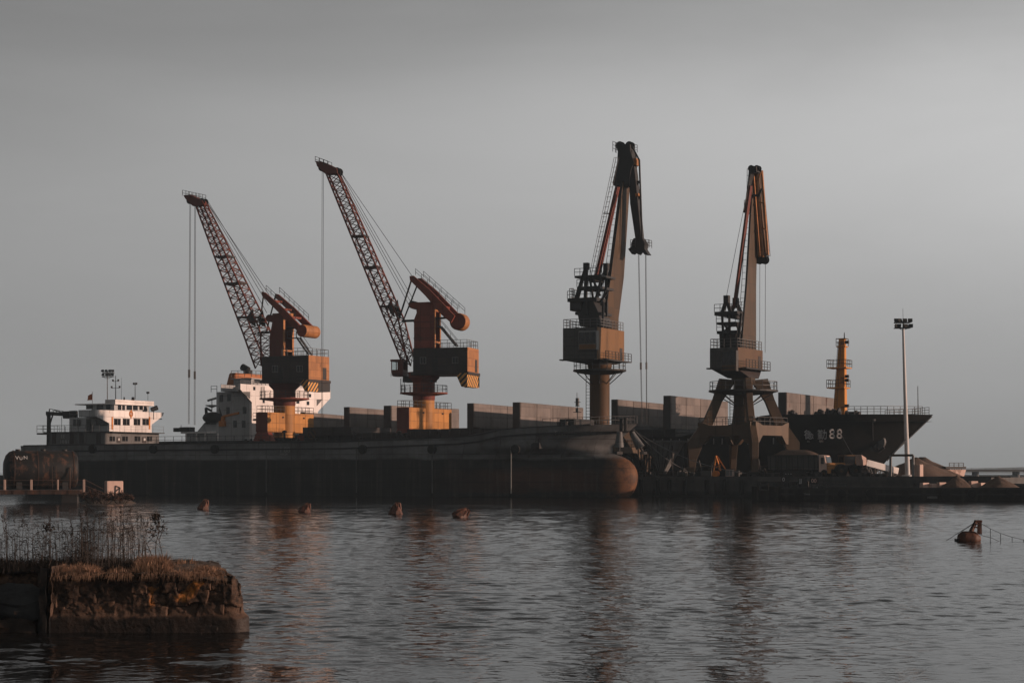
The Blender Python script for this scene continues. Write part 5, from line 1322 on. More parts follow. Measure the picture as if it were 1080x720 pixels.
# the small orange trestle machine and white box under the crane
def trestle():
    F = F_at(758, 9.6); t = std('winch_trestle', 'small orange trestle winch on the quay edge below the crane', 'winch', F)
    mb = MB(); a = F.s3(755.5, 480.5, 0)
    for px, py, y in ((754, 499, -.5), (757.5, 495, .5), (761.5, 496, -.5), (764, 495, .5)): p = F.s3(px, py, 0); mb.beam((a.x, y * .4, a.z), (p.x, y, p.z), .14, .14)
    for q in (.35, .65): 
        p0 = a.lerp(F.s3(754, 499, 0), q); p1 = a.lerp(F.s3(763, 496, 0), q); mb.beam(p0, p1, .1, .1)
    mb.build('trestle', 'orange_paint', t)
    mb = MB(); c_ = F.s3(755, 499.5, 0); mb.lathe([(.1, -.4), (.42, -.38), (.42, -.3), (.28, -.28), (.28, .28), (.42, .3), (.42, .38), (.1, .4)], 14, 'y', c_); mb.build('drum', 'orange_paint', t)
    mb = MB(); mb.box(c_.x - .7, F.s3(765, 500, 0).x, -.55, .55, .05, c_.z - .42); mb.build('skid', 'dark_steel', t)
    F = F_at(770.5, 9.4); t = std('switch_cabinet', 'small pale electrical cabinet beside the orange trestle', 'cabinet', F)
    mb = MB(); mb.box(-.6, .42, -.35, .35, .12, 1.05); mb.build('cabinet', 'pink_steel', t, bevel=.03)
    mb = MB(); mb.box(-.55, -.05, -.38, -.352, .2, .98); mb.box(0, .38, -.38, -.352, .2, .98); mb.build('door', 'midgrey_paint', t)
    mb = MB(); mb.box(-.66, .48, -.42, .42, 1.05, 1.1); mb.box(-.5, .32, -.3, .3, 0, .12); mb.build('cabinet_roof', 'dark_steel', t)
    F = F_at(720.5, 9.4); t = std('concrete_bollard_block', 'grey concrete block with a bollard at the left crane foot', 'mooring block', F)
    mb = MB(); mb.box(-.5, .5, -.5, .5, 0, .75); mb.build('block', 'concrete', t, bevel=.06)
    mb = MB(); mb.lathe([(.16, .75), (.16, 1.05), (.3, 1.1), (.3, 1.2), (.1, 1.25)], 12); mb.build('bollard', 'dark_steel', t)
trestle()

# quay-edge rubber fenders
def fenders():
    proto = None
    for px in (676, 694, 706, 722, 745, 764, 782):
        b = QF.on(px, 8.38 - .25)
        if proto is None:
            proto = thing('quay_fender', 'black vertical rubber fender on the dark quay face', 'fender', (b.x, b.y, 0), QF.rz, 'rubber fenders on the quay face')
            MB().box(-.25, .25, -.2, .2, .3, 2.3).build('rubber_pad', 'rubber', proto, bevel=.08); mb = MB()
            mb.tube((0, 0, 2.3), (.3, .2, 2.68), .03, None, 4); mb.tube((0, 0, 2.3), (-.3, .2, 2.68), .03, None, 4); mb.build('chain', 'dark_steel', proto)
        else:
            c = copy_tree(proto); c.location = (b.x, b.y, 0)
fenders()

# ---------- heaps
def heap_mesh(rx, ry, h, seed, ridge=0.0, slope=1.0, mtx=None, n=56, rings=22):
    from mathutils import noise as mn
    mb = MB(); rows = []
    for i in range(rings + 1):
        q = i / rings; row = []
        for k in range(n + 1):
            a = 2 * math.pi * (k % n) / n
            nz = mn.noise(V(math.cos(a) * q * 2.2 + seed, math.sin(a) * q * 2.2, seed * .7)); n2 = mn.noise(V(math.cos(a) * q * 7 + seed, math.sin(a) * q * 7, seed))
            x = rx * q * math.cos(a) * (1 + .1 * nz * q); y = ry * q * math.sin(a) * (1 + .1 * nz * q)
            if ridge: x += ridge * (1 - q) * math.cos(a)
            z = h * max(0, (1 - q ** slope)) + (nz * .09 + n2 * .045) * h * (q * (1 - q) * 3 + .08)
            if i == rings: z = -.05
            row.append((x, y, z))
        rows.append(row)
    mb.grid(rows); return mb
def sand_mat(name, c0, c1):
    m, nt, b = new_mat(name)
    c = ramp(nt, noise(nt, 1.2, (1, 1, 1), 8, .7), [(.3, c0), (.7, c1)]); nt.links.new(c, b.inputs['Base Color']); b.inputs['Roughness'].default_value = .95
    bp = nt.nodes.new('ShaderNodeBump'); bp.inputs['Strength'].default_value = .8; bp.inputs['Distance'].default_value = .12; nt.links.new(noise(nt, 4, (1, 1, 1), 8, .75), bp.inputs['Height']); nt.links.new(bp.outputs[0], b.inputs['Normal'])
    return m
M['sand'] = sand_mat('sand', (.075, .048, .036), (.13, .085, .06))
M['dark_ore'] = sand_mat('dark_ore', (.03, .02, .016), (.07, .042, .03))

def heap(label, px, yl, F0, pl, pr, pyb, pyt, pxa, ry, seed, mat, oz, group, slope=1.0):
    F = F_at(px, yl, F0, oz) if F0 is not None else None
    return F
def place_heap(label, F, xl, yl, rx, ry, h, seed, mat, group, slope=1.05, ridge=0):
    p = F.w(xl, yl); o = heap_mesh(rx, ry, h, seed, ridge, slope).build('sand_heap', mat, None, smooth=True)
    o.location = (p.x, p.y, F.O.z); o.rotation_euler = (0, 0, F.rz); tag(o, label, 'heap', group)

# ---------- big heap, blocks, low wall and hoppers at the right end of the quay
GQ = Frame(QF.O.x, QF.O.y, 27, QZ)
x0, _ = GQ.s(981, 503, 22)
place_heap('tall brown heap of sand on the quay right of the floodlight mast', GQ, x0 - 2.0, 22, 5.4, 6.0, 2.7, 2.2, 'sand', 'sand heaps', .95, .25)
x0, _ = GQ.s(955, 503, 25)
place_heap('brown sand heap half hidden behind the floodlight mast', GQ, x0 + 1.8, 27, 5.6, 6, 2.75, 4.4, 'sand', 'sand heaps', .95, .4)

def quay_bits():
    F = F_at(969.5, 10.5, -28); t = std('gate_post', 'narrow upright sunlit concrete block at the foot of the floodlight mast', 'concrete block', F)
    MB().box(-.34, .34, -.45, .45, .02, F.s(969, 489.5, -.45)[1]).build('block', 'pink_steel', t, bevel=.08)
    # row of small bunkers
    F = F_at(1003, 27, -25); t = std('bunker_row', 'pale row of triangular bunker walls between the big heap and the bridge', 'bunker', F)
    mb = MB()
    for k, px in enumerate((997, 1002, 1007, 1012)):
        x, z = F.s(px, 495, 0); mb.prism([(x - .75, z), (x + .9, z), (x + .4, z - 1.35), (x + .1, 0), (x - .1, 0)], -.3, .3)
    mb.build('wall', 'pink_steel', t, bevel=.04)
    a, z = F.s(999, 493, 0); b, _ = F.s(1014, 493, 0); mb = MB(); mb.box(a - .6, b + .4, -.5, .5, z - .15, z + .15)
    for q in range(7): x = a + (b - a) * q / 6; mb.tube((x, 0, 0), (x, 0, z), .06, None, 4)
    mb.build('roof', 'dark_steel', t)
    mb = MB(); mb.rail([(a, -.45, z + .15), (b, -.45, z + .15)], .5, .8, .05); mb.build('railing', 'rail_dark', t)
quay_bits()

# ---------- lorry, wheel loader, conveyor, gantry frame on the quay
def wheel(par, x, y, r, w, name='wheel'):
    mb = MB(); mb.lathe([(r * .55, -w / 2), (r * .92, -w / 2), (r, -w * .3), (r, w * .3), (r * .92, w / 2), (r * .55, w / 2)], 22, 'y', (x, y, r)); o = mb.build(name, 'rubber', par, smooth=True)
    mb = MB(); mb.lathe([(r * .14, -w * .56), (r * .5, -w * .44), (r * .56, -w * .4), (r * .56, w * .4), (r * .5, w * .44), (r * .14, w * .56)], 14, 'y', (x, y, r)); mb.build('rim', 'crane_brown', o)
def lorry():
    F = F_at(838, 10.5, 27); t = std('tipper_lorry', 'dark loaded tipper lorry on the quay in front of the black bow', 'lorry', F)
    x0, _ = F.s(810, 500, -1.3); x1, _ = F.s(862, 500, -1.3); x2, _ = F.s(871.5, 500, -1.3); zt = F.s(845, 479.5, -1.3)[1]
    mb = MB(); mb.hexa([(x0, -1.25, 1.0), (x1, -1.25, 1.0), (x1, 1.25, 1.0), (x0, 1.25, 1.0)], [(x0 - .1, -1.35, zt), (x1, -1.35, zt), (x1, 1.35, zt), (x0 - .1, 1.35, zt)]); bd = mb.build('tipper_body', 'house_grey', t, bevel=.05)
    mb = MB()
    for k in range(9): x = x0 + (x1 - x0) * (k + .5) / 9; mb.beam((x, -1.3, 1.05), (x, -1.4, zt), .12, .1)
    mb.box(x0 - .1, x1, -1.43, -1.35, zt - .15, zt); mb.build('body_rib', 'dark_steel', bd)
    mb = heap_mesh((x1 - x0) / 2 * .96, 1.25, .75, 9, 1.4, 1.4, n=32, rings=8); mb.v = [(x + (x0 + x1) / 2, y, z + zt - .08) for x, y, z in mb.v]; mb.build('load', 'sand', bd, smooth=True)
    mb = MB(); mb.prism([(x1 + .15, .7), (x2, .7), (x2, 1.7), (x2 - .25, 2.85), (x1 + .15, 2.95)], -1.2, 1.2); cb = mb.build('cab', 'pink_steel', t, bevel=.08)
    mb = MB(); mb.box(x1 + .45, x2 - .35, -1.23, -1.19, 1.75, 2.6); mb.build('side_window', 'glass', cb)
    mb = MB(); mb.hexa([(x2 - .02, -1.05, 1.75), (x2 + .04, -1.05, 1.75), (x2 + .04, 1.05, 1.75), (x2 - .02, 1.05, 1.75)], [(x2 - .22, -1.05, 2.7), (x2 - .16, -1.05, 2.7), (x2 - .16, 1.05, 2.7), (x2 - .22, 1.05, 2.7)]); mb.build('windscreen', 'glass', cb)
    mb = MB(); mb.box(x0 + .2, x2 - .1, -.5, .5, .6, .99); mb.box(x2 - .1, x2 + .1, -1.15, 1.15, .45, .8); mb.build('chassis', 'dark_steel', t)
    for x in (x0 + 1.1, x0 + 2.4, x1 - 1.2, x1 + .9):
        for y in (-1.05, 1.05): wheel(t, x, y, .52, .4)
lorry()
def loader():
    F = F_at(888, 11.5, -16); t = std('wheel_loader', 'yellow wheel loader with big black tyres beside the lorry', 'loader', F)
    k = lambda px, py, y=-1.2: F.s(px, py, y)
    for px in (887, 902):
        for y in (-1.15, 1.15): wheel(t, k(px, 500)[0], y, .88, .6)
    a = k(874, 486)[0]; b = k(893, 486)[0]
    mb = MB(); mb.box(a, b, -.85, .85, 1.05, 1.9); mb.box(a, a + .55, -.85, .85, .5, 1.049); mb.build('body', 'crane_yellow', t, bevel=.08)
    c0 = k(891.5, 481)[0]; c1 = k(904, 481)[0]
    mb = MB(); mb.box(c0, c1, -.8, .8, 1.0, 1.75); cb = mb.build('cab', 'dark_steel', t, bevel=.04)
    mb = MB(); mb.box(c0 + .04, c1 - .04, -.76, .76, 1.752, 2.75); mb.build('cab_glass', 'glass', cb)
    mb = MB(); mb.box(c0 - .12, c1 + .12, -.9, .9, 2.752, 2.95)
    mb.build('cab_roof', 'crane_ochre', cb, bevel=.05)
    for x in (c0 + .02, c1 - .02):
        for y in (-.79, .79): MB().beam((x, y, 1.75), (x, y, 2.75), .1, .1).build('cab_pillar', 'crane_ochre', cb)
    mb = MB(); d = k(912, 488)[0]
    for y in (-.6, .6): mb.beam((c1 - .1, y, 1.6), (d, y, 1.9), .2, .35)
    mb.build('lift_arm', 'crane_yellow', t)
    mb = MB(); mb.prism([(d, 2.3), (d + .25, 2.35), (d + .35, 1.5), (d + 1.1, 1.3), (d + .1, 1.15)], -1.3, 1.3); mb.build('bucket', 'pink_steel', t)
loader()
def conveyor():
    F = F_at(925, 12.0, -24); t = std('belt_conveyor', 'pale sloping belt conveyor between the loader and the floodlight mast', 'conveyor', F)
    a = F.s3(911, 487.5, 0); b = F.s3(944.5, 496.5, 0)
    d = (b - a).normalized(); up = V(-d.z, 0, d.x) if d.x > 0 else V(d.z, 0, -d.x)
    mb = MB(); mb.hexa([a + V(0, -.7, 0) - up * .45, a + V(0, .7, 0) - up * .45, a + V(0, .7, 0) + up * .4, a + V(0, -.7, 0) + up * .4][::1], [b + V(0, -.7, 0) - up * .45, b + V(0, .7, 0) - up * .45, b + V(0, .7, 0) + up * .4, b + V(0, -.7, 0) + up * .4]); mb.build('trough', 'white_paint', t, bevel=.05)
    mb = MB(); n = 8
    p0 = a - up * .5; p1 = b - up * .5; q0 = a.lerp(b, .1) - up * 1.2; q1 = a.lerp(b, .85) - up * 1.1
    for y in (-.6, .6):
        mb.tube(q0 + V(0, y, 0), q1 + V(0, y, 0), .06, None, 5)
        for k in range(n):
            u0 = p0.lerp(p1, (k + .2) / n); u1 = q0.lerp(q1, (k + .5) / n); u2 = p0.lerp(p1, (k + 1) / n)
            mb.tube(u0 + V(0, y, 0), u1 + V(0, y, 0), .045, None, 4); mb.tube(u1 + V(0, y, 0), u2 + V(0, y, 0), .045, None, 4)
    mb.build('truss', 'rail_grey', t)
    mb = MB()
    for q in (.25, .8):
        p = a.lerp(b, q)
        for y in (-.7, .7): mb = MB(); mb.beam((p.x, y, 0), (p.x, y, p.z - .4), .12, .12); mb.build('leg', 'dark_steel', t)
    mb = MB(); mb.prism([(a.x - .9, a.z + 1.0), (a.x - .1, a.z + .6), (a.x - .1, a.z - .3), (a.x - .6, a.z - .4)], -.75, .75); mb.build('feed_hopper', 'pink_steel', t, bevel=.04)
    F = F_at(947, 10.5, 27); t = std('portal_frame', 'grey steel portal frame with a diagonal brace left of the floodlight mast', 'steel portal', F)
    mb = MB(); zt = F.s(939, 480, 0)[1]; xa = F.s(939.3, 490, 0)[0]; xb = F.s(963, 490, 0)[0]
    for x in (xa, xb):
        mb.beam((x, 0, 0), (x, 0, zt), .28, .28)
    mb.build('post', 'midgrey_paint', t)
    mb = MB(); mb.beam((xa, 0, zt), (xb, 0, zt), .25, .3); mb.build('cross_beam', 'crane_brown', t)
    mb = MB(); mb.beam((xa + .2, 0, zt), F.s3(955.5, 463, 0), .14, .14); mb.build('brace', 'midgrey_paint', t)
conveyor()

# dark bales and bins along the quay edge, right part
rnd = random.Random(12)
descr = ['below the rear wheels of the lorry', 'below the middle of the lorry', 'below the lorry cab', 'under the yellow loader', 'at the low end of the conveyor']
for k, (px, w) in enumerate(((816, 1.9), (832, 1.5), (862, 1.4), (908, 2.0), (930, 1.7))):
    F = F_at(px, 8.9); t = std('steel_bin', 'dark low steel bin on the quay edge ' + descr[k], 'bin', F, 'steel bins on the quay edge')
    h = rnd.uniform(.5, .75); mb = MB(); mb.hexa([(-w * .45, -.35, .05), (w * .45, -.35, .05), (w * .45, .35, .05), (-w * .45, .35, .05)], [(-w * .5, -.42, h), (w * .5, -.42, h), (w * .5, .42, h), (-w * .5, .42, h)]); mb.build('shell', 'dark_steel', t, bevel=.03)
    mb = MB(); mb.box(-w * .52, w * .52, -.46, -.421, h - .1, h); mb.box(-w * .1, w * .1, -.47, -.425, .15, h - .15); mb.build('rim', 'house_grey', t)

# quay-edge bollards and mooring lines
def moorings():
    spots = ((676, 'behind the bulbous bow'), (731, 'at the left foot of the splayed leg crane'), (790, 'below the middle leg of the crane'), (852, 'in front of the lorry'), (917, 'below the belt conveyor'))
    for px, where in spots:
        F = F_at(px, 8.95); t = std('mooring_bollard', 'black iron bollard on the quay edge ' + where, 'bollard', F, 'bollards along the quay edge')
        mb = MB(); mb.lathe([(.34, 0), (.34, .08), (.2, .12), (.18, .42), (.3, .52), (.3, .64), (.12, .72)], 14); mb.build('post', 'dark_steel', t, smooth=True)
        mb = MB(); mb.box(-.45, .45, -.4, .4, -.02, .012); mb.build('base_plate', 'house_grey', t)
    def line(label, a, b, sag):
        t = thing('mooring_line', label, 'rope', a, 0, 'mooring lines'); pts = [(b - a) * (k / 10) - V(0, 0, sag * 4 * (k / 10) * (1 - k / 10)) for k in range(11)]
        mb = MB(); mb.path(pts, .045, 5); mb.build('rope', 'rail_grey', t)
    q = QF.on(731, 8.95); line('mooring line running from the rusty bow to the quay by the crane leg', QF.w(.2, 2.2, 9.0), V(q.x, q.y, QZ + .5), .7)
    q = QF.on(790, 8.95); line('longer mooring line running from the rusty bow past the hopper', QF.w(-.4, 3.0, 9.0), V(q.x, q.y, QZ + .5), 1.1)
    q = QF.on(917, 8.95); line('mooring line hanging from the lettered black bow to the quay', FF.w(-12, -7.5, 9.6), V(q.x, q.y, QZ + .5), .8)
moorings()
def clutter():
    rn = random.Random(31)
    data = ((727, 13.0, 'cable_drum', 'wooden cable drum between the left crane foot and the orange trestle', 'drum'), (778, 12.2, 'oil_drum', 'dark oil drum behind the pale electrical cabinet', 'drum'), (798, 11.8, 'tool_crate', 'dark steel tool crate at the foot of the middle crane leg', 'crate'), (804, 10.2, 'oil_drum', 'dark oil drum left of the loaded lorry', 'drum'), (745, 10.0, 'tool_crate', 'low dark crate left of the orange trestle', 'crate'), (712, 10.6, 'tool_crate', 'dark crate under the grey hopper', 'crate'))
    for px, yl, nm, lab, cat in data:
        F = F_at(px, yl, rn.uniform(5, 50)); t = std(nm, lab, cat, F)
        if nm == 'cable_drum':
            mb = MB(); mb.lathe([(.1, -.45), (.75, -.45), (.75, -.37), (.38, -.36), (.38, .36), (.75, .37), (.75, .45), (.1, .45)], 20, 'y', (0, 0, .76)); mb.build('reel', 'crane_brown', t)
        elif nm == 'oil_drum':
            mb = MB(); mb.lathe([(.29, 0), (.3, .02), (.29, .28), (.31, .3), (.29, .32), (.29, .58), (.31, .6), (.29, .62), (.3, .88), (.27, .87)], 16); mb.build('barrel', 'dark_steel', t)
        else:
            w = rn.uniform(.6, 1.0); mb = MB(); mb.box(-w, w, -.5, .5, .1, .85); mb.box(-w, -w + .2, -.45, .45, 0, .1); mb.box(w - .2, w, -.45, .45, 0, .1); mb.build('box', 'house_grey', t, bevel=.03)
            mb = MB(); mb.box(-w - .03, w + .03, -.53, .53, .85, .92); mb.build('lid', 'dark_steel', t)
clutter()

# ------------------------------------------------------------------ barge in front of the quay's right end
def barge():
    BF = Frame(*((P(797, 527, 224)).xy), 9.0, 0); L = 46
    t = thing('sand_barge', 'long low black barge carrying sand heaps in front of the quay', 'barge', BF.O, BF.rz)
    xe, _ = BF.s(1135, 525, 0); L = xe
    zt = BF.s(1000, 514, -3.4)[1]; hw = 3.4
    mb = MB(); rows = []
    for i in range(25):
        q = i / 24; x = -0.4 + (L + .4) * q; b = hw * min(1, .55 + 3.5 * q, .55 + 3.5 * (1 - q)); z0 = zt + .12 * (abs(q - .5) * 2) ** 3
        rows.append([(x, 0, -1), (x, -b * .8, -.9), (x, -b * .95, -.2), (x, -b, .5), (x, -b, z0), (x, -b + .5, z0), (x, -b + .5, z0 - .4), (x, b - .5, z0 - .4), (x, b - .5, z0), (x, b, z0), (x, b, .5), (x, b * .95, -.2), (x, b * .8, -.9), (x, 0, -1)])
    mb.grid(rows); mb.add(rows[0], [tuple(range(len(rows[0])))]); mb.add(rows[-1], [tuple(range(len(rows[0])))]); mb.build('hull', hull_mat('barge_hull', [(-1, (.014, .013, .012)), (6, (.018, .017, .017))]), t)
    mb = MB()
    for z, d in ((zt - .12, .1), (zt * .5, .08)): mb.box(3.0, L - 3, -hw - d, -hw - .002, z - .1, z + .1)
    mb.build('rubbing_strake', 'dark_steel', t)
    for q in range(9):
        x = 2 + q * (L - 4) / 8.5 + random.uniform(-.8, .8); mb = MB(); mb.lathe([(.28, -.16), (.5, -.14), (.5, .14), (.28, .16)], 14, 'y', (x, -hw - .26, zt * random.uniform(.45, .65))); mb.build('tyre_fender', 'rubber', t, smooth=True)
    # stern: low wheelhouse and winches (left end)
    mb = MB(); mb.box(.2, 6.2, -2.3, 2.3, zt - .35, zt + .75); hs = mb.build('deck_house', 'dark_steel', t, bevel=.05)
    for k in range(4): MB().box(.7 + k * 1.35, 1.25 + k * 1.35, -2.35, -2.29, zt + .1, zt + .5).build('window', 'glass', hs)
    mb = MB(); mb.rail([(6.5, -hw + .3, zt), (L - 26, -hw + .3, zt)], .8, 1.6, .035, 2); mb.build('deck_railing', 'rail_dark', t)
    # name boards
    for body, px, py, sz, mt in (('0', 825, 507.2, .62, 'lettering'), ('JJ', 843, 508.6, .62, 'lettering'), ('00', 855.5, 508.6, .62, 'pink_steel'), ('- - -', 828, 500.5, .5, 'lettering'), ('11 14', 857, 514.5, .26, 'dim_lettering'), ('TTMM', 846.5, 522, .3, 'dim_lettering')):
        x, z = BF.s(px, py, -hw - .02); 
        if z > zt - .5:
            mb = MB(); wd = max(.8, sz * .7 * len(body)); mb.box(x - .15, x + wd, -hw - .06, -hw - .01, zt - .3 if z < zt + .4 else z - .15, z + sz * .9); mb.build('name_board', 'dark_steel', t)
            if z > zt + .4: 
                mb = MB(); mb.tube((x + .1, -hw - .03, zt - .2), (x + .1, -hw - .03, z), .04, None, 4); mb.tube((x + wd - .2, -hw - .03, zt - .2), (x + wd - .2, -hw - .03, z), .04, None, 4); mb.build('board_post', 'dark_steel', t)
        text_part('hull_lettering', body, sz, mt, t, face_neg_y(x, -hw - .1, z), .02)
    x, z = BF.s(978, 525.5, -hw - .02); text_part('hull_lettering', 'HIIIIIIIII', .38, 'dim_lettering', t, face_neg_y(x, -hw - .03, z), .02)
    # heaps on its deck
    BF2 = Frame(BF.O.x, BF.O.y, 9.0, zt - .42)
    for lab, pxa, pl, pr, pyt, seed in (('smaller brown sand heap on the barge, its peak left of the bridge end', 1012, 989, 1030, 500.3, 1.3), ('larger brown sand heap on the barge at the right edge of the picture', 1052, 1028, 1078, 501.3, 7.1)):
        x, z = BF2.s((pl + pr) / 2, pyt, 0); xa, _ = BF2.s(pl, 512, 0); xb, _ = BF2.s(pr, 512, 0)
        place_heap(lab, BF2, x, 0, (xb - xa) / 2 * 1.12, 2.75, z, seed, 'sand', 'sand heaps', 1.0)
    # pale concrete blocks standing behind the heaps, turned towards the sun
    wh = ('leftmost of the row, near the mast foot', 'second from the left of the row', 'third from the left, before the smaller heap', 'touching the left flank of the smaller heap', 'between the two heaps, left one', 'between the two heaps, right one')
    rb = random.Random(9)
    for k, (px, w, h) in enumerate(((975, 1.0, .95), (984, .85, .85), (993, 1.0, 1.0), (1002, .8, .85), (1026.5, .95, 1.15), (1035.5, .9, .95))):
        p = BF2.w(BF2.s(px, 510, 2.3)[0], 2.3); tt = thing('barrier_block', 'pale concrete block on the barge deck, ' + wh[k], 'concrete block', p, R(rb.uniform(18, 42)), 'concrete blocks on the barge')
        mb = MB(); mb.prismx([(-.4, .12), (.4, .12), (.34, h * .5), (.28, h), (-.28, h), (-.34, h * .5)], -w * .5, w * .5); mb.build('block', 'pink_steel', tt, bevel=.04)
        mb = MB(); mb.box(-w * .42, -w * .2, -.3, .3, 0, .119); mb.build('foot', 'pink_steel', tt); mb = MB(); mb.box(w * .2, w * .42, -.3, .3, 0, .119); mb.build('foot', 'pink_steel', tt)
    # clutter at the left end
    for k, (px, w, h, lab) in enumerate(((806, 1.0, .9, 'dark drum shaped winch at the left end of the barge'), (838, .8, .8, 'dark winch on the barge behind the white letters'), (868, .9, .7, 'dark winch on the barge below the yellow loader'))):
        p = BF2.w(BF2.s(px, 510, -2.6)[0], -2.4); tt = thing('deck_winch', lab, 'winch', p, BF2.rz, 'deck winches on the barge')
        mb = MB(); mb.lathe([(.1, -w * .5), (h * .5, -w * .48), (h * .5, -w * .38), (h * .3, -w * .36), (h * .3, w * .36), (h * .5, w * .38), (h * .5, w * .48), (.1, w * .5)], 14, 'x', (0, 0, h * .6)); mb.build('drum', 'dark_steel', tt)
        mb = MB(); mb.box(-w * .55, w * .55, -.35, .35, 0, .2); mb.box(-w * .56, -w * .5, -.3, .3, .2, h * .7); mb.box(w * .5, w * .56, -.3, .3, .2, h * .7); mb.build('stand', 'house_grey', tt)
barge()

# ------------------------------------------------------------------ far bridge and shore
def far_bridge():
    Y = 560; a = P(1000, 497, Y); F = Frame(a.x, a.y, 0, 0)
    t = thing('road_bridge', 'distant grey trestle bridge crossing the river at the right edge', 'bridge', F.O, 0)
    m = paint('bridge_concrete', (.15, .15, .15), rust=0, bump=0, scale=.05)
    Lb = 120; z1 = F.s(1040, 494.6)[1]; z0 = F.s(1040, 497.3)[1]
    MB().box(-10, Lb, -3, 3, z0, z1).build('deck', m, t)
    mb = MB(); mb.rail([(-10, -2.8, z1), (Lb, -2.8, z1)], .35, 4, .06, 1); mb.build('railing', m, t)
    for k in range(11):
        x = -4 + k * 12
        for y in (-2, 2):
            mb = MB(); mb.tube((x, y, -2), (x, y, z0 - .003), .55, None, 8); mb.build('pier', m, t)
    mb = MB(); mb.box(-10, 46, -2.2, -1.2, -1, 2.4); mb.box(46, Lb, -2.2, -1.2, 1.1, 2.0); mb.build('lower_beam', m, t)
far_bridge()
def far_shore():
    from mathutils import noise as mn
    m, nt, b = new_mat('far_shore_hills'); nt.links.new(ramp(nt, noise(nt, .01), [(.3, (.05, .055, .05)), (.7, (.09, .09, .085))]), b.inputs['Base Color']); b.inputs['Roughness'].default_value = 1
    mb = MB(); Y = 3600
    rows = []
    for j, (dy, k) in enumerate(((0, 0), (60, .55), (200, 1.0), (500, .8), (900, 0))):
        row = []
        for i in range(61):
            x = 860 + i * 22
            n = .5 + .5 * mn.noise(V(x * .006, j * .2, 0)) + .3 * mn.noise(V(x * .02, j * .3, 5))
            e = min(1, max(0, (x - 870) / 90)); row.append((x, Y + dy, -1 + (2 + 14 * n) * k * e))
        rows.append(row)
    mb.grid(rows); tag(mb.build('far_hills', m, None, smooth=True), 'low hazy hills on the far shore at the right', kind='structure')
far_shore()
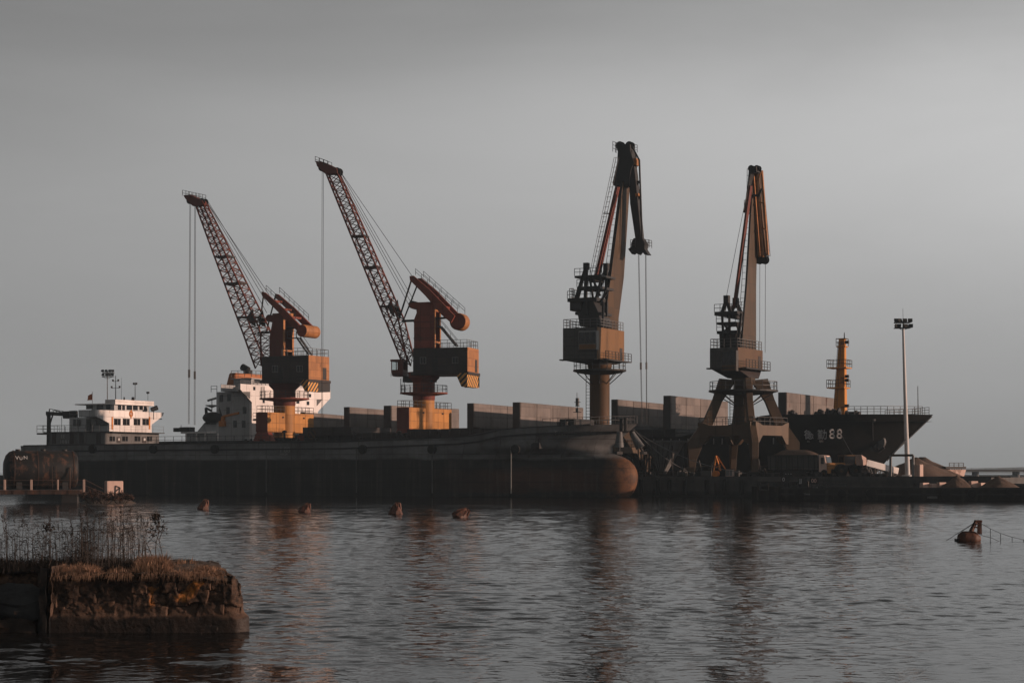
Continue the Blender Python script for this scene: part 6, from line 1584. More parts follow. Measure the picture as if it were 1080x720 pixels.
# ------------------------------------------------------------------ rusty tank on its landing stage, left
from mathutils import noise as mn
M['tank_rust'] = paint('tank_rust', (.011, .0105, .0105), rust=.52, var=.45, scale=.6, rustcol=(.085, .042, .026), streak=2.6)
M['stage_rust'] = paint('stage_rust', (.05, .028, .02), rust=.5, var=.4, scale=1.2, rustcol=(.09, .04, .022))
M['post_pale'] = paint('post_pale', (.42, .30, .25), rust=.3, var=.3, scale=2, rustcol=(.12, .06, .04))
def tank_stage():
    Y = 208; c = P(43, 497, Y); F = Frame(c.x, c.y, -10.0, 0)
    k = lambda px, py, y=0: F.s3(px, py, y)
    zt = k(40, 516.5, -3).z; zb = k(40, 521, -3).z
    t = thing('landing_stage', 'rusty low landing stage with pale railing posts under the big tank at left', 'landing stage', F.O, F.rz)
    xa, xb = k(-30, 516, -3).x, k(84, 516, -3).x
    mb = MB(); mb.box(xa, xb, -3, 3, zt - .14, zt); mb.box(xa, xb, -3.02, -2.8, zb, zt - .142); mb.box(xa, xb, 2.8, 3.02, zb, zt - .142); mb.build('deck', 'stage_rust', t)
    mb = MB()
    x = xa
    while x < xb: mb.box(x, x + .12, -3.08, -3.022, zb, zt - .02); x += 1.45
    mb.build('deck_rib', 'stage_rust', t)
    for px in (5, 33, 61, 88.5, -22):
        p = k(px, 516, -2.9); q = k(px, 505.5, -2.9); mb = MB(); w = .12 if px != 61 else .08
        mb.box(p.x - w, p.x + w, -2.98, -2.8, zt if px < 84 else zb + .2, q.z); mb.build('railing_post', 'post_pale', t, bevel=.02)
    mb = MB()
    for q in (.93, .5): mb.tube((xa, -2.88, zt + q * (k(5, 505.5, -2.9).z - zt)), (k(88, 510, -2.9).x, -2.88, zt + q * (k(5, 505.5, -2.9).z - zt)), .03, None, 5)
    a, b = k(88, 505, -2.9), k(109, 515.5, -2.9); mb.tube(a, b, .05, None, 5)
    a, b = k(88, 511, -2.9), k(108, 519, -2.9); mb.tube(a, b, .04, None, 5)
    mb.build('handrail', 'stage_rust', t)
    mb = MB(); a, b = k(85, 518, -1), k(112, 521.5, -1); mb.hexa([(a.x, -1.6, a.z - .25), (b.x, -1.6, b.z - .25), (b.x, .8, b.z - .25), (a.x, .8, a.z - .25)], [(a.x, -1.6, a.z), (b.x, -1.6, b.z), (b.x, .8, b.z), (a.x, .8, a.z)]); mb.build('gangway', 'stage_rust', t)
    for px in (74, -34):
        p = k(px, 526, 0); mb = MB(); mb.box(p.x - .95, p.x + .95, -1.6, 1.6, -1, zb - .004); mb.build('support', 'dark_steel', t, bevel=.1)
    # tank
    xa, xb = k(3, 495, 0).x, k(82, 495, 0).x; zc = (k(40, 475, 0).z + zt) / 2 + .05; r = (k(40, 475, 0).z - zt - .12) / 2
    tk = thing('storage_tank', 'large rusty cylindrical tank lying on the landing stage at the far left', 'tank', F.w((xa + xb) / 2, 0, zt), F.rz)
    h = (xb - xa) / 2; zz = zc - zt
    tk.rotation_euler = (0, 0, R(20)); F = Frame(tk.location.x, tk.location.y, -20.0, zt)
    prof = [(.05, -h), (r * .45, -h + .08), (r * .75, -h + .3), (r * .93, -h + .65), (r, -h + 1.05), (r, -.02), (r, h - .55), (r * .94, h - .25), (r * .75, h - .08), (.05, h)]
    MB().lathe(prof, 40, 'x', (0, 0, zz)).build('shell', 'tank_rust', tk, smooth=True)
    mb = MB()
    for x in (-h + 1.1, -.4, h - .6): mb.lathe([(r + .002, -.05), (r + .035, -.05), (r + .035, .05), (r + .002, .05)], 40, 'x', (x, 0, zz), False)
    mb.build('seam_band', 'stage_rust', tk)
    for x in (-h * .6, h * .62):
        mb = MB(); mb.prismx([(-r * .8, .004), (r * .8, .004), (r * .75, zz - r * .62), (0, zz - r * 1.03), (-r * .75, zz - r * .62)], x - .3, x + .3); mb.build('saddle', 'dark_steel', tk)
    p = k(24, 475, 0); mb = MB(); cx = p.x - (xa + xb) / 2
    for x in (-2.4, .3, 2.6): mb.tube((x, 0, zz + r - .02), (x, 0, zz + r + .16), .28, None, 12)
    mb.build('hatch_lid', 'dark_steel', tk)
    # painted white letters on the shell, faded
    F2 = F
    for body, px, py, sz in (('V', 16, 484.3, .62), ('U', 20.2, 484.6, .5), ('N', 24.5, 484, .6)):
        x, z = F2.s(px, py, -r * .75); dz = z - zz
        y = -math.sqrt(max(.05, r * r - dz * dz)); tl = math.atan2(dz, -y)
        text_part('tank_lettering', body, sz, 'lettering', tk, Matrix.Translation((x, y - .04, z)) @ Matrix.Rotation(R(90) - tl, 4, 'X'), .03)
    mb = MB()     # outlet pipe and ladder on the near side
    x = 2.9; mb.tube((x, -r - .15, zz + .2), (x, -r - .15, .1), .07, None, 6); mb.tube((x, -r * .93, zz + .2), (x, -r - .15, zz + .2), .07, None, 6)
    for dx in (1.05, 1.45):
        mb.tube((dx, -r - .12, .05), (dx, -r - .12, zz + .4), .03, None, 4)
    for q in range(6): mb.tube((1.05, -r - .12, .3 + q * .35), (1.45, -r - .12, .3 + q * .35), .02, None, 4)
    mb.build('outlet_pipe', 'stage_rust', tk)
tank_stage()

def bank_and_pillar():
    m, nt, b = new_mat('bank_soil'); nt.links.new(ramp(nt, noise(nt, 2, detail=8), [(.3, (.03, .02, .014)), (.7, (.075, .05, .035))]), b.inputs['Base Color']); b.inputs['Roughness'].default_value = 1
    M['soil'] = m
    c = P(113, 497, 203); o = heap_mesh(3.4, 4.5, 1.0, 3.7, .6, 1.6).build('mud_bank', m, None, smooth=True); o.location = (c.x, c.y, -.25); tag(o, 'small muddy bank in the water by the landing stage', kind='structure')
    p = P(120, 497, 203); t = thing('concrete_pillar', 'squat pale concrete pillar with dark scrawl on the small mud bank', 'pillar', (p.x, p.y, .3), R(24))
    h = P(120, 507, 203).z - .3
    MB().box(-.88, .88, -.6, .6, -.2, h).build('block', 'pink_steel', t, bevel=.06)
    mb = MB(); rnd = random.Random(4)
    pts = [V(rnd.uniform(-.1, .6), -.605, h * rnd.uniform(.15, .8)) for _ in range(9)]
    for a, b_ in zip(pts, pts[1:]): mb.beam(a, b_, .1, .1)
    mb.build('scrawl', 'dark_steel', t)
bank_and_pillar()

def leaf_mat(name, c0, c1, sc=6):
    m, nt, b = new_mat(name)
    c = ramp(nt, noise(nt, sc, detail=3), [(.3, c0), (.7, c1)]); nt.links.new(c, b.inputs['Base Color']); b.inputs['Roughness'].default_value = .85
    return m
M['dry_grass'] = leaf_mat('dry_grass', (.12, .07, .044), (.46, .27, .17), 3)
M['dark_grass'] = leaf_mat('dark_grass', (.010, .008, .006), (.032, .022, .016), 3)
M['reed'] = leaf_mat('reed', (.006, .0042, .0035), (.022, .0135, .0095), 2)
M['reed_plume'] = leaf_mat('reed_plume', (.008, .0055, .0045), (.024, .015, .011), 4)
M['red_shrub'] = leaf_mat('red_shrub', (.03, .014, .009), (.085, .038, .02), 1.5)
M['twig'] = leaf_mat('twig', (.02, .014, .01), (.05, .033, .024), 4)

def blade(mb, p, h, w, lean, rnd):
    a = rnd.uniform(0, 6.283); d = V(math.cos(a), math.sin(a), 0); s = V(-d.y, d.x, 0) * (w / 2)
    if rnd.random() < .7: s = V(w / 2, 0, 0)
    m = p + d * (lean * .35) + V(0, 0, h * .62); e = p + d * lean + V(0, 0, h * (1 - .2 * min(1, lean / h)))
    mb.add([p - s, p + s, m + s * .7, m - s * .7, e], [(0, 1, 2, 3), (3, 2, 4)])

def shrub(name, label, cat, c, rx, ry, h, n, seed, mat, leaf=.14, group=None):
    rnd = random.Random(seed); t = thing(name, label, cat, c, 0, group)
    mb = MB(); tips = []
    for k in range(26):
        a = rnd.uniform(0, 6.283); q = rnd.random() ** .5; tip = V(rx * q * math.cos(a), ry * q * math.sin(a), h * rnd.uniform(.55, 1.05) * (1 - .35 * q))
        b = V(tip.x * .35, tip.y * .35, 0); mid = b.lerp(tip, .5) + V(rnd.uniform(-.1, .1), rnd.uniform(-.1, .1), .1)
        mb.tube(b, mid, .022, .015, 4, False); mb.tube(mid, tip, .015, .006, 4, False); tips.append((mid, tip))
        for _ in range(3):
            s = mid.lerp(tip, rnd.random()); e = s + V(rnd.uniform(-.3, .3), rnd.uniform(-.3, .3), rnd.uniform(.05, .4)); mb.tube(s, e, .009, .004, 3, False); tips.append((s, e))
    mb.build('branches', 'twig', t)
    mb = MB()
    for k in range(n):
        s, e = rnd.choice(tips); p = s.lerp(e, rnd.random() * 1.05) + V(rnd.gauss(0, .07), rnd.gauss(0, .07), rnd.gauss(0, .06))
        if p.z < .02: p.z = .02
        d = V(rnd.gauss(0, 1), rnd.gauss(0, 1), rnd.gauss(.2, .8)).normalized() * leaf * rnd.uniform(.5, 1.2); s2 = d.cross(V(rnd.gauss(0, 1), rnd.gauss(0, 1), rnd.gauss(0, 1))).normalized() * leaf * .28
        mb.add([p, p + d * .5 + s2, p + d, p + d * .5 - s2], [(0, 1, 2, 3)])
    mb.build('foliage', mat, t)
    return t
for k, (px, py, Y, rx, h, lab) in enumerate(((97, 533, 192, 1.5, 1.5, 'low reddish brown bush on the mud bank just right of the landing stage'), (110, 535, 190, 1.5, 1.25, 'dry reddish bush in front of the pale concrete pillar'), (127, 534.5, 192, 1.6, 1.15, 'spreading reddish bush at the right end of the mud bank'))):
    p = P(px, py, Y); p.z = .15
    shrub('bush', lab, 'bush', p, rx, 1.0, h, 2600, 30 + k, 'red_shrub', .15, 'bushes on the mud bank')

# ------------------------------------------------------------------ stone jetty in the foreground
def jetty_mat():
    m, nt, b = new_mat('jetty_stone'); s = sepz(nt)
    c = ramp(nt, noise(nt, 1.7, (1, 1, 1.2), 8, .7), [(.30, (.03, .02, .015)), (.48, (.085, .052, .036)), (.70, (.20, .12, .08))])
    c = mixc(nt, ramp(nt, noise(nt, 5, (1, 1, 1), 6, .7), [(.42, (.9, .9, .9)), (.6, (0, 0, 0))]), c, (.02, .016, .014))
    zn = mth(nt, 'ADD', s[2], mth(nt, 'MULTIPLY', noise(nt, 2.2), .3))
    # pale dry band above the tide line
    c = mixc(nt, mth(nt, 'MULTIPLY', ramp(nt, zn, [(.46, (0, 0, 0)), (.52, (1, 1, 1)), (.62, (1, 1, 1)), (.76, (0, 0, 0))]), .55), c, (.12, .076, .055))
    # lichen
    lf = ramp(nt, noise(nt, 1.55, (1, 1, 1), 4, .55, None, .6), [(.63, (0, 0, 0)), (.68, (1, 1, 1))])
    lz = ramp(nt, zn, [(.6, (0, 0, 0)), (.85, (1, 1, 1))])
    l2 = ramp(nt, noise(nt, 9, (1, 1, 1), 4), [(.35, (.2, .2, .2)), (.6, (1, 1, 1))])
    c = mixc(nt, mth(nt, 'MULTIPLY', mth(nt, 'MULTIPLY', lf, lz), l2), c, (.46, .18, .045))
    # wet weed below the tide line
    c = mixc(nt, ramp(nt, zn, [(.44, (1, 1, 1)), (.50, (0, 0, 0))]), c, ramp(nt, noise(nt, 3, (1, 1, .5), 6), [(.3, (.012, .009, .007)), (.7, (.035, .023, .017))]))
    nt.links.new(c, b.inputs['Base Color']); nt.links.new(ramp(nt, zn, [(.44, (.45,) * 3), (.5, (.92,) * 3)]), b.inputs['Roughness'])
    b.inputs['Specular IOR Level'].default_value = .25
    bp = nt.nodes.new('ShaderNodeBump'); bp.inputs['Strength'].default_value = .9; bp.inputs['Distance'].default_value = .04; nt.links.new(noise(nt, 7, (1, 1, 1), 8, .7), bp.inputs['Height']); nt.links.new(bp.outputs[0], b.inputs['Normal'])
    return m
M['jetty_stone'] = jetty_mat()
M['rock_grey'] = paint('rock_grey', (.04, .04, .04), rough=.95, rust=.25, var=.5, scale=2.5, rustcol=(.06, .04, .03), bump=.05, streak=.8)
M['post_dark'] = paint('post_dark', (.008, .008, .008), rough=.9, rust=.3, var=.5, scale=3, rustcol=(.06, .04, .03), bump=.05)
def sstep(a, b, x):
    t = min(1, max(0, (x - a) / (b - a))); return t * t * (3 - 2 * t)
def stone_off(u, z):
    w1 = mn.noise(V(u * 1.1, z * 1.1, 4)) * .17 + mn.noise(V(u * 4, z * 4, 2)) * .04
    r = (z - .36 + w1) / .235; ri = math.floor(r); fr_ = r - ri
    cw = .42 + .16 * mn.cell(V(ri * 7.7, 1.5, 0)); c_ = (u + w1 * 1.3) / cw + mn.cell(V(ri * 3.1, 9.5, 2)); ci = math.floor(c_); fc = c_ - ci
    g = min(sstep(0, .11, min(fr_, 1 - fr_)), sstep(0, .05, min(fc, 1 - fc))); h = mn.cell(V(ri * 5.3 + .5, ci * 2.9 + .5, 7))
    gf = .25 + .75 * sstep(-.15, .3, mn.noise(V(u * 1.9, z * 1.9, 12)))
    o = (h - .45) * .035 + (g - 1) * .026 * gf + mn.fractal(V(u * 4, z * 6, 1), .8, 2, 5) * .03 - .025 * sstep(.72, .80, mn.cell(V(ri * 5.3 + .5, ci * 2.9 + .5, 17)))
    k = sstep(.30, .42, z)          # smoother concrete toe below the tide line
    return o * (.25 + .75 * k) - .06 * k
def jetty():
    t = thing('stone_jetty', 'weathered brown stone jetty end with lichen and dry grass in the left foreground', 'jetty', (-9.8, 40, 0), 0)
    # front face then round the right end
    xl, xr = .06, 4.22
    path = []      # (x, y, nx, ny) along the base
    n1 = 200
    for i in range(n1 + 1): path.append((xl + (xr - .35 - xl) * i / n1, 0, 0, -1))
    for i in range(1, 19): a = math.pi / 2 * i / 18; path.append((xr - .35 + .35 * math.sin(a), .35 - .35 * math.cos(a), math.sin(a), -math.cos(a)))
    for i in range(1, 71): path.append((xr - 1.0 * i / 70, .35 + 4.4 * i / 70, 1, 0))
    NZ = 64; top = 1.26; rows = []; u = 0; prev = None
    for (x, y, nx, ny) in path:
        if prev: u += math.dist((x, y), prev)
        prev = (x, y); col = []
        edge = sstep(2.2, 3.7, x)
        for j in range(NZ + 1):
            z = -.5 + (top + .5) * j / NZ
            o = stone_off(u, z); zt = z
            bat = -.05 * z - edge * .30 * max(0, z - .3) * max(0, nx)
            q = sstep(top - .16, top, z)
            o2 = o - q * .09
            zz = z if z < .3 else z * (1 + .0) - q * .1 * edge + q * .05 * mn.noise(V(u * 2.2, 7, 1))
            sx = bat * max(0, nx) * .6
            col.append((x + nx * o2 + sx, y + ny * (o2 + bat), zz))
        rows.append(col)
    MB().grid(rows).build('wall', 'jetty_stone', t, smooth=True)
    # left return and corner pier
    rows = []
    for i in range(40):
        y = 1.4 * i / 39; rows.append([(xl - .02 - stone_off(y + 40, -.5 + 1.9 * j / 40) * .6, y - .02, -.5 + 1.9 * j / 40) for j in range(41)])
    MB().grid(rows).build('side_wall', 'jetty_stone', t, smooth=True)
    mb = MB(); rows = []
    for j in range(24):
        z = -.5 + 1.85 * j / 23; w = .085 + .035 * mn.noise(V(z * 3, 0, 0)); ring = []
        for (a, b) in ((-1, -1), (-.2, -1.1), (1, -1), (1.05, 0), (1, 1), (-1, 1), (-1.05, 0), (-1, -1)): ring.append((-.1 + w * a * .9 + .02 * mn.noise(V(a * 5, b * 5, z * 4)), .06 + w * b + .025 * mn.noise(V(b * 5, a * 5, z * 4)), z))
        rows.append(ring)
    mb.grid(rows); mb.add(rows[-1][:7], [tuple(range(7))]); mb.build('corner_post', 'post_dark', t, smooth=True)
    # top soil
    rows = []
    NX, NY = 90, 50
    for i in range(NX + 1):
        x_ = -.05 + (xr - .30 - xl) * i / NX; col = []
        for j in range(NY + 1):
            y = .06 + 4.6 * j / NY; x = x_ - .21 * y * sstep(1.5, 4.2, x_)
            z = 1.2 + .07 * mn.noise(V(x * 1.3, y * 1.3, 0)) + .04 * mn.noise(V(x * 5, y * 5, 3)) - .10 * sstep(3.2, 4.15, x) - .05 * (1 - sstep(0, .25, y))
            z += .10 * sstep(.4, 1.6, y) * (1 - sstep(2.6, 3.4, x))
            col.append((x, y, z))
        rows.append(col)
    MB().grid(rows).build('top_soil', 'soil', t, smooth=True)
    # recessed retaining wall on the left
    rows = []
    for i in range(111):
        x = -5.2 + 5.2 * i / 110; col = []
        for j in range(41):
            z = -.5 + 1.75 * j / 40; o = stone_off(x + 90, z); q = sstep(1.1, 1.25, z); col.append((x, 1.35 - o * .9 + .12 * max(0, z) + q * .15, z))
        rows.append(col)
    MB().grid(rows).build('recessed_wall', 'jetty_stone', t, smooth=True)
    rows = []
    for i in range(71):
        x = -5.2 + 5.3 * i / 70; rows.append([(x, 1.5 + 3.3 * j / 20, 1.2 + .08 * mn.noise(V(x * 1.2, j * .4, 2)) + .03 * mn.noise(V(x * 5, j, 2))) for j in range(21)])
    MB().grid(rows).build('bank_top', 'soil', t, smooth=True)
    # coping stones along the front edge
    rnd = random.Random(5); x = xl + .3
    while x < xr - .5:
        w = rnd.uniform(.25, .6)
        if rnd.random() < .8:
            mb = rock(w * .55, rnd.uniform(.12, .2), rnd.uniform(.04, .075), rnd.random() * 50); mb.v = [(a + x, b + .16, c + 1.2 - .08 * sstep(2.8, 3.8, x)) for a, b, c in mb.v]; mb.build('coping_stone', 'jetty_stone', t, smooth=True)
        x += w * 1.05
    return t
def rock(rx, ry, rz, seed, n=14, m=9, rough=.32):
    mb = MB(); rows = []
    for i in range(m + 1):
        ph = math.pi * i / m; row = []
        for k in range(n + 1):
            a = 2 * math.pi * (k % n) / n; d = V(math.sin(ph) * math.cos(a), math.sin(ph) * math.sin(a), math.cos(ph))
            f = 1 + rough * mn.noise(d * 1.3 + V(seed, seed * 2, 0)) + rough * .4 * mn.noise(d * 3.5 + V(seed, 0, seed))
            e = V(*(math.copysign(abs(c) ** .75, c) for c in d))
            row.append((e.x * rx * f, e.y * ry * f, e.z * rz * f))
        rows.append(row)
    return mb.grid(rows)
jetty()
# rocks in the recess, a leaning slab
desc = ['large grey leaning slab of stone at the left edge below the reeds', 'dark wet boulder at the waterline left of the jetty corner', 'small dark rock at the waterline by the corner post', 'dark wet rock at the left edge just under the slab']
for k, (px, py, Y, rx, ry, rz) in enumerate(((18, 634, 40.5, .75, .45, .26), (24, 660, 40.35, .42, .35, .24), (41, 663, 40.4, .24, .25, .18), (3, 663, 40.3, .35, .3, .22))):
    p = P(px, py, Y); o = rock(rx, ry, rz, 11 + k * 3.1, 22, 14).build('boulder', M['rock_grey'] if k == 0 else M['jetty_stone'], None, smooth=True)
    o.location = p; o.rotation_euler = (R(38) if k == 0 else 0, R(6), R(-12)); tag(o, desc[k], 'rock', 'rocks at the foot of the jetty')
# low ruined wall on the far edge
def low_wall():
    a, b = P(166, 601, 44), P(220, 601, 44)
    t = thing('low_wall', 'low ruined dark stone wall on the far edge of the jetty', 'wall', ((a.x + b.x) / 2, 44.2, 1.12), 0)
    h = (b.x - a.x) / 2; rows = []
    zt = P(190, 592, 44).z - 1.12
    for i in range(31):
        x = -h + 2 * h * i / 30; w = .17; e = .03 * mn.noise(V(x * 6, 0, 0))
        rows.append([(x + e * (1 if i == 30 else 0), -w + e, -.2), (x, -w + e * 1.5, zt * .5), (x, -w * .9 + e, zt - .03 + e), (x, 0, zt + e), (x, w * .9, zt - .03 + e), (x, w, -.2)])
    mb = MB(); mb.grid(rows); mb.add(rows[0], [tuple(range(6))]); mb.add(rows[-1], [tuple(range(6))]); mb.build('masonry', 'jetty_stone', t, smooth=True)
low_wall()

# grass, reeds
def top_z(x): return 1.2 - .10 * sstep(3.2, 4.15, x + 9.8)
rnd = random.Random(21)
def grass(name, label, mat, spots, w=(.010, .022)):
    mb = MB()
    for (pa, pb, ya, yb, n, h0, h1, ln) in spots:
        for _ in range(n):
            Y = rnd.uniform(ya, yb); px = rnd.uniform(pa, pb); x = (px - 540) / FPX * Y
            cl = mn.noise(V(x * 2.3, Y * 2.3, 9))
            if cl < rnd.uniform(-.5, .25): continue
            edge = min(1, (px - pa) / 8, (pb - px) / 8) * .6 + .4
            p = V(x, Y, top_z(x) - .02); h = rnd.uniform(h0, h1) * (.75 + .8 * max(0, cl)) * edge; blade(mb, p, h, rnd.uniform(*w), abs(rnd.gauss(0, ln)) * h, rnd)
    tag(mb.build(name, mat), label, kind='stuff')
grass('dry_grass', 'dry pale brown grass on the jetty top', 'dry_grass', [(56, 110, 40.15, 41.2, 2600, .10, .30, .55), (108, 145, 40.2, 41.5, 1100, .08, .2, .5), (138, 182, 40.6, 42.6, 5200, .22, .50, .35), (172, 238, 40.3, 42.6, 3600, .07, .19, .6), (178, 215, 41.5, 43.6, 1200, .1, .26, .5)])
def hanging(name, label, mat, n):
    mb = MB()
    for _ in range(n):
        px = rnd.uniform(55, 236); Y = 40.04 + rnd.uniform(-.05, .12); x = (px - 540) / FPX * Y
        if mn.noise(V(x * 2.6, 3, 1)) < rnd.uniform(-.35, .3): continue
        p = V(x, Y, top_z(x) + rnd.uniform(-.04, .05)); L = rnd.uniform(.06, .26); d = V(rnd.gauss(0, .5), -rnd.uniform(.3, 1), 0).normalized()
        m = p + d * L * .5 + V(0, 0, L * .18); e = p + d * L * .8 - V(0, 0, L * rnd.uniform(.2, .7)); s_ = V(rnd.uniform(.005, .01), 0, 0)
        mb.add([p - s_, p + s_, m + s_ * .8, m - s_ * .8, e], [(0, 1, 2, 3), (3, 2, 4)])
    tag(mb.build(name, mat), label, kind='stuff')
hanging('hanging_grass', 'dry rusty grass spilling over the front edge of the jetty', 'dry_grass', 1500)
grass('dark_grass', 'dark tangled grass and weeds on the jetty', 'dark_grass', [(-5, 150, 41.3, 44.5, 7000, .10, .34, .6), (-10, 56, 41.4, 42.4, 2600, .08, .2, .8), (60, 145, 41.0, 42.0, 2200, .12, .26, .5)])

def reed_bed():
    st = MB(); pl = MB(); lf = MB()
    def reed(px, Y, h, plume, mbS, mbP, thick=.0082):
        x = (px - 540) / FPX * Y; p = V(x, Y, top_z(x) - .03); a = rnd.uniform(0, 6.28); ln = abs(rnd.gauss(0, .07)) * h
        if rnd.random() < .25: ln *= rnd.uniform(2, 5)
        d = V(math.cos(a), math.sin(a) * .5, 0); pts = [p, p + d * ln * .25 + V(0, 0, h * .4), p + d * ln * .6 + V(0, 0, h * .72), p + d * ln + V(0, 0, h)]
        for k, (q, r) in enumerate(zip(pts, pts[1:])): mbS.tube(q, r, thick * (1 - .22 * k), thick * (1 - .22 * (k + 1)), 3, False)
        for _ in range(rnd.randint(2, 5)):
            k = rnd.randint(0, 2); s = pts[k].lerp(pts[k + 1], rnd.random()); b = rnd.uniform(0, 6.28); L = rnd.uniform(.12, .34); dd = V(math.cos(b), math.sin(b) * .5, 0) * L
            m = s + dd * .55 + V(0, 0, L * rnd.uniform(.15, .6)); e = s + dd + V(0, 0, L * rnd.uniform(-.5, .4)); w = V(0, 0, .006) 
            lf.add([s, m + w * 1.2, e, m - w * 1.2], [(0, 1, 2, 3)])
        if plume:
            tip = pts[-1]; dr = (pts[-1] - pts[-2]).normalized()
            for _ in range(rnd.randint(10, 22)):
                s = tip - dr * rnd.uniform(0, .2); b = rnd.uniform(0, 6.28); L = rnd.uniform(.03, .085); e = s + V(math.cos(b) * L * .6, math.sin(b) * L * .6, L * rnd.uniform(.1, .9)); w = V(.006, 0, .003)
                mbP.add([s, s.lerp(e, .5) + w, e, s.lerp(e, .5) - w], [(0, 1, 2, 3)])
    for _ in range(115): reed(rnd.uniform(86, 154), rnd.uniform(41.2, 44.6), rnd.uniform(.85, 1.45), rnd.random() < .55, st, pl)
    for _ in range(135): reed(rnd.uniform(-8, 95), rnd.uniform(41.8, 44.6), rnd.uniform(.55, 1.3) * (1 if rnd.random() < .7 else .6), rnd.random() < .5, st, pl, .0072)
    for _ in range(40): reed(rnd.uniform(70, 100), rnd.uniform(41.5, 44), rnd.uniform(.4, 1.0), rnd.random() < .3, st, pl)
    tag(st.build('reeds', 'reed'), 'tall dry brown reed stalks on the jetty', kind='stuff'); tag(pl.build('reed_plumes', 'reed_plume'), 'feathery plumes of the dry reeds', kind='stuff'); tag(lf.build('reed_leaves', 'reed'), 'narrow drooping leaves of the dry reeds', kind='stuff')
reed_bed()
def tall_weed(label, px, Y, h, seed, clumps):
    rnd2 = random.Random(seed); x = (px - 540) / FPX * Y; t = thing('tall_weed', label, 'weed', (x, Y, top_z(x) - .03), 0, 'tall dark weeds on the jetty')
    mb = MB(); lv = MB(); p = V(0, 0, 0); n = 6
    for k in range(n):
        q = V(rnd2.gauss(0, .02) * (k + 1), rnd2.gauss(0, .02), h * (k + 1) / n); mb.tube(p, q, .013 * (1 - .1 * k), .012 * (1 - .1 * k), 5, False)
        if k > 1:
            for _ in range(2):
                e = q + V(rnd2.uniform(-.14, .14), rnd2.uniform(-.1, .1), rnd2.uniform(.04, .16)); mb.tube(q, e, .007, .004, 4, False)
        p = q
    for _ in range(clumps):
        z = h * (1 - abs(rnd2.gauss(0, .10))); s = V(rnd2.gauss(0, .06), rnd2.gauss(0, .05), z); d = V(rnd2.gauss(0, 1), rnd2.gauss(0, 1), rnd2.gauss(0, 1)).normalized() * .05; w = d.cross(V(rnd2.gauss(0, 1), 1, .3)).normalized() * .02
        lv.add([s, s + d * .5 + w, s + d, s + d * .5 - w], [(0, 1, 2, 3)])
    mb.build('stem', 'twig', t); lv.build('foliage', 'dark_grass', t)
tall_weed('tallest dark weed with a bushy head, right of the reeds', 165.5, 42.4, 1.28, 3, 150)
tall_weed('slender dark weed leaning beside the tallest one', 170.5, 42.7, 1.02, 5, 50)
tall_weed('short dark weed at the left of the tallest one', 161, 42.2, .95, 7, 40)
tall_weed('dark weed growing beside the corner post of the jetty', 52.5, 41.6, 1.05, 9, 70)

# ------------------------------------------------------------------ mooring buoys in the river
def buoy_parts(t, s, lean, seed, cage=True):
    Mx = Matrix.Rotation(R(lean), 4, 'Y') @ Matrix.Scale(s, 4)
    mb = MB(Mx); mb.lathe([(.05, -.35), (.5, -.3), (.62, -.1), (.62, .18), (.5, .3), (.05, .34)], 20); mb.build('float', 'buoy_rust', t, smooth=True)
    mb = MB(Mx)
    for k in range(4):
        a = R(45 + 90 * k); mb.beam((.42 * math.cos(a), .42 * math.sin(a), .25), (.16 * math.cos(a), .16 * math.sin(a), 1.05), .09, .09)
    for z, r in ((.55, .34), (.8, .25)):
        for k in range(4): a, b = R(45 + 90 * k), R(135 + 90 * k); mb.beam((r * math.cos(a), r * math.sin(a), z), (r * math.cos(b), r * math.sin(b), z), .06, .06)
    mb.box(-.2, .2, -.2, .2, 1.03, 1.13); mb.build('cage', 'buoy_rust', t)
def cone_buoy(label, px, py, wpx, hpx, lean, seed):
    Y = 3.4 * FPX / (py - HY); c = P(px, HY, Y); t = thing('mooring_buoy', label, 'buoy', (c.x, c.y, 0), R(seed * 40), 'rusty mooring buoys')
    t.rotation_euler = (0, 0, 0)
    w = wpx * Y / FPX / 2; h = hpx * Y / FPX; Mx = Matrix.Rotation(R(lean), 4, 'Y')
    mb = MB(Mx); mb.lathe([(w * .4, -.3), (w * .95, -.12), (w, .06), (w * .8, h * .3), (w * .42, h * .65), (w * .1, h * .92)], 9); mb.build('float', 'buoy_rust', t)
    mb = MB(Mx); rnd3 = random.Random(seed)
    for k in range(4):
        a = R(20 + 90 * k); b = (w * .75 * math.cos(a), w * .75 * math.sin(a), h * .35); e = (w * .3 * math.cos(a) + w * .25, w * .25 * math.sin(a), h * rnd3.uniform(.9, 1.0)); mb.beam(b, e, .09, .09)
    mb.beam((-w * .1, 0, h * .93), (w * .55, 0, h * .93), .12, .09); mb.tube((w * .25, 0, h * .5), (w * .25, 0, h * .98), .05, None, 5)
    mb.build('cage', 'buoy_rust', t)
cone_buoy('leftmost small rusty buoy with a pointed top in front of the ship hull', 214, 537, 13, 11.5, 12, 1)
cone_buoy('small rusty buoy below the yellow portal of the left crane', 321, 540, 14, 10.5, 14, 2)
cone_buoy('rounded rusty buoy below the disc counterweight crane', 417, 542, 16, 13, 3, 3)
cone_buoy('tilted rusty buoy with its cage leaning to the right', 484, 545.5, 18, 13.5, 38, 4)
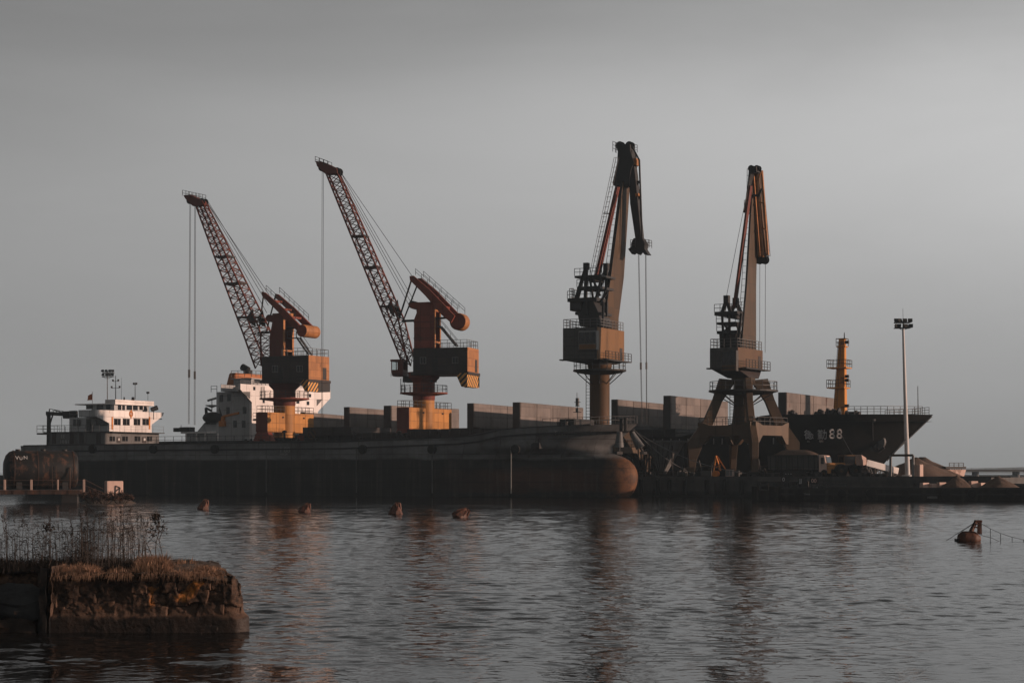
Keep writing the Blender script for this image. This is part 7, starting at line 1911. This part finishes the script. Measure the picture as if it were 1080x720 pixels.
def big_buoy():
    Y = 92.5; c = P(1021, HY, Y); t = thing('mooring_buoy', 'larger rusty buoy with an open cage and ropes at the right edge', 'buoy', (c.x, c.y, 0), 0, 'rusty mooring buoys')
    k = lambda px, py: V((px - 540) / FPX * Y - c.x, 0, 3.4 - (py - HY) / FPX * Y)
    mb = MB(); a, b = k(1010.5, 567), k(1034, 567); prof = []
    for i in range(11): q = i / 10; prof.append((.37 * min(1, 2.6 * q + .55, 2.6 * (1 - q) + .35), (b.x - a.x) * q))
    mb.lathe(prof, 18, 'x', (a.x, 0, .13)); mb.build('float', 'buoy_rust', t, smooth=True)
    mb = MB()
    for y in (-.22, .22):
        mb.beam(k(1024, 560) + V(0, y, 0), k(1029.5, 549) + V(0, y * .6, 0), .1, .1); mb.beam(k(1033, 563) + V(0, y, 0), k(1033.2, 550) + V(0, y * .6, 0), .11, .11)
        mb.beam(k(1026.5, 555) + V(0, y, 0), k(1032.5, 556.5) + V(0, y, 0), .05, .05)
        mb.beam(k(1028, 552) + V(0, y, 0), k(1033, 553) + V(0, y, 0), .05, .05)
    p = k(1031.4, 549.5); mb.box(p.x - .14, p.x + .16, -.2, .2, p.z - .05, p.z + .06); mb.build('cage', 'buoy_rust', t)
    mb = MB(); p = k(1009.5, 568); mb.box(p.x - .1, p.x + .15, -.15, .15, -.1, .12); mb.build('mooring_lug', 'dark_steel', t)
    # float line with hangers, tied to the buoy
    tt = thing('net_line', 'drooping rope with short hangers running right from the larger buoy', 'rope', (c.x, c.y, 0), 0)
    pts = [k(1033.5, 551), k(1044, 557), k(1055, 562), k(1067, 566), k(1080, 569), k(1098, 571.5)]
    mb = MB(); mb.path(pts, .014, 4); mb.build('head_rope', 'wire', tt)
    pts2 = [k(1034, 564), k(1046, 567), k(1055.5, 571.5)]; mb = MB(); mb.path(pts2, .014, 4); mb.build('foot_rope', 'wire', tt)
    for q, e in ((k(1044.5, 557.3), 575), (k(1055.3, 562), 572.5), (k(1067.5, 566.2), 575), (k(1079.5, 569), 575)):
        mb = MB(); mb.tube(q, (q.x, 0, -.1), .017, None, 4); mb.build('hanger', 'wire', tt)
    tt = thing('mooring_rope', 'slack pair of ropes running left from the larger buoy into the water', 'rope', (c.x, c.y, 0), 0)
    mb = MB(); mb.path([k(1030, 549.5), k(1018, 557), k(1008, 563.5), k(998, 568.8) - V(0, 0, .05)], .014, 4); mb.path([k(1029, 551) + V(0, .2, 0), k(1020, 557.5) + V(0, .2, 0), k(1011, 562) + V(0, .2, 0)], .014, 4); mb.build('rope', 'wire', tt)
big_buoy()
